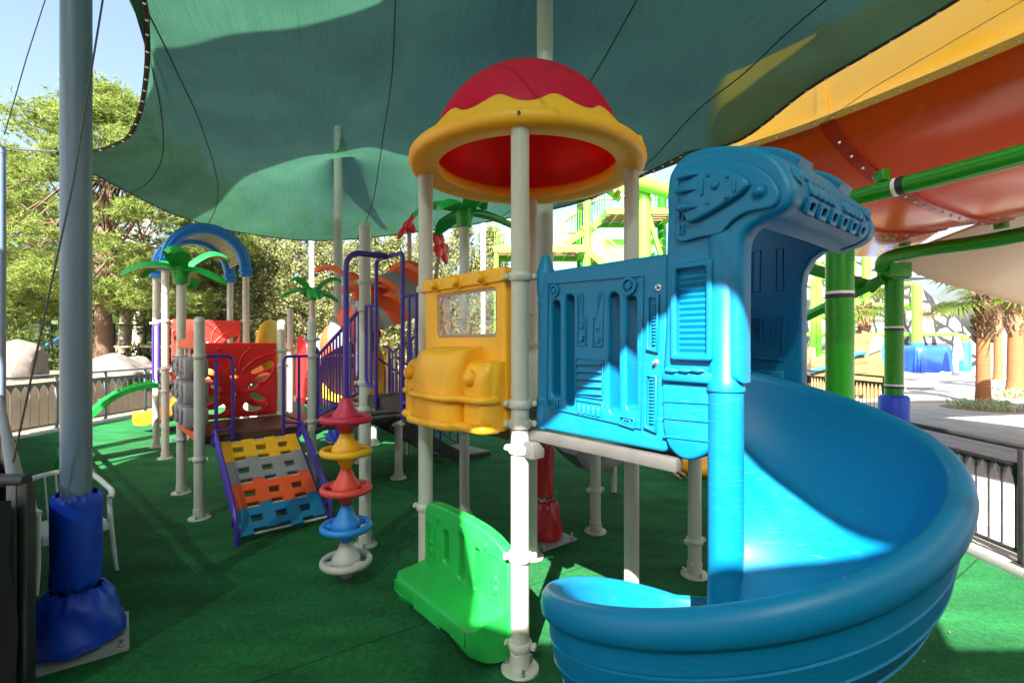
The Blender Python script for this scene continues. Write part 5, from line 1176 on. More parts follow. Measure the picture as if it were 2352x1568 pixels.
# faint blue slide beyond the trees
c = at(95, 832, 26); t = thing('water_slide', 'small distant blue slide behind the wire fence on the left', 'slide', (c.x, c.y, c.z)); 
MB().tube([(-1.2, 0, 0.1), (-.4, 0, .45), (.6, 0, 1.0), (1.6, 0, 1.5), (2.4, 0, 1.8)], .22, 12, flat=.6).build('chute', M_sky, t); 
for x, z in ((-.2, .5), (1.6, 1.4)): MB().cyl((x, 0, -.5), (x, 0, z), .06).build('support_leg', M_post, t)
wf = thing('fence', 'dark green wire fence under the pines', 'fence', (-24, 21.5, .9)); pf = None
for i in range(10):
    if pf is None: pf = MB().cyl((0, 0, 0), (0, 0, 1.9), .05, n=8).build('fence_post', M_black, wf); 
    else: inst(pf, 'fence_post', wf, (i*1.35, 0, 0))
for z in (.15, .95, 1.85): MB().cyl((0, 0, z), (12.2, 0, z), .028, n=6).build('cross_rail', M_black, wf)
m_wire = mat('dark green wire mesh', (.02, .07, .05), rough=.6)
mb = MB()
for i in range(82): mb.cyl((i*.15, 0, .1), (i*.15, 0, 1.85), .006, n=3)
for j in range(12): mb.cyl((0, 0, .15+j*.15), (12.2, 0, .15+j*.15), .006, n=3)
tag(mb.build('wire_mesh', m_wire, wf, fix=False), kind='stuff')
# ================================================================== big water slide overhead on the right
M_sl_y = mat('yellow fibreglass', (.78, .45, .01), rough=.22, var=.05, coat=.4, dirt=.06)
M_sl_r = mat('orange red fibreglass', (.58, .062, .006), rough=.22, var=.06, coat=.1, spec=.3)
M_sl_d = mat('dark red fibreglass', (.36, .02, .008), rough=.25, var=.06, coat=.1)
M_sl_b = mat('tan fibreglass', (.50, .36, .22), rough=.35, var=.06, coat=.2, dirt=.2)
ws = thing('water_slide', 'huge orange and yellow water slide trough raised over the right side', 'water slide', (5.5, 3.0, 0)); WO = Vector((5.5, 3, 0))
path = smooth_pts([(4.6, 11.0, 4.9), (3.55, 8.9, 4.9), (3.25, 7.75, 4.9), (3.50, 7.30, 4.9), (4.08, 6.43, 4.9), (4.86, 4.71, 4.9), (5.45, 3.0, 4.95), (6.3, 0, 5.1), (7.0, -2.5, 5.3)], 6, False)
path = [Vector(p) for p in path]
def wdir(i):
    d = (path[min(i+1, len(path)-1)]-path[max(i-1, 0)]); d.z = 0; d.normalize(); w_ = Vector((-d.y, d.x, 0))
    base = Vector((.895, .446, 0)); w_ = w_ if w_.dot(base) > 0 else -w_
    return w_.lerp(base, .75).normalized()
cs_r = [(0, 0), (.12, -.10), (.35, -.24), (.7, -.40), (1.1, -.54), (1.6, -.65), (2.5, -.77), (3.6, -.84), (4.6, -.82), (5.3, -.68), (5.8, -.40), (6.05, 0)]
cs_y = [(-.02, .0), (-.05, .30), (-.06, .60), (-.02, .95), (.06, 1.20)]
def loft(cs, name, m, th, i0=0, i1=None, parent=ws, dz=0):
    i1 = i1 or len(path); rr_ = []
    for i in range(i0, i1):
        w_ = wdir(i); rr_.append([path[i]-WO+w_*a+Vector((0, 0, b+dz)) for a, b in cs]+[path[i]-WO+w_*(a)+Vector((0, 0, b+th+dz)) for a, b in cs[::-1]])
    mb = MB(); mb.ring_loft(rr_, True, True); return mb.build(name, m, parent, smooth=50)
bot = loft(cs_r, 'trough_bottom', M_sl_r, .05)
cs_y2 = [(-.02, .04), (-.05, .30), (-.06, .60), (-.02, .95), (.06, 1.20), (.01, 1.20), (-.07, .95), (-.11, .60), (-.10, .30), (-.07, .04)]
rr_ = []
for i in range(len(path)): w_ = wdir(i); rr_.append([path[i]-WO+w_*a+Vector((0, 0, b)) for a, b in cs_y2])
mb = MB(); mb.ring_loft(rr_, True, True); yw = mb.build('side_wall', M_sl_y, ws, smooth=50)
rr_ = [[path[i]-WO+wdir(i)*a+Vector((0, 0, b)) for a, b in ((-.15, -.01), (.02, -.03), (.02, .035), (-.15, .045))] for i in range(len(path))]
mb = MB(); mb.ring_loft(rr_, True, True); fl_ = mb.build('flange', M_sl_y, ws, smooth=40)
bolt = MB(); bolt.lathe([(.020, .004), (.020, -.012), (.012, -.02), (.001, -.022)], 8); b0 = None
LN = np.r_[0, np.cumsum([(path[i+1]-path[i]).length for i in range(len(path)-1)])]
for s in np.arange(3.0, 11.5, .25):
    p = Vector([np.interp(s, LN, [q_[k] for q_ in path]) for k in range(3)])-WO+wdir(int(np.interp(s, LN, range(len(path)))))*-.075+Vector((0, 0, -.022))
    if b0 is None: b0 = bolt.build('flange_bolt', M_steel, ws); b0.location = p
    else: inst(b0, 'flange_bolt', ws, p)
# joint ribs across the underside
def rib(k, m=M_sl_d):
    p = path[k]-WO; w_ = wdir(k); d = Vector((-w_.y, w_.x, 0)); rr_ = []
    for a, b in cs_r:
        for_ = p+w_*a+Vector((0, 0, b)); rr_.append([for_+d*-.09+Vector((0, 0, -.003)), for_+d*.09+Vector((0, 0, -.003)), for_+d*.09+Vector((0, 0, -.05)), for_+d*-.09+Vector((0, 0, -.05))])
    mb = MB(); mb.ring_loft(rr_, True, True); o = mb.build('joint_rib', m, ws, smooth=40)
    for i in range(1, 22):
        t = i/22*6; z = np.interp(t, [c[0] for c in cs_r], [c[1] for c in cs_r]); inst(b0, 'flange_bolt', ws, p+w_*t+Vector((0, 0, z-.05)))
    if k < 20: return
    mb = MB(); mb.box((0, 0, 0), (.05, .12, 1.15)); q = mb.build('wall_flange', M_sl_y, ws); q.location = p+w_*-.10+Vector((0, 0, .62)); q.rotation_euler = (0, 0, math.atan2(d.y, d.x)-R(90)+R(90)*0)
for k in (10, 17, 24, 34, 42): rib(k)
# longitudinal tubes, pillars
def ring_pipe(root, P, r, m, rings=(), name='tube', smoothn=6):
    S_ = smooth_pts(P, smoothn, False); o = MB().tube(S_, r, 22).build(name, m, root, smooth=60); return o
tub1 = thing('support_beam', 'glossy green tube carrying the orange slide near the blue hood', 'beam', (4.3, 6.8, 3.9)); o_ = Vector((4.3, 6.8, 3.9))
ring_pipe(tub1, [tuple(Vector(p)-o_) for p in ((4.05, 7.5, 3.86), (4.42, 6.6, 3.9), (5.25, 4.9, 3.93), (6.1, 2.9, 4.0), (7.0, 0, 4.1))], .108, M_gdark)
for t in (.35, .36):
    pass
def sleeve(root, a, b, r, m): MB().cyl(a, b, r, n=22).build('sleeve', m, root)
sleeve(tub1, Vector((4.70, 6.03, 3.912))-o_, Vector((4.735, 5.96, 3.913))-o_, .112, M_black); sleeve(tub1, Vector((4.68, 6.07, 3.911))-o_, Vector((4.70, 6.03, 3.912))-o_, .113, M_white)
for p in ((4.62, 6.2, 3.93), (5.9, 3.4, 3.99)):
    MB().box(Vector(p)-o_+Vector((0, 0, .16)), (.10, .16, .14), ch=.01).build('saddle', M_gdark, tub1)
tub2 = thing('support_beam', 'green tube with bent end under the far rim of the orange slide', 'beam', (8.6, 11.1, 3.7)); o_ = Vector((8.6, 11.1, 3.7))
ring_pipe(tub2, [tuple(Vector(p)-o_) for p in (at(2024, 618, 11.2), at(2030, 598, 11.0), at(2062, 585, 10.6), at(2150, 570, 9.8), at(2352, 538, 8.5), (8.9, 6.5, 4.0), (9.1, 3, 4.05))], .135, M_gdark)
for px, py, Y in ((2078, 578, 10.5), (2300, 540, 8.8)): MB().box(at(px, py, Y)-o_+Vector((0, 0, .18)), (.14, .16, .14), ch=.01).build('saddle', M_gdark, tub2)
def pillar(label, x, y, top, r, m, rings, pad=0):
    t = thing('support_pillar', label, 'pillar', (x, y, 0)); MB().cyl((0, 0, 0), (0, 0, top), r, n=32).build('shaft', m, t, smooth=60)
    for z in rings: MB().lathe([(r+.002, z-.03), (r+.004, z-.028), (r+.004, z+.028), (r+.002, z+.03)], 32).build('joint_ring', M_black, t); MB().lathe([(r+.002, z+.03), (r+.003, z+.05), (r+.001, z+.07)], 32).build('joint_ring', M_white, t)
    if pad: MB().lathe([(r+.005, .0), (r+.10, .01), (r+.11, .04), (r+.11, pad-.05), (r+.07, pad), (r+.005, pad+.005)], 32).build('pad', M_vinyl, t, smooth=60)
    MB().lathe([(.001, .02), (r+.13, .02), (r+.13, 0)], 24).build('base_plate', M_galv, t); return t
pillar('thick glossy green pillar rising behind the blue slide rim', 4.72, 7.15, 3.84, .178, M_gdark, (2.68, .6))
g2 = pillar('green pillar with tall blue pad beside the white paving', 8.62, 11.2, 3.6, .18, M_gdark, (2.30, 1.0), pad=.82)
MB().box((0, 0, 3.62), (.5, .42, .34), ch=.03).build('head_plate', M_gdark, g2); MB().box((.15, 0, 3.42), (.75, .5, .03)).build('head_shelf', M_gdark, g2)
br = thing('support_beam', 'green bracing beams between the two green pillars', 'beam', at(2030, 640, 11.2)); o_ = br.location.copy()
MB().tube([at(2030, 640, 11.2)-o_, at(1850, 728, 12.5)-o_], .12, 4).build('diagonal_brace', M_gdark, br)
MB().tube([at(2010, 660, 11.6)-o_, at(1850, 614, 11.6)-o_], .14, 4).build('cross_beam', M_gdark, br)
# tan slide shell below the tube
ts = thing('water_slide', 'tan underside of another slide with a bolted curved rim', 'water slide', at(2200, 640, 12.0)); o_ = ts.location.copy()
edge_px = [(2055, 592), (2090, 618), (2140, 640), (2200, 658), (2270, 676), (2352, 700), (2500, 740)]; e = [at(px, py, 11.6+.35*k) for k, (px, py) in enumerate(edge_px)]; ebk = [p+Vector((.4, -1.6, .35)) for p in e]; ebk2 = [p+Vector((.8, -3.4, .45)) for p in e]
rr_ = [[a-o_, b-o_, c_-o_, c_-o_+Vector((0, 0, .06)), b-o_+Vector((0, 0, .06)), a-o_+Vector((0, 0, .06))] for a, b, c_ in zip(*[[Vector(v) for v in smooth_pts([tuple(q) for q in E], 5, False)] for E in (e, ebk, ebk2)])]
mb = MB(); mb.ring_loft(rr_, True, True); mb.build('shell', M_sl_b, ts, smooth=50)
S_ = smooth_pts([tuple(q-o_) for q in e], 5, False); rr_ = [[Vector(p)+Vector((-.05, -.05, -.03)), Vector(p)+Vector((.22, .2, .09)), Vector(p)+Vector((.22, .2, .14)), Vector(p)+Vector((-.05, -.05, .03))] for p in S_]
mb = MB(); mb.ring_loft(rr_, True, True); mb.build('rim_flange', M_sl_b, ts)
for i in range(1, len(S_), 2): inst(b0, 'flange_bolt', ts, Vector(S_[i])+Vector((.06, .055, -.005)), (R(30), 0, 0), (2.2, 2.2, 2.2))

# ================================================================== green stair tower in the background
SY = 20.0
tg = thing('stair_tower', 'lime green steel stair tower with timber treads and zigzag flights', 'stair tower', (at(1380, 784, SY).x, SY, 0)); TO = tg.location.copy()
def tp_(px, py, dy=0): return at(px, py, SY)+Vector((0, dy, 0))-TO
def beam(a, b, w_=.12, h_=.2, m=M_gpipe, nm='beam'):
    d = b-a; L_ = d.length; q = d.to_track_quat('X', 'Z').to_matrix().to_4x4(); MB(Matrix.Translation((a+b)/2) @ q).box((0, 0, 0), (L_, w_, h_), ch=.0).build(nm, m, tg)
def rail_run(a, b, h=1.0, nb=None, dy=0):
    a = a+Vector((0, dy, 0)); b = b+Vector((0, dy, 0)); MB().tube([a+Vector((0, 0, h)), b+Vector((0, 0, h))], .04, 6).build('handrail', M_wood, tg)
    n_ = nb or max(3, int((b-a).length/.13))
    for i in range(n_+1): c = a.lerp(b, i/n_); bal(c, h)
BAL = {}
def bal(c, h):
    if 'b' not in BAL: BAL['b'] = MB().cyl((0, 0, 0), (0, 0, 1), .014, n=5).build('baluster', M_gpipe, tg); o = BAL['b']
    else: o = inst(BAL['b'], 'baluster', tg)
    o.location = c; o.scale = (1, 1, h)
def platform(x0, x1, y0, dy0, dy1, nm='platform'):
    a = tp_(x0, y0, dy0); b = tp_(x1, y0, dy0); W_ = (b-a).x; D_ = dy1-dy0; z = a.z
    for yy in (dy0, dy1): MB().box((a.x+W_/2, yy, z-.12), (W_, .09, .24)).build('fascia', M_gpipe, tg)
    for xx in (a.x, b.x): MB().box((xx, (dy0+dy1)/2, z-.12), (.09, D_, .24)).build('fascia', M_gpipe, tg)
    for i in range(1, int(W_/.5)): MB().box((a.x+i*.5, (dy0+dy1)/2, z-.10), (.05, D_, .10)).build('joist', M_gpipe, tg)
    for j in range(max(2, int(D_/.35))): MB().box((a.x+W_/2, dy0+(j+.5)*D_/max(2, int(D_/.35)), z+.03), (W_, .30, .05)).build('deck_plank', M_wood, tg)
def flight(a, b, width=1.1, dy=0):
    a = a+Vector((0, dy, 0)); b = b+Vector((0, dy, 0))
    for s in (0, width): beam(a+Vector((0, s, -.05)), b+Vector((0, s, -.05)), .08, .26, nm='stringer')
    n_ = max(4, int(abs(a.z-b.z)/.2))
    for i in range(n_): c = a.lerp(b, (i+.5)/n_); MB().box((c.x, c.y+width/2, c.z+.05), (.28, width-.06, .05)).build('tread', M_wood, tg); MB().box((c.x, c.y+width/2, c.z-.02), (.06, width-.06, .08)).build('tread_bearer', M_gpipe, tg)
    for s in (0, width): rail_run(a+Vector((0, s, .1)), b+Vector((0, s, .1)))
platform(1136, 1342, 565, 0, 2.4)
rail_run(tp_(1136, 563), tp_(1275, 563)); rail_run(tp_(1136, 563, 2.4), tp_(1342, 563, 2.4))
flight(tp_(1342, 566), tp_(1445, 652), 1.15)
flight(tp_(1300, 548, 1.25), tp_(1402, 480, 1.25), 1.1)
platform(1395, 1560, 478, 0, 2.4); rail_run(tp_(1450, 476), tp_(1560, 476)); rail_run(tp_(1395, 476, 2.4), tp_(1560, 476, 2.4))
flight(tp_(1372, 386), tp_(1440, 436), 1.1, .1)
platform(1290, 1375, 384, 0, 2.4)
for px, top, r in ((1262, 572, .16), (1481, 425, .27), (1350, 384, .14), (1560, 400, .2), (1140, 572, .1)):
    for dy in (.1, 2.3): c = tp_(px, top, dy); MB().cyl((c.x, c.y, 0), (c.x, c.y, c.z), r, n=18).build('column', M_gpipe if dy < 1 else M_gdark, tg)
MB().cyl(tp_(1462, 424, -.3), tp_(1570, 456, -.3), .30, n=20).build('tube_beam', M_gpipe, tg)
beam(tp_(1484, 480), tp_(1518, 588), .16, .16, nm='brace'); beam(tp_(1400, 545, 1.2), tp_(1540, 545, 1.2), .2, .3); beam(tp_(1408, 612, 2.2), tp_(1540, 560, 2.2), .12, .12, nm='brace')
MB().box(tp_(1500, 360, 3.5), (1.9, .1, 1.2)).build('panel', M_white, tg)
# lattice of lime tubes seen past the slide wall
la = thing('stair_tower', 'lime green lattice tower beyond the pillars on the paving', 'lattice tower', (at(1985, 784, 27).x, 27, 0)); LO = la.location.copy()
for px, top in ((1868, 640), (1955, 600), (1990, 590), (1880, 600)):
    c = at(px, top, 27)-LO; MB().cyl((c.x, 0, 0), (c.x, 0, c.z), .22 if px > 1900 else .15, n=14).build('column', M_gpipe, la)
for a, b in (((1868, 690), (1990, 690)), ((1868, 810), (1990, 810)), ((1870, 690), (1950, 600)), ((1870, 800), (1955, 690)), ((1950, 800), (1870, 700)), ((1890, 600), (1955, 680)), ((1868, 640), (1990, 640))):
    MB().cyl(at(*a, 27)-LO, at(*b, 27)-LO, .08, n=8).build('brace', M_gpipe, la)

# ================================================================== painted stone-pattern slide building, ship, paving furniture
def scale_mat():
    m = bpy.data.materials.new('painted pebble pattern'); m.use_nodes = True; t = m.node_tree; N = t.nodes; L = t.links; p = N['Principled BSDF']; p.inputs['Roughness'].default_value = .35
    tc = N.new('ShaderNodeTexCoord'); mp = N.new('ShaderNodeMapping'); mp.inputs['Scale'].default_value = (1.0, 1.0, .8); L.new(tc.outputs['Object'], mp.inputs[0])
    nz = N.new('ShaderNodeTexNoise'); nz.inputs['Scale'].default_value = 1.2; L.new(mp.outputs[0], nz.inputs['Vector']); ad = N.new('ShaderNodeMix'); ad.data_type = 'RGBA'; ad.blend_type = 'LINEAR_LIGHT'; ad.inputs['Factor'].default_value = .12; L.new(mp.outputs[0], ad.inputs['A']); L.new(nz.outputs['Color'], ad.inputs['B'])
    v = N.new('ShaderNodeTexVoronoi'); v.feature = 'DISTANCE_TO_EDGE'; v.inputs['Scale'].default_value = 1; v.inputs['Randomness'].default_value = .72; L.new(ad.outputs['Result'], v.inputs['Vector'])
    v2 = N.new('ShaderNodeTexVoronoi'); v2.inputs['Scale'].default_value = 1; L.new(ad.outputs['Result'], v2.inputs['Vector'])
    r = N.new('ShaderNodeMapRange'); r.inputs[1].default_value = .075; r.inputs[2].default_value = .11; L.new(v.outputs['Distance'], r.inputs[0])
    n2 = N.new('ShaderNodeTexNoise'); n2.inputs['Scale'].default_value = .16; L.new(tc.outputs['Object'], n2.inputs['Vector']); rr = N.new('ShaderNodeMapRange'); rr.inputs[1].default_value = .57; rr.inputs[2].default_value = .60; L.new(n2.outputs['Fac'], rr.inputs[0])
    mx = N.new('ShaderNodeMix'); mx.data_type = 'RGBA'; mx.inputs['A'].default_value = (.26, .25, .23, 1); mx.inputs['B'].default_value = (.35, .03, .015, 1); L.new(rr.outputs[0], mx.inputs['Factor'])
    m3 = N.new('ShaderNodeMix'); m3.data_type = 'RGBA'; m3.inputs['A'].default_value = (.02, .02, .02, 1); L.new(mx.outputs['Result'], m3.inputs['B']); L.new(r.outputs[0], m3.inputs['Factor']); L.new(m3.outputs['Result'], p.inputs['Base Color'])
    return m
M_peb = scale_mat(); BY = 36
pw = thing('slide_building', 'sloping wall painted with white pebbles and black joints', 'building', (at(2040, 784, BY).x, BY, 0)); BO = pw.location.copy()
outl = [(1840, 560), (1930, 575), (2010, 605), (2090, 640), (2140, 690), (2190, 745), (2230, 800), (2235, 850), (1840, 850)]
def q_(px, py): c = at(px, py, BY)-BO; return (c.x, max(0, c.z))
rr_ = []
for dz, sh in ((0, 0), (1.2, .6), (3.0, .9)):
    pass
V0 = [q_(*p) for p in outl]; mb = MB(); nV = len(V0)
rings = [[Vector((x+(z*.05), y_*1.0+z*.22*(1 if y_ < 5 else 1), z*(1-.05*k))) for x, z in V0] for k, y_ in enumerate((-1.2, .2, 2.5, 5))]
mb.ring_loft(rings, True, True); mb.build('sloping_wall', M_peb, pw, smooth=40)
for px0, py0, px1, py1 in ((1845, 768, 2200, 768), (1960, 700, 2110, 700), (2040, 655, 2100, 650), (1950, 835, 2200, 838)):
    MB().cyl(at(px0, py0, BY-1.6)-BO, at(px1, py1, BY-1.6)-BO, .13, n=8).build('frame_beam', M_gpipe, pw)
for px, top, pad in ((2106, 655, True), (2215, 770, True), (2018, 770, True)):
    c = at(px, top, BY-2.2)-BO; MB().cyl((c.x, c.y, 0), (c.x, c.y, c.z), .3 if px == 2106 else .22, n=18).build('frame_column', M_gpipe, pw); MB().lathe([(.34, 0), (.42, .3), (.36, .5), (.36, 1.9), (.3, 1.95)], 18, c=(c.x, c.y, 0)).build('column_pad', M_sky, pw)
MB().box(at(2130, 838, BY-1.8)-BO, (4.5, .4, .9)).build('plinth', M_concrete, pw)
# blue tarpaulin over a stack
c = ground(2126, 853.5); tv = MB(); rings = []
for k, z in enumerate((0, .3, .8, 1.3, 1.62, 1.72, 1.72)):
    s_ = (1.0, .985, .96, .95, .93, .80, .0)[k]; ring = []
    for i in range(60):
        a = 2*math.pi*i/60; x = 1.28*s_*np.sign(math.cos(a))*abs(math.cos(a))**.35; y = .9*s_*np.sign(math.sin(a))*abs(math.sin(a))**.35; f = .05*math.sin(i*1.9+k*.3)*(1-z/1.8); ring.append(Vector((x*(1+f), y*(1+f), z+.04*math.sin(i*.8))))
    rings.append(ring)
tv.ring_loft(rings, True, True); o = tv.build('tarpaulin', mat('royal blue tarpaulin', (.012, .07, .55), rough=.45, bump=.4, bscale=3), smooth=60); o.location = c; tag(o, 'royal blue tarpaulin draped over a stack beside the painted wall', 'tarpaulin')
# painted plywood ship
sh = thing('ship_facade', 'plywood pirate ship side painted as planks with a blue pipe', 'ship facade', (at(1945, 784, 17.5).x, 17.5, 0)); SO = sh.location.copy()
M_ply = mat('painted tan plank', (.20, .125, .05), rough=.7, var=.22, scale=1.2, stretch=(1, 1, 6), dirt=.55, dirtcol=(.30, .09, .03))
def s_(px, py): c = at(px, py, 17.5)-SO; return (c.x, max(0.0, c.z))
rows = [(0, .36), (.38, .74), (.76, 1.1), (1.12, 1.46), (1.48, 1.82), (1.84, 2.2)]
x0s = [s_(1858, 900)[0]+.25*k*0 for k in range(6)]
for k, (z0, z1) in enumerate(rows):
    lx = s_(1862, 800)[0]+max(0, k-3)*.55; rx = s_(1985+3*k, 800)[0]
    zr = .10+.02*k
    mb = MB(axes((1, 0, 0), (0, 0, 1), (0, 0, 0))); mb.plate([[(lx, z0), (rx, z0+.16), (rx, z1+.16), (lx, z1)]], .06, .012, 0, res=1); mb.build('plank', M_ply, sh)
mb = MB(axes((1, 0, 0), (0, 0, 1), (0, .1, 0))); rx = s_(1985, 800)[0]; mb.plate([[(rx-.02, 0)]+smooth_pts([(rx+.55, .0), (rx+.78, .9), (rx+.65, 1.6), (rx+.75, 2.1), (rx+.62, 2.2)], 5, False)+[(rx-.02, 2.42)]], .08, .012, 0, res=1); mb.build('bow', M_ply, sh, smooth=30)
mb = MB(axes((1, 0, 0), (0, 0, 1), (0, .03, 0))); mb.plate([[(rx+.1, 1.55), (rx+.62, 1.75), (rx+.70, 2.12), (rx+.55, 2.25), (rx+.1, 1.95)]], .08, .01, 0); mb.build('bow_cap', plastic('slate grey paint', (.2, .24, .28)), sh)
MB().tube([(x0s[0], -.12, .98), (x0s[0]+.6, -.12, 1.14), (rx-.35, -.12, 1.60), (rx-.05, -.12, 1.63)], .075, 12).build('blue_pipe', M_sky, sh)
MB().tube([(rx-.95, -.1, 1.72), (rx-.75, -.1, 1.95), (rx-.5, -.1, 2.15)], .08, 10).build('black_fitting', M_black, sh)
for px, z in ((1900, .75), (1945, .55)): mb = MB(axes((1, 0, 0), (0, 0, 1), (s_(px, 0)[0], -.05, z))); mb.lathe([(.16, 0), (.17, .04), (.12, .05), (.10, .0)], 18); mb.build('porthole', M_black, sh)
for x in (x0s[0]+.2, rx-.2): MB().box((x, .25, .9), (.1, .4, 1.8)).build('prop', M_plank, sh)

# loungers, parasols, palms
def lounger(label, c, rz):
    t = thing('sun_lounger', label, 'sun lounger', c, rz, 'white loungers on the paving')
    path = smooth_pts([(-.95, 0, .22), (-.6, 0, .27), (0, 0, .30), (.3, 0, .34), (.62, 0, .50), (.95, 0, .72)], 5, False); rings = []
    for p in path: rings.append([Vector((p[0], y, p[2]+d)) for y, d in ((-.31, -.02), (-.31, .03), (0, .015), (.31, .03), (.31, -.02))])
    mb = MB(); mb.ring_loft(rings, True, True); mb.build('bed', M_white, t, smooth=40)
    for s in (-.29, .29): MB().tube(smooth_pts([(-.98, s, .30), (-.7, s, .18), (-.3, s, .26), (.3, s, .28), (.75, s, .16), (.98, s, .20)], 4, False), .04, 8).build('side_rail', M_white, t)
    for x in (-.72, .72):
        for s in (-.27, .27): MB().cyl((x, s, 0), (x, s, .24), .03).build('leg', M_white, t)
lounger('white sun lounger on the paving beside the blue padded pillar', ground(2115, 893), R(-12))
lounger('white sun lounger tilted up near the blue tarpaulin', ground(2190, 838), R(70))
lounger('white sun lounger far back in front of the painted ship', ground(2080, 848), R(20))
def parasol(label, c, h):
    t = thing('closed_parasol', label, 'parasol', c, 0, 'closed white parasols'); MB().cyl((0, 0, 0), (0, 0, h), .03, n=8).build('pole', M_white, t)
    n_ = 24; rings = []
    for z, r in ((h*.36, .20), (h*.5, .24), (h*.75, .17), (h*.92, .10), (h+.05, .02)): rings.append([Vector((r*(1+.22*math.cos(6*2*math.pi*k/n_))*math.cos(2*math.pi*k/n_), r*(1+.22*math.cos(6*2*math.pi*k/n_))*math.sin(2*math.pi*k/n_), z)) for k in range(n_)])
    mb = MB(); mb.ring_loft(rings, True, True); mb.build('folded_canopy', M_white, t, smooth=60); MB().lathe([(.3, 0), (.3, .1), (.05, .14)], 14).build('base', M_concrete, t)
parasol('closed white parasol in front of the painted wall', ground(2200, 858), 2.35)
parasol('closed white parasol between the two palm trunks', ground(2306, 872), 2.6)
M_ptrunk = mat('palm trunk fibre', (.22, .085, .03), rough=.9, var=.4, scale=3, bump=1.0, bscale=14, stretch=(1, 1, 9))
M_pboot = mat('palm dead boots', (.17, .10, .055), rough=.95, var=.4, scale=9, bump=.6, bscale=20)
M_frond = mat('fan palm leaf', (.11, .16, .02), rough=.5, var=.3, scale=2, transl=.45)
def fan_palm(label, c, h, r, seed, n=22, lf=1.0, spikes=True):
    rnd = random.Random(seed); t = thing('palm_tree', label, 'palm tree', c)
    MB().lathe([(r*1.35, 0), (r*1.1, .15), (r, .5), (r*.92, h*.55), (r*.8, h*.66)], 20).build('trunk', M_ptrunk, t, smooth=60)
    mb = MB()
    for i in range(90):
        a = rnd.uniform(0, 6.28); z = h*(.55+.47*rnd.random()); rr = r*.92; T = Matrix.Translation((math.cos(a)*rr, math.sin(a)*rr, z)) @ Matrix.Rotation(a, 4, 'Z') @ Matrix.Rotation(R(rnd.uniform(-5, 35)), 4, 'Y')
        mb.add([(0, -.05, -.08), (0, .05, -.08), (.03, .03, .16), (.03, -.03, .16), (.07, 0, -.05), (.11, 0, .18)], [(0, 1, 4), (1, 2, 5, 4), (0, 4, 5, 3), (2, 3, 5)], T)
    mb.lathe([(r*.86, h*.5), (r*.95, h*.8), (r*.8, h), (.05, h+.1)], 14); mb.build('boot_collar', M_pboot, t, smooth=0, fix=False)
    mb = MB()
    for k in range(n):
        a = 2.4*k+rnd.uniform(-.3, .3); el = R(rnd.uniform(-25, 65)); L_ = lf*rnd.uniform(.55, .9); d = Vector((math.cos(a)*math.cos(el), math.sin(a)*math.cos(el), math.sin(el))); b = Vector((0, 0, h)); e_ = b+d*L_
        mb.tube([b, b+d*L_*.6, e_], [.02, .015, .012], 4); sd_ = d.cross(Vector((0, 0, 1))).normalized(); up = sd_.cross(d); nb = 22; rad = lf*rnd.uniform(.6, .85)
        for q in range(nb):
            f = R(-105+210*q/(nb-1)); dd = (d*math.cos(f)+sd_*math.sin(f)); droop = Vector((0, 0, -.22*rad*rnd.uniform(.6, 1.6))); w_ = sd_*math.cos(f)-d*math.sin(f); p1 = e_+dd*rad*.55+up*.02; p2 = e_+dd*rad+droop
            mb.add([e_, p1+w_*.035, p2, p1-w_*.035], [(0, 1, 2, 3)])
    mb.build('crown', M_frond, t, smooth=0, fix=False); return t
fan_palm('fan palm with orange brown trunk growing from a planting hole in the paving', ground(2258, 926), 3.6, .19, 3, lf=1.3)
fan_palm('fan palm behind the closed parasol, with the thicker trunk', ground(2332, 898), 4.2, .27, 5, lf=1.4)
fan_palm('slender fan palm half hidden between the two thick palm trunks', ground(2292, 872), 4.3, .18, 8, lf=1.3)
fan_palm('fan palm hidden behind the green pillars with drooping yellow fronds', at(1985, 850, 24)*1.0-Vector((0, 0, at(1985, 850, 24).z)), 3.7, .25, 9, lf=1.5)
M_spike = mat('spider plant leaf', (.30, .36, .18), rough=.5, var=.3, transl=.3)
def tuft(label, c, rad, n, seed, ln=.5):
    rnd = random.Random(seed); t = thing('ground_plant', label, 'plant', c); MB().lathe([(.001, .015), (rad*1.25, .012), (rad*1.3, -.01)], 24).build('soil', M_earth, t); mb = MB()
    for i in range(n):
        a = rnd.uniform(0, 6.28); rr = rad*math.sqrt(rnd.random()); b = Vector((math.cos(a)*rr, math.sin(a)*rr, 0)); a2 = rnd.uniform(0, 6.28); d = Vector((math.cos(a2), math.sin(a2), 0)); L_ = ln*rnd.uniform(.5, 1); s2 = Vector((-d.y, d.x, 0))*.018
        p1 = b+d*L_*.35+Vector((0, 0, L_*.6)); p2 = b+d*L_+Vector((0, 0, L_*.35)); mb.add([b-s2, b+s2, p1+s2, p1-s2, p2], [(0, 1, 2, 3), (3, 2, 4)])
    mb.build('leaves', M_spike, t, smooth=0, fix=False)
tuft('spiky grey green plants round the foot of the orange brown palm', ground(2262, 938), .85, 150, 2); tuft('spiky grey green plants round the foot of the thicker palm', ground(2335, 912), .9, 130, 6)

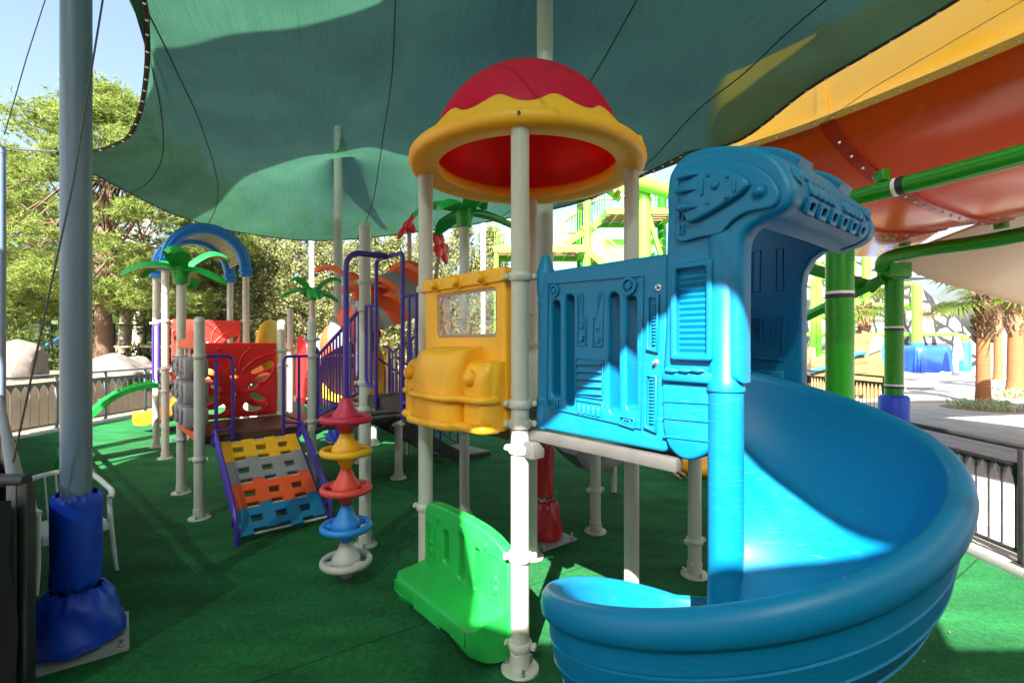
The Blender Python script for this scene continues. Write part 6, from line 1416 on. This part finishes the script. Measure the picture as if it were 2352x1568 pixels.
# overhead flume added out of view above the net to cast a shadow on it
of = thing('water_slide', 'unseen high flume added above the green net to shade it', 'water slide', (-9.5, 3.2, 0)); OO = Vector((-9.5, 3.2, 0)); rr_ = []
for p in smooth_pts([(-10, 3.4, 9.6), (-6, 2.2, 9.4), (-2, 1.9, 9.2), (1, 1.4, 9.0), (4, .2, 8.9), (9, -1.5, 8.8)], 6, False):
    p = Vector(p)-OO; rr_.append([p+Vector((.2*a, a, b)) for a, b in ((-1.6, .9), (-1.5, .2), (-1.0, -.15), (0, -.25), (1.0, -.15), (1.5, .2), (1.6, .9), (1.55, .9), (1.42, .25), (.95, -.08), (0, -.18), (-.95, -.08), (-1.42, .25), (-1.55, .9))])
mb = MB(); mb.ring_loft(rr_, True, True); mb.build('trough', M_sl_y, of, smooth=50)
for x, y, z in ((-9.5, 3.25, 9.3), (8.6, -1.4, 8.6)): MB().cyl(Vector((x, y, 0))-OO, Vector((x, y, z))-OO, .2, n=20).build('column', M_gpipe, of)

# timber kiosk added out of view to cut light from behind
M_blocker = mat('dark stained boards', (.055, .032, .02), rough=.7, var=.3, scale=3, stretch=(8, 1, 1))
kk = thing('blocker', 'unseen dark timber kiosk on the entrance side of the lawn', 'blocker', (1.6, -4.6, 0)); kb = None
MB().box((0, -1.3, 1.45), (9.0, 2.4, 2.9)).build('wall', M_blocker, kk)
for i in range(36):
    if kb is None: kb = MB().box((0, 0, 1.45), (.235, .03, 2.9), ch=.006).build('board', M_blocker, kk); kb.location = (-4.38, -.08, 0)
    else: inst(kb, 'board', kk, (-4.38+.25*i, -.08, 0))
MB().add([(-4.8, .35, 2.9), (4.8, .35, 2.9), (4.8, -2.9, 3.3), (-4.8, -2.9, 3.3), (-4.8, .35, 3.0), (4.8, .35, 3.0), (4.8, -2.9, 3.4), (-4.8, -2.9, 3.4)], [(0, 1, 2, 3), (4, 5, 6, 7), (0, 1, 5, 4), (1, 2, 6, 5), (2, 3, 7, 6), (3, 0, 4, 7)]).build('roof', M_blocker, kk)
# ================================================================== trees
def leafmat(name, c, var=.35, tr=.4): return mat(name, c, rough=.6, var=var, scale=.8, transl=tr, spec=.3)
M_pine = leafmat('pine needles', (.19, .255, .055)); M_cyp = leafmat('cypress foliage', (.20, .215, .085)); M_euc = leafmat('eucalyptus leaves', (.24, .24, .13)); M_oak = leafmat('dark broad leaf', (.05, .085, .02))
M_bark = mat('pine bark', (.12, .075, .05), rough=.95, var=.4, scale=3, bump=1.0, bscale=9, stretch=(3, 3, .8)); M_pale = mat('pale smooth bark', (.50, .44, .36), rough=.8, var=.25, scale=2, bump=.3, bscale=6)
def mesh_np(name, V, F, m, parent):
    me = bpy.data.meshes.new(name); nv, nf, k = len(V), len(F), F.shape[1]
    me.vertices.add(nv); me.vertices.foreach_set('co', V.astype(np.float32).ravel()); me.loops.add(nf*k); me.loops.foreach_set('vertex_index', F.astype(np.int32).ravel()); me.polygons.add(nf); me.polygons.foreach_set('loop_start', np.arange(0, nf*k, k, dtype=np.int32)); me.update(calc_edges=True); me.materials.append(m)
    o = bpy.data.objects.new(name, me); COL.objects.link(o); o.parent = parent; return o
def unit(n, rs): d = rs.normal(size=(n, 3)); return d/np.linalg.norm(d, axis=1)[:, None]
def needles(C, per, ln, wd, rs, up=.35):
    n = len(C)*per; base = np.repeat(C, per, 0); d = unit(n, rs); d[:, 2] = d[:, 2]*.8+up; d /= np.linalg.norm(d, axis=1)[:, None]; s = np.cross(d, unit(n, rs)); s /= np.linalg.norm(s, axis=1)[:, None]; L_ = ln*rs.uniform(.6, 1.1, (n, 1))
    V = np.stack([base-s*wd, base+s*wd, base+d*L_], 1).reshape(-1, 3); return V, np.arange(n*3).reshape(-1, 3)
def leaves(C, sz, rs, jit=.0, aspect=.55, droop=0):
    n = len(C); d = unit(n, rs); d[:, 2] -= droop; d /= np.linalg.norm(d, axis=1)[:, None]; s = np.cross(d, unit(n, rs)); s /= np.linalg.norm(s, axis=1)[:, None]; L_ = sz*rs.uniform(.6, 1.4, (n, 1)); W = L_*aspect
    V = np.stack([C-d*L_*.5, C+s*W*.5, C+d*L_*.5, C-s*W*.5], 1).reshape(-1, 3); return V, np.arange(n*4).reshape(-1, 4)
def clumps(cent, rad, nper, rs, flat_=.6, shell=.5):
    n = len(cent)*nper; d = unit(n, rs); r_ = np.repeat(rad, nper)[:, None]*(shell+(1-shell)*rs.random((n, 1))); P = np.repeat(cent, nper, 0)+d*r_*np.array([1, 1, flat_]); return P
def limbs(t, o0, targets, trunk_top, rs, m, r0=.05):
    mb = MB()
    for c in targets:
        f = rs.uniform(.35, .95); b = Vector(trunk_top)*f; e = Vector(c); mid = b.lerp(e, .5)+Vector((rs.normal()*.15, rs.normal()*.15, -.2)); mb.tube(smooth_pts([tuple(b), tuple(mid), tuple(e)], 3, False), [r0, r0*.9, r0*.8, r0*.65, r0*.5, r0*.35, r0*.2], 5)
    mb.build('limbs', m, t, fix=False)
def pine(label, c, h, spread, seed, ncl=95, lowest=.25):
    rs = np.random.RandomState(seed); t = thing('pine_tree', label, 'pine tree', c)
    top = Vector((rs.normal()*.3, 0, h*.9)); MB().tube(smooth_pts([(0, 0, -.2), (.08, 0, h*.15), (-.10, .05, h*.4), tuple(top*.75), tuple(top)], 4, False), list(np.linspace(.34, .05, 17)), 12).build('trunk', M_bark, t, smooth=60)
    cent = []
    for i in range(ncl):
        z = h*(lowest+(1-lowest)*rs.random()**.9); k = (z/h-lowest)/(1-lowest); rr = spread*(math.sin(math.pi*min(1, .22+k*.80))**.8)*math.sqrt(rs.uniform(.15, 1)); a = rs.uniform(0, 6.283); cent.append((rr*math.cos(a), rr*math.sin(a), z-.12*rr))
    cent = np.array(cent); rad = rs.uniform(.45, .95, ncl); T = clumps(cent, rad*1.2, 52, rs, .6, .3); V, F = needles(T, 17, .24, .013, rs); mesh_np('crown', V, F, M_pine, t)
    limbs(t, c, cent[::2], top, rs, M_bark); return t
p = at(234, 836, 18); pine('big yellow green pine with dark trunk right of the thick mast', (p.x, p.y, .95), 10.2, 4.6, 1, 190, .27)
pine('pine filling the left edge behind the pale boulder', (-21.5, 19.5, .95), 9.8, 4.6, 2, 170, .16)
pine('pine standing behind the blue arches', (-14.2, 24, .95), 8.6, 4.2, 4, 120, .2)
def cypress(label, c, h, r, seed):
    rs = np.random.RandomState(seed); t = thing('cypress_tree', label, 'cypress', c, 0, 'cypress hedge behind the play towers'); MB().tube([(0, 0, -.2), (.05, 0, h*.5), (0, 0, h*.9)], [.16, .11, .03], 8).build('trunk', M_bark, t)
    n = 230; z = h*rs.random(n)**.8; rr = r*(np.clip(1.06-(z/h)**2.2, .08, 1))*np.sqrt(rs.uniform(.35, 1, n)); a = rs.uniform(0, 6.283, n); cent = np.stack([rr*np.cos(a), rr*np.sin(a), z+.1], 1); rad = rs.uniform(.22, .5, n); P = clumps(cent, rad, 48, rs, .9, .5); V, F = leaves(P, .125, rs, aspect=.6, droop=-.4); mesh_np('crown', V, F, M_cyp, t)
    mb = MB()
    for i in range(0, n, 9): e = cent[i]; mb.tube([(0, 0, e[2]*.8), tuple(e)], [.03, .01], 4)
    mb.build('limbs', M_bark, t, fix=False)
CYL = ['cypress of the hedge seen through the blue arches', 'cypress of the hedge just beyond the right foot of the blue arches', 'cypress of the hedge behind the beige tunnel roof', 'cypress of the hedge behind the white mast and small green palm', 'cypress of the hedge behind the slender grey mast', 'cypress of the hedge behind the tall round capped post', 'cypress of the hedge behind the red arch mouth', 'cypress of the hedge behind the red flowers', 'cypress of the hedge behind the palm crowned post of the gate bay', 'cypress at the hedge end next to the lime green stair tower']
for k, (px, top, Y, r) in enumerate([(470, 548, 23, 1.5), (545, 520, 22.4, 1.5), (615, 505, 23, 1.6), (690, 500, 22.5, 1.5), (760, 520, 23, 1.6), (835, 505, 22.5, 1.6), (905, 530, 23.2, 1.5), (985, 520, 22.6, 1.5), (1060, 512, 23.2, 1.5), (1128, 530, 23, 1.3)]):
    p = at(px, top, Y); cypress(CYL[k], (p.x, p.y, .6), p.z-.6, r, 40+k)
def eucalypt(label, c, h, spread, seed, n=70):
    rs = np.random.RandomState(seed); t = thing('eucalyptus_tree', label, 'eucalyptus', c); top = Vector((rs.normal()*.8, 0, h*.85)); MB().tube(smooth_pts([(0, 0, -.2), (.2, 0, h*.3), (-.2, 0, h*.6), tuple(top)], 4, False), list(np.linspace(.30, .05, 13)), 10).build('trunk', M_pale, t, smooth=60)
    z = h*(.35+.65*rs.random(n)); rr = spread*np.sqrt(rs.random(n))*np.clip(1.1-(z/h-.4)*1.0, .2, 1); a = rs.uniform(0, 6.283, n); cent = np.stack([rr*np.cos(a)+top.x*(z/h), rr*np.sin(a), z], 1); P = clumps(cent, rs.uniform(.4, .95, n), 55, rs, .9, .2); V, F = leaves(P, .22, rs, aspect=.22, droop=.9); mesh_np('crown', V, F, M_euc, t); limbs(t, c, cent[::2], top, rs, M_pale, .05)
eucalypt('tall airy eucalyptus rising above the pines beside the green net', (-25, 33, .95), 16.5, 3.0, 3)
eucalypt('airy eucalyptus at the far left behind the pines', (-36, 34, .95), 14.5, 3.4, 6)
p = at(278, 830, 22.5); eucalypt('pale trunked tree standing beside the pine trunk', (p.x, p.y, .9), 7.5, 2.2, 9, 40)
def shrub(label, c, s, seed, m, n=60):
    rs = np.random.RandomState(seed); t = thing('shrub', label, 'shrub', c); cent = unit(n, rs)*np.array(s)*rs.uniform(.3, 1, (n, 1)); cent[:, 2] = np.abs(cent[:, 2])+.15; P = clumps(cent, rs.uniform(.2, .45, n), 40, rs, .8, .3); V, F = leaves(P, .13, rs, aspect=.5); mesh_np('crown', V, F, m, t)
    mb = MB()
    for i in range(0, n, 5): mb.tube([(0, 0, -.05), tuple(cent[i])], [.03, .008], 4)
    mb.build('stems', M_bark, t, fix=False)
shrub('low green bush growing beside the pine trunk', (at(345, 850, 21.5).x, 21.5, .9), (1.5, 1.0, 1.1), 5, M_oak)
shrub('dark bush with reddish twigs behind the left boulder', (at(60, 850, 17.5).x, 17.5, .9), (2.3, 1.0, 1.3), 8, M_oak, 80)
shrub('dark bush in the shade below the hedge', (at(470, 850, 20.5).x, 20.5, .8), (2.0, .9, 1.4), 12, M_oak, 70)
# a far wood that closes the view behind hedge and pines
rs = np.random.RandomState(77); n = 420; X = rs.uniform(-60, 5, n); Y = rs.uniform(36, 48, n); Z = rs.uniform(.5, 8.5, n)*(1-.25*(X > -8)); cent = np.stack([X, Y, Z], 1); P = clumps(cent, rs.uniform(1.0, 2.2, n), 60, rs, .8, .4); V, F = leaves(P, .6, rs, aspect=.6); o = mesh_np('distant_wood', V, F, M_oak, None); tag(o, 'wood of mixed green trees far behind the hedge', 'wood', kind='stuff')

# ================================================================== people
M_skin = mat('skin', (.50, .26, .17), rough=.55, var=.08); M_hair = mat('dark hair', (.025, .016, .012), rough=.6)
def body(t, name, joints, edges, m, sub=2):
    me = bpy.data.meshes.new(name); ks = list(joints); me.from_pydata([joints[k][0] for k in ks], [(ks.index(a), ks.index(b)) for a, b in edges], []); o = bpy.data.objects.new(name, me); COL.objects.link(o); o.parent = t; me.materials.append(m)
    md_ = o.modifiers.new('s', 'SKIN'); sv = me.skin_vertices[0].data
    for i, k in enumerate(ks): r_ = joints[k][1]; sv[i].radius = (r_, r_*(joints[k][2] if len(joints[k]) > 2 else 1)); sv[i].use_root = (i == 0)
    md_.use_smooth_shade = True; sb = o.modifiers.new('u', 'SUBSURF'); sb.levels = sub; sb.render_levels = sub; return o
def child(label, c, rz, h, shirt, shorts, reach=None):
    t = thing('person', label, 'person', c, rz); k = h/1.2
    J = {'pelvis': ((0, 0, .60), .085, .8), 'waist': ((0, 0, .70), .078, .8), 'chest': ((0, 0, .84), .088, .8), 'neck': ((0, 0, .95), .035), 'head0': ((0, -.01, 1.0), .06), 'head1': ((0, -.015, 1.08), .082), 'head2': ((0, 0, 1.16), .06),
         'sl': ((.10, 0, .91), .035), 'el': ((.15, .02, .74), .028), 'wl': ((.16, -.04, .60), .020), 'sr': ((-.10, 0, .91), .035), 'er': ((-.15, .02, .74), .028), 'wr': ((-.16, -.04, .60), .020),
         'hl': ((.055, 0, .56), .065), 'kl': ((.065, -.01, .32), .044), 'al': ((.065, .02, .06), .027), 'fl': ((.07, -.10, .025), .022), 'hr': ((-.055, 0, .56), .065), 'kr': ((-.065, -.01, .32), .044), 'ar': ((-.065, .02, .06), .027), 'fr': ((-.07, -.10, .025), .022)}
    if reach: J['er'] = ((-.22, -.10, .84), .028); J['wr'] = (reach, .020)
    J = {a: (tuple(x*k for x in b[0]), b[1]*k, *b[2:]) for a, b in J.items()}
    E = [('pelvis', 'waist'), ('waist', 'chest'), ('chest', 'neck'), ('neck', 'head0'), ('head0', 'head1'), ('head1', 'head2'), ('chest', 'sl'), ('sl', 'el'), ('el', 'wl'), ('chest', 'sr'), ('sr', 'er'), ('er', 'wr'), ('pelvis', 'hl'), ('hl', 'kl'), ('kl', 'al'), ('al', 'fl'), ('pelvis', 'hr'), ('hr', 'kr'), ('kr', 'ar'), ('ar', 'fr')]
    body(t, 'body', J, E, M_skin)
    mb = MB()
    for s, wk in ((1, 'wl'), (-1, 'wr')):
        w_ = Vector(J[wk][0]); d = (w_-Vector(J['el' if s > 0 else 'er'][0])).normalized(); sd_ = d.cross(Vector((0, 0, 1))).normalized()
        for q in range(4): a = w_+d*.045*k+sd_*(-.018+.012*q)*k; mb.tube([w_+d*.01, a, a+d*(.028+.004*(q in (1, 2)))*k+Vector((0, 0, -.008)), a+d*.04*k+Vector((0, 0, -.022))], [.011*k, .009*k, .008*k, .006*k], 6)
        a = w_+d*.025*k+sd_*.03*k; mb.tube([w_+d*.01, a, a+d*.025*k], [.011*k, .009*k, .007*k], 6)
    for s in (1, -1):      # toes
        for q in range(5): mb.sphere((s*.07*k+(-.018+.009*q)*k, -.125*k, .012*k), .008*k, 6, 4)
    mb.sphere((0, -.098*k, 1.06*k), .012*k, 8, 5); mb.build('hands_and_face', M_skin, t, fix=False)
    mb = MB(); mb.sphere((0, .012*k, 1.105*k), .092*k, 16, 10, (.95, 1.05, 1.0), lo=-25); mb.build('hair', M_hair, t, smooth=60)
    mb = MB()
    for s in (1, -1): mb.sphere((s*.03*k, -.088*k, 1.085*k), .010*k, 8, 5)
    mb.build('eyes', M_hair, t)
    JS = {'a': ((0, 0, .58*k), .096*k, .85), 'b': ((0, 0, .70*k), .090*k, .85), 'c': ((0, 0, .84*k), .098*k, .85), 'd': ((0, 0, .925*k), .06*k), 'sl': ((.105*k, 0, .905*k), .045*k), 'sl2': (tuple(Vector(J['sl'][0]).lerp(Vector(J['el'][0]), .55)), .042*k), 'sr': ((-.105*k, 0, .905*k), .045*k), 'sr2': (tuple(Vector(J['sr'][0]).lerp(Vector(J['er'][0]), .55)), .042*k)}
    body(t, 'shirt', JS, [('a', 'b'), ('b', 'c'), ('c', 'd'), ('c', 'sl'), ('sl', 'sl2'), ('c', 'sr'), ('sr', 'sr2')], shirt)
    JT = {'p': ((0, 0, .60*k), .095*k, .85), 'l': ((.057*k, 0, .54*k), .074*k), 'l2': ((.065*k, -.005*k, .36*k), .062*k), 'r': ((-.057*k, 0, .54*k), .074*k), 'r2': ((-.065*k, -.005*k, .36*k), .062*k)}
    body(t, 'shorts', JT, [('p', 'l'), ('l', 'l2'), ('p', 'r'), ('r', 'r2')], shorts); return t
M_lilac = mat('pale lilac cotton', (.62, .60, .72), rough=.85); M_dkred = mat('dark maroon cotton', (.09, .025, .045), rough=.85); M_navy = mat('navy cotton', (.02, .03, .09), rough=.85)
cpos = at(826, 880, 7.6); child('child in pale lilac top holding the purple bars of the stairs', (cpos.x, 7.6, .94), R(-70), 1.22, M_lilac, M_dkred, reach=(-.05, -.36, .86))
cpos = ground(1556, 1094); child('barefoot child standing on the turf behind the blue slide', (cpos.x, cpos.y, 0), R(30), 1.18, M_yel, M_navy)
# adult sitting with bare back beyond the slide
def sitter(label, c, rz, k=1.0):
    t = thing('person', label, 'person', c, rz)
    J = {'pelvis': ((0, 0, .50), .13, .85), 'waist': ((0, -.02, .66), .13, .75), 'chest': ((0, -.04, .86), .155, .7), 'neck': ((0, -.08, 1.04), .055), 'head0': ((0, -.11, 1.10), .075), 'head1': ((0, -.12, 1.19), .098), 'head2': ((0, -.10, 1.28), .075), 'sl': ((.18, -.04, .97), .06), 'el': ((.25, -.10, .70), .045), 'wl': ((.18, -.32, .60), .032), 'sr': ((-.18, -.04, .97), .06), 'er': ((-.25, -.10, .70), .045), 'wr': ((-.18, -.32, .60), .032),
         'hl': ((.09, -.02, .49), .10), 'kl': ((.12, -.44, .50), .07), 'al': ((.12, -.42, .08), .045), 'fl': ((.13, -.58, .04), .035), 'hr': ((-.09, -.02, .49), .10), 'kr': ((-.12, -.44, .50), .07), 'ar': ((-.12, -.42, .08), .045), 'fr': ((-.13, -.58, .04), .035)}
    E = [('pelvis', 'waist'), ('waist', 'chest'), ('chest', 'neck'), ('neck', 'head0'), ('head0', 'head1'), ('head1', 'head2'), ('chest', 'sl'), ('sl', 'el'), ('el', 'wl'), ('chest', 'sr'), ('sr', 'er'), ('er', 'wr'), ('pelvis', 'hl'), ('hl', 'kl'), ('kl', 'al'), ('al', 'fl'), ('pelvis', 'hr'), ('hr', 'kr'), ('kr', 'ar'), ('ar', 'fr')]
    body(t, 'body', J, E, M_skin); mb = MB(); mb.sphere((0, -.085, 1.21), .112, 16, 10, (.92, 1.05, 1.05), lo=-25); mb.build('hair', M_hair, t, smooth=60)
    body(t, 'shorts', {'p': ((0, 0, .50), .15, .9), 'l': ((.095, -.06, .49), .112), 'l2': ((.12, -.32, .50), .092), 'r': ((-.095, -.06, .49), .112), 'r2': ((-.12, -.32, .50), .092)}, [('p', 'l'), ('l', 'l2'), ('p', 'r'), ('r', 'r2')], M_rubber)
    mb = MB()
    for w_ in (J['wl'][0], J['wr'][0]):
        for q in range(4): mb.tube([Vector(w_), Vector(w_)+Vector((-.02+.013*q, -.06, -.01)), Vector(w_)+Vector((-.02+.013*q, -.10, -.03))], [.014, .011, .008], 6)
        mb.tube([Vector(w_), Vector(w_)+Vector((.035, -.04, .0))], [.013, .009], 6)
    mb.build('hands', M_skin, t, fix=False); return t
px_ = at(1853, 900, 10.5); stl = thing('stool', 'white plastic stool under the seated bather', 'stool', (px_.x, 10.5, 0)); MB().lathe([(.001, .38), (.18, .38), (.19, .36), (.17, .34), (.001, .34)], 20).build('seat', M_white, stl)
for a in range(4): MB().cyl((.12*math.cos(a*1.57+.8), .12*math.sin(a*1.57+.8), .35), (.17*math.cos(a*1.57+.8), .17*math.sin(a*1.57+.8), 0), .018).build('leg', M_white, stl)
s1 = sitter('bare backed bather in black shorts seated beyond the blue slide', (px_.x, 10.5, 0), R(160))

# unseen trees added behind the photographer to block light from there
rs = np.random.RandomState(78); n = 380; X = rs.uniform(-32, 30, n); Y = rs.uniform(-19, -15, n); Z = rs.uniform(.3, 10, n); cent = np.stack([X, Y, Z], 1); P = clumps(cent, rs.uniform(1.0, 1.7, n), 60, rs, .8, .4); V, F = leaves(P, .55, rs, aspect=.6); o = mesh_np('blocker_trees', V, F, M_oak, None); tag(o, 'unseen belt of dark trees added to block light from behind', 'trees', kind='stuff')

# dry leaves blown onto the turf
rs = np.random.RandomState(5); n = 70; C_ = np.stack([rs.uniform(-4, 4, n), rs.uniform(2.6, 11, n), np.full(n, .016)], 1); V, F = leaves(C_, .035, rs, aspect=.5); V[:, 2] = .012+np.abs(V[:, 2]-.016)*.4; o = mesh_np('fallen_leaves', V, F, mat('dry brown leaf', (.20, .10, .04), rough=.8, var=.4, scale=3), None); tag(o, 'small dry brown leaves scattered over the turf', 'leaves', kind='stuff')
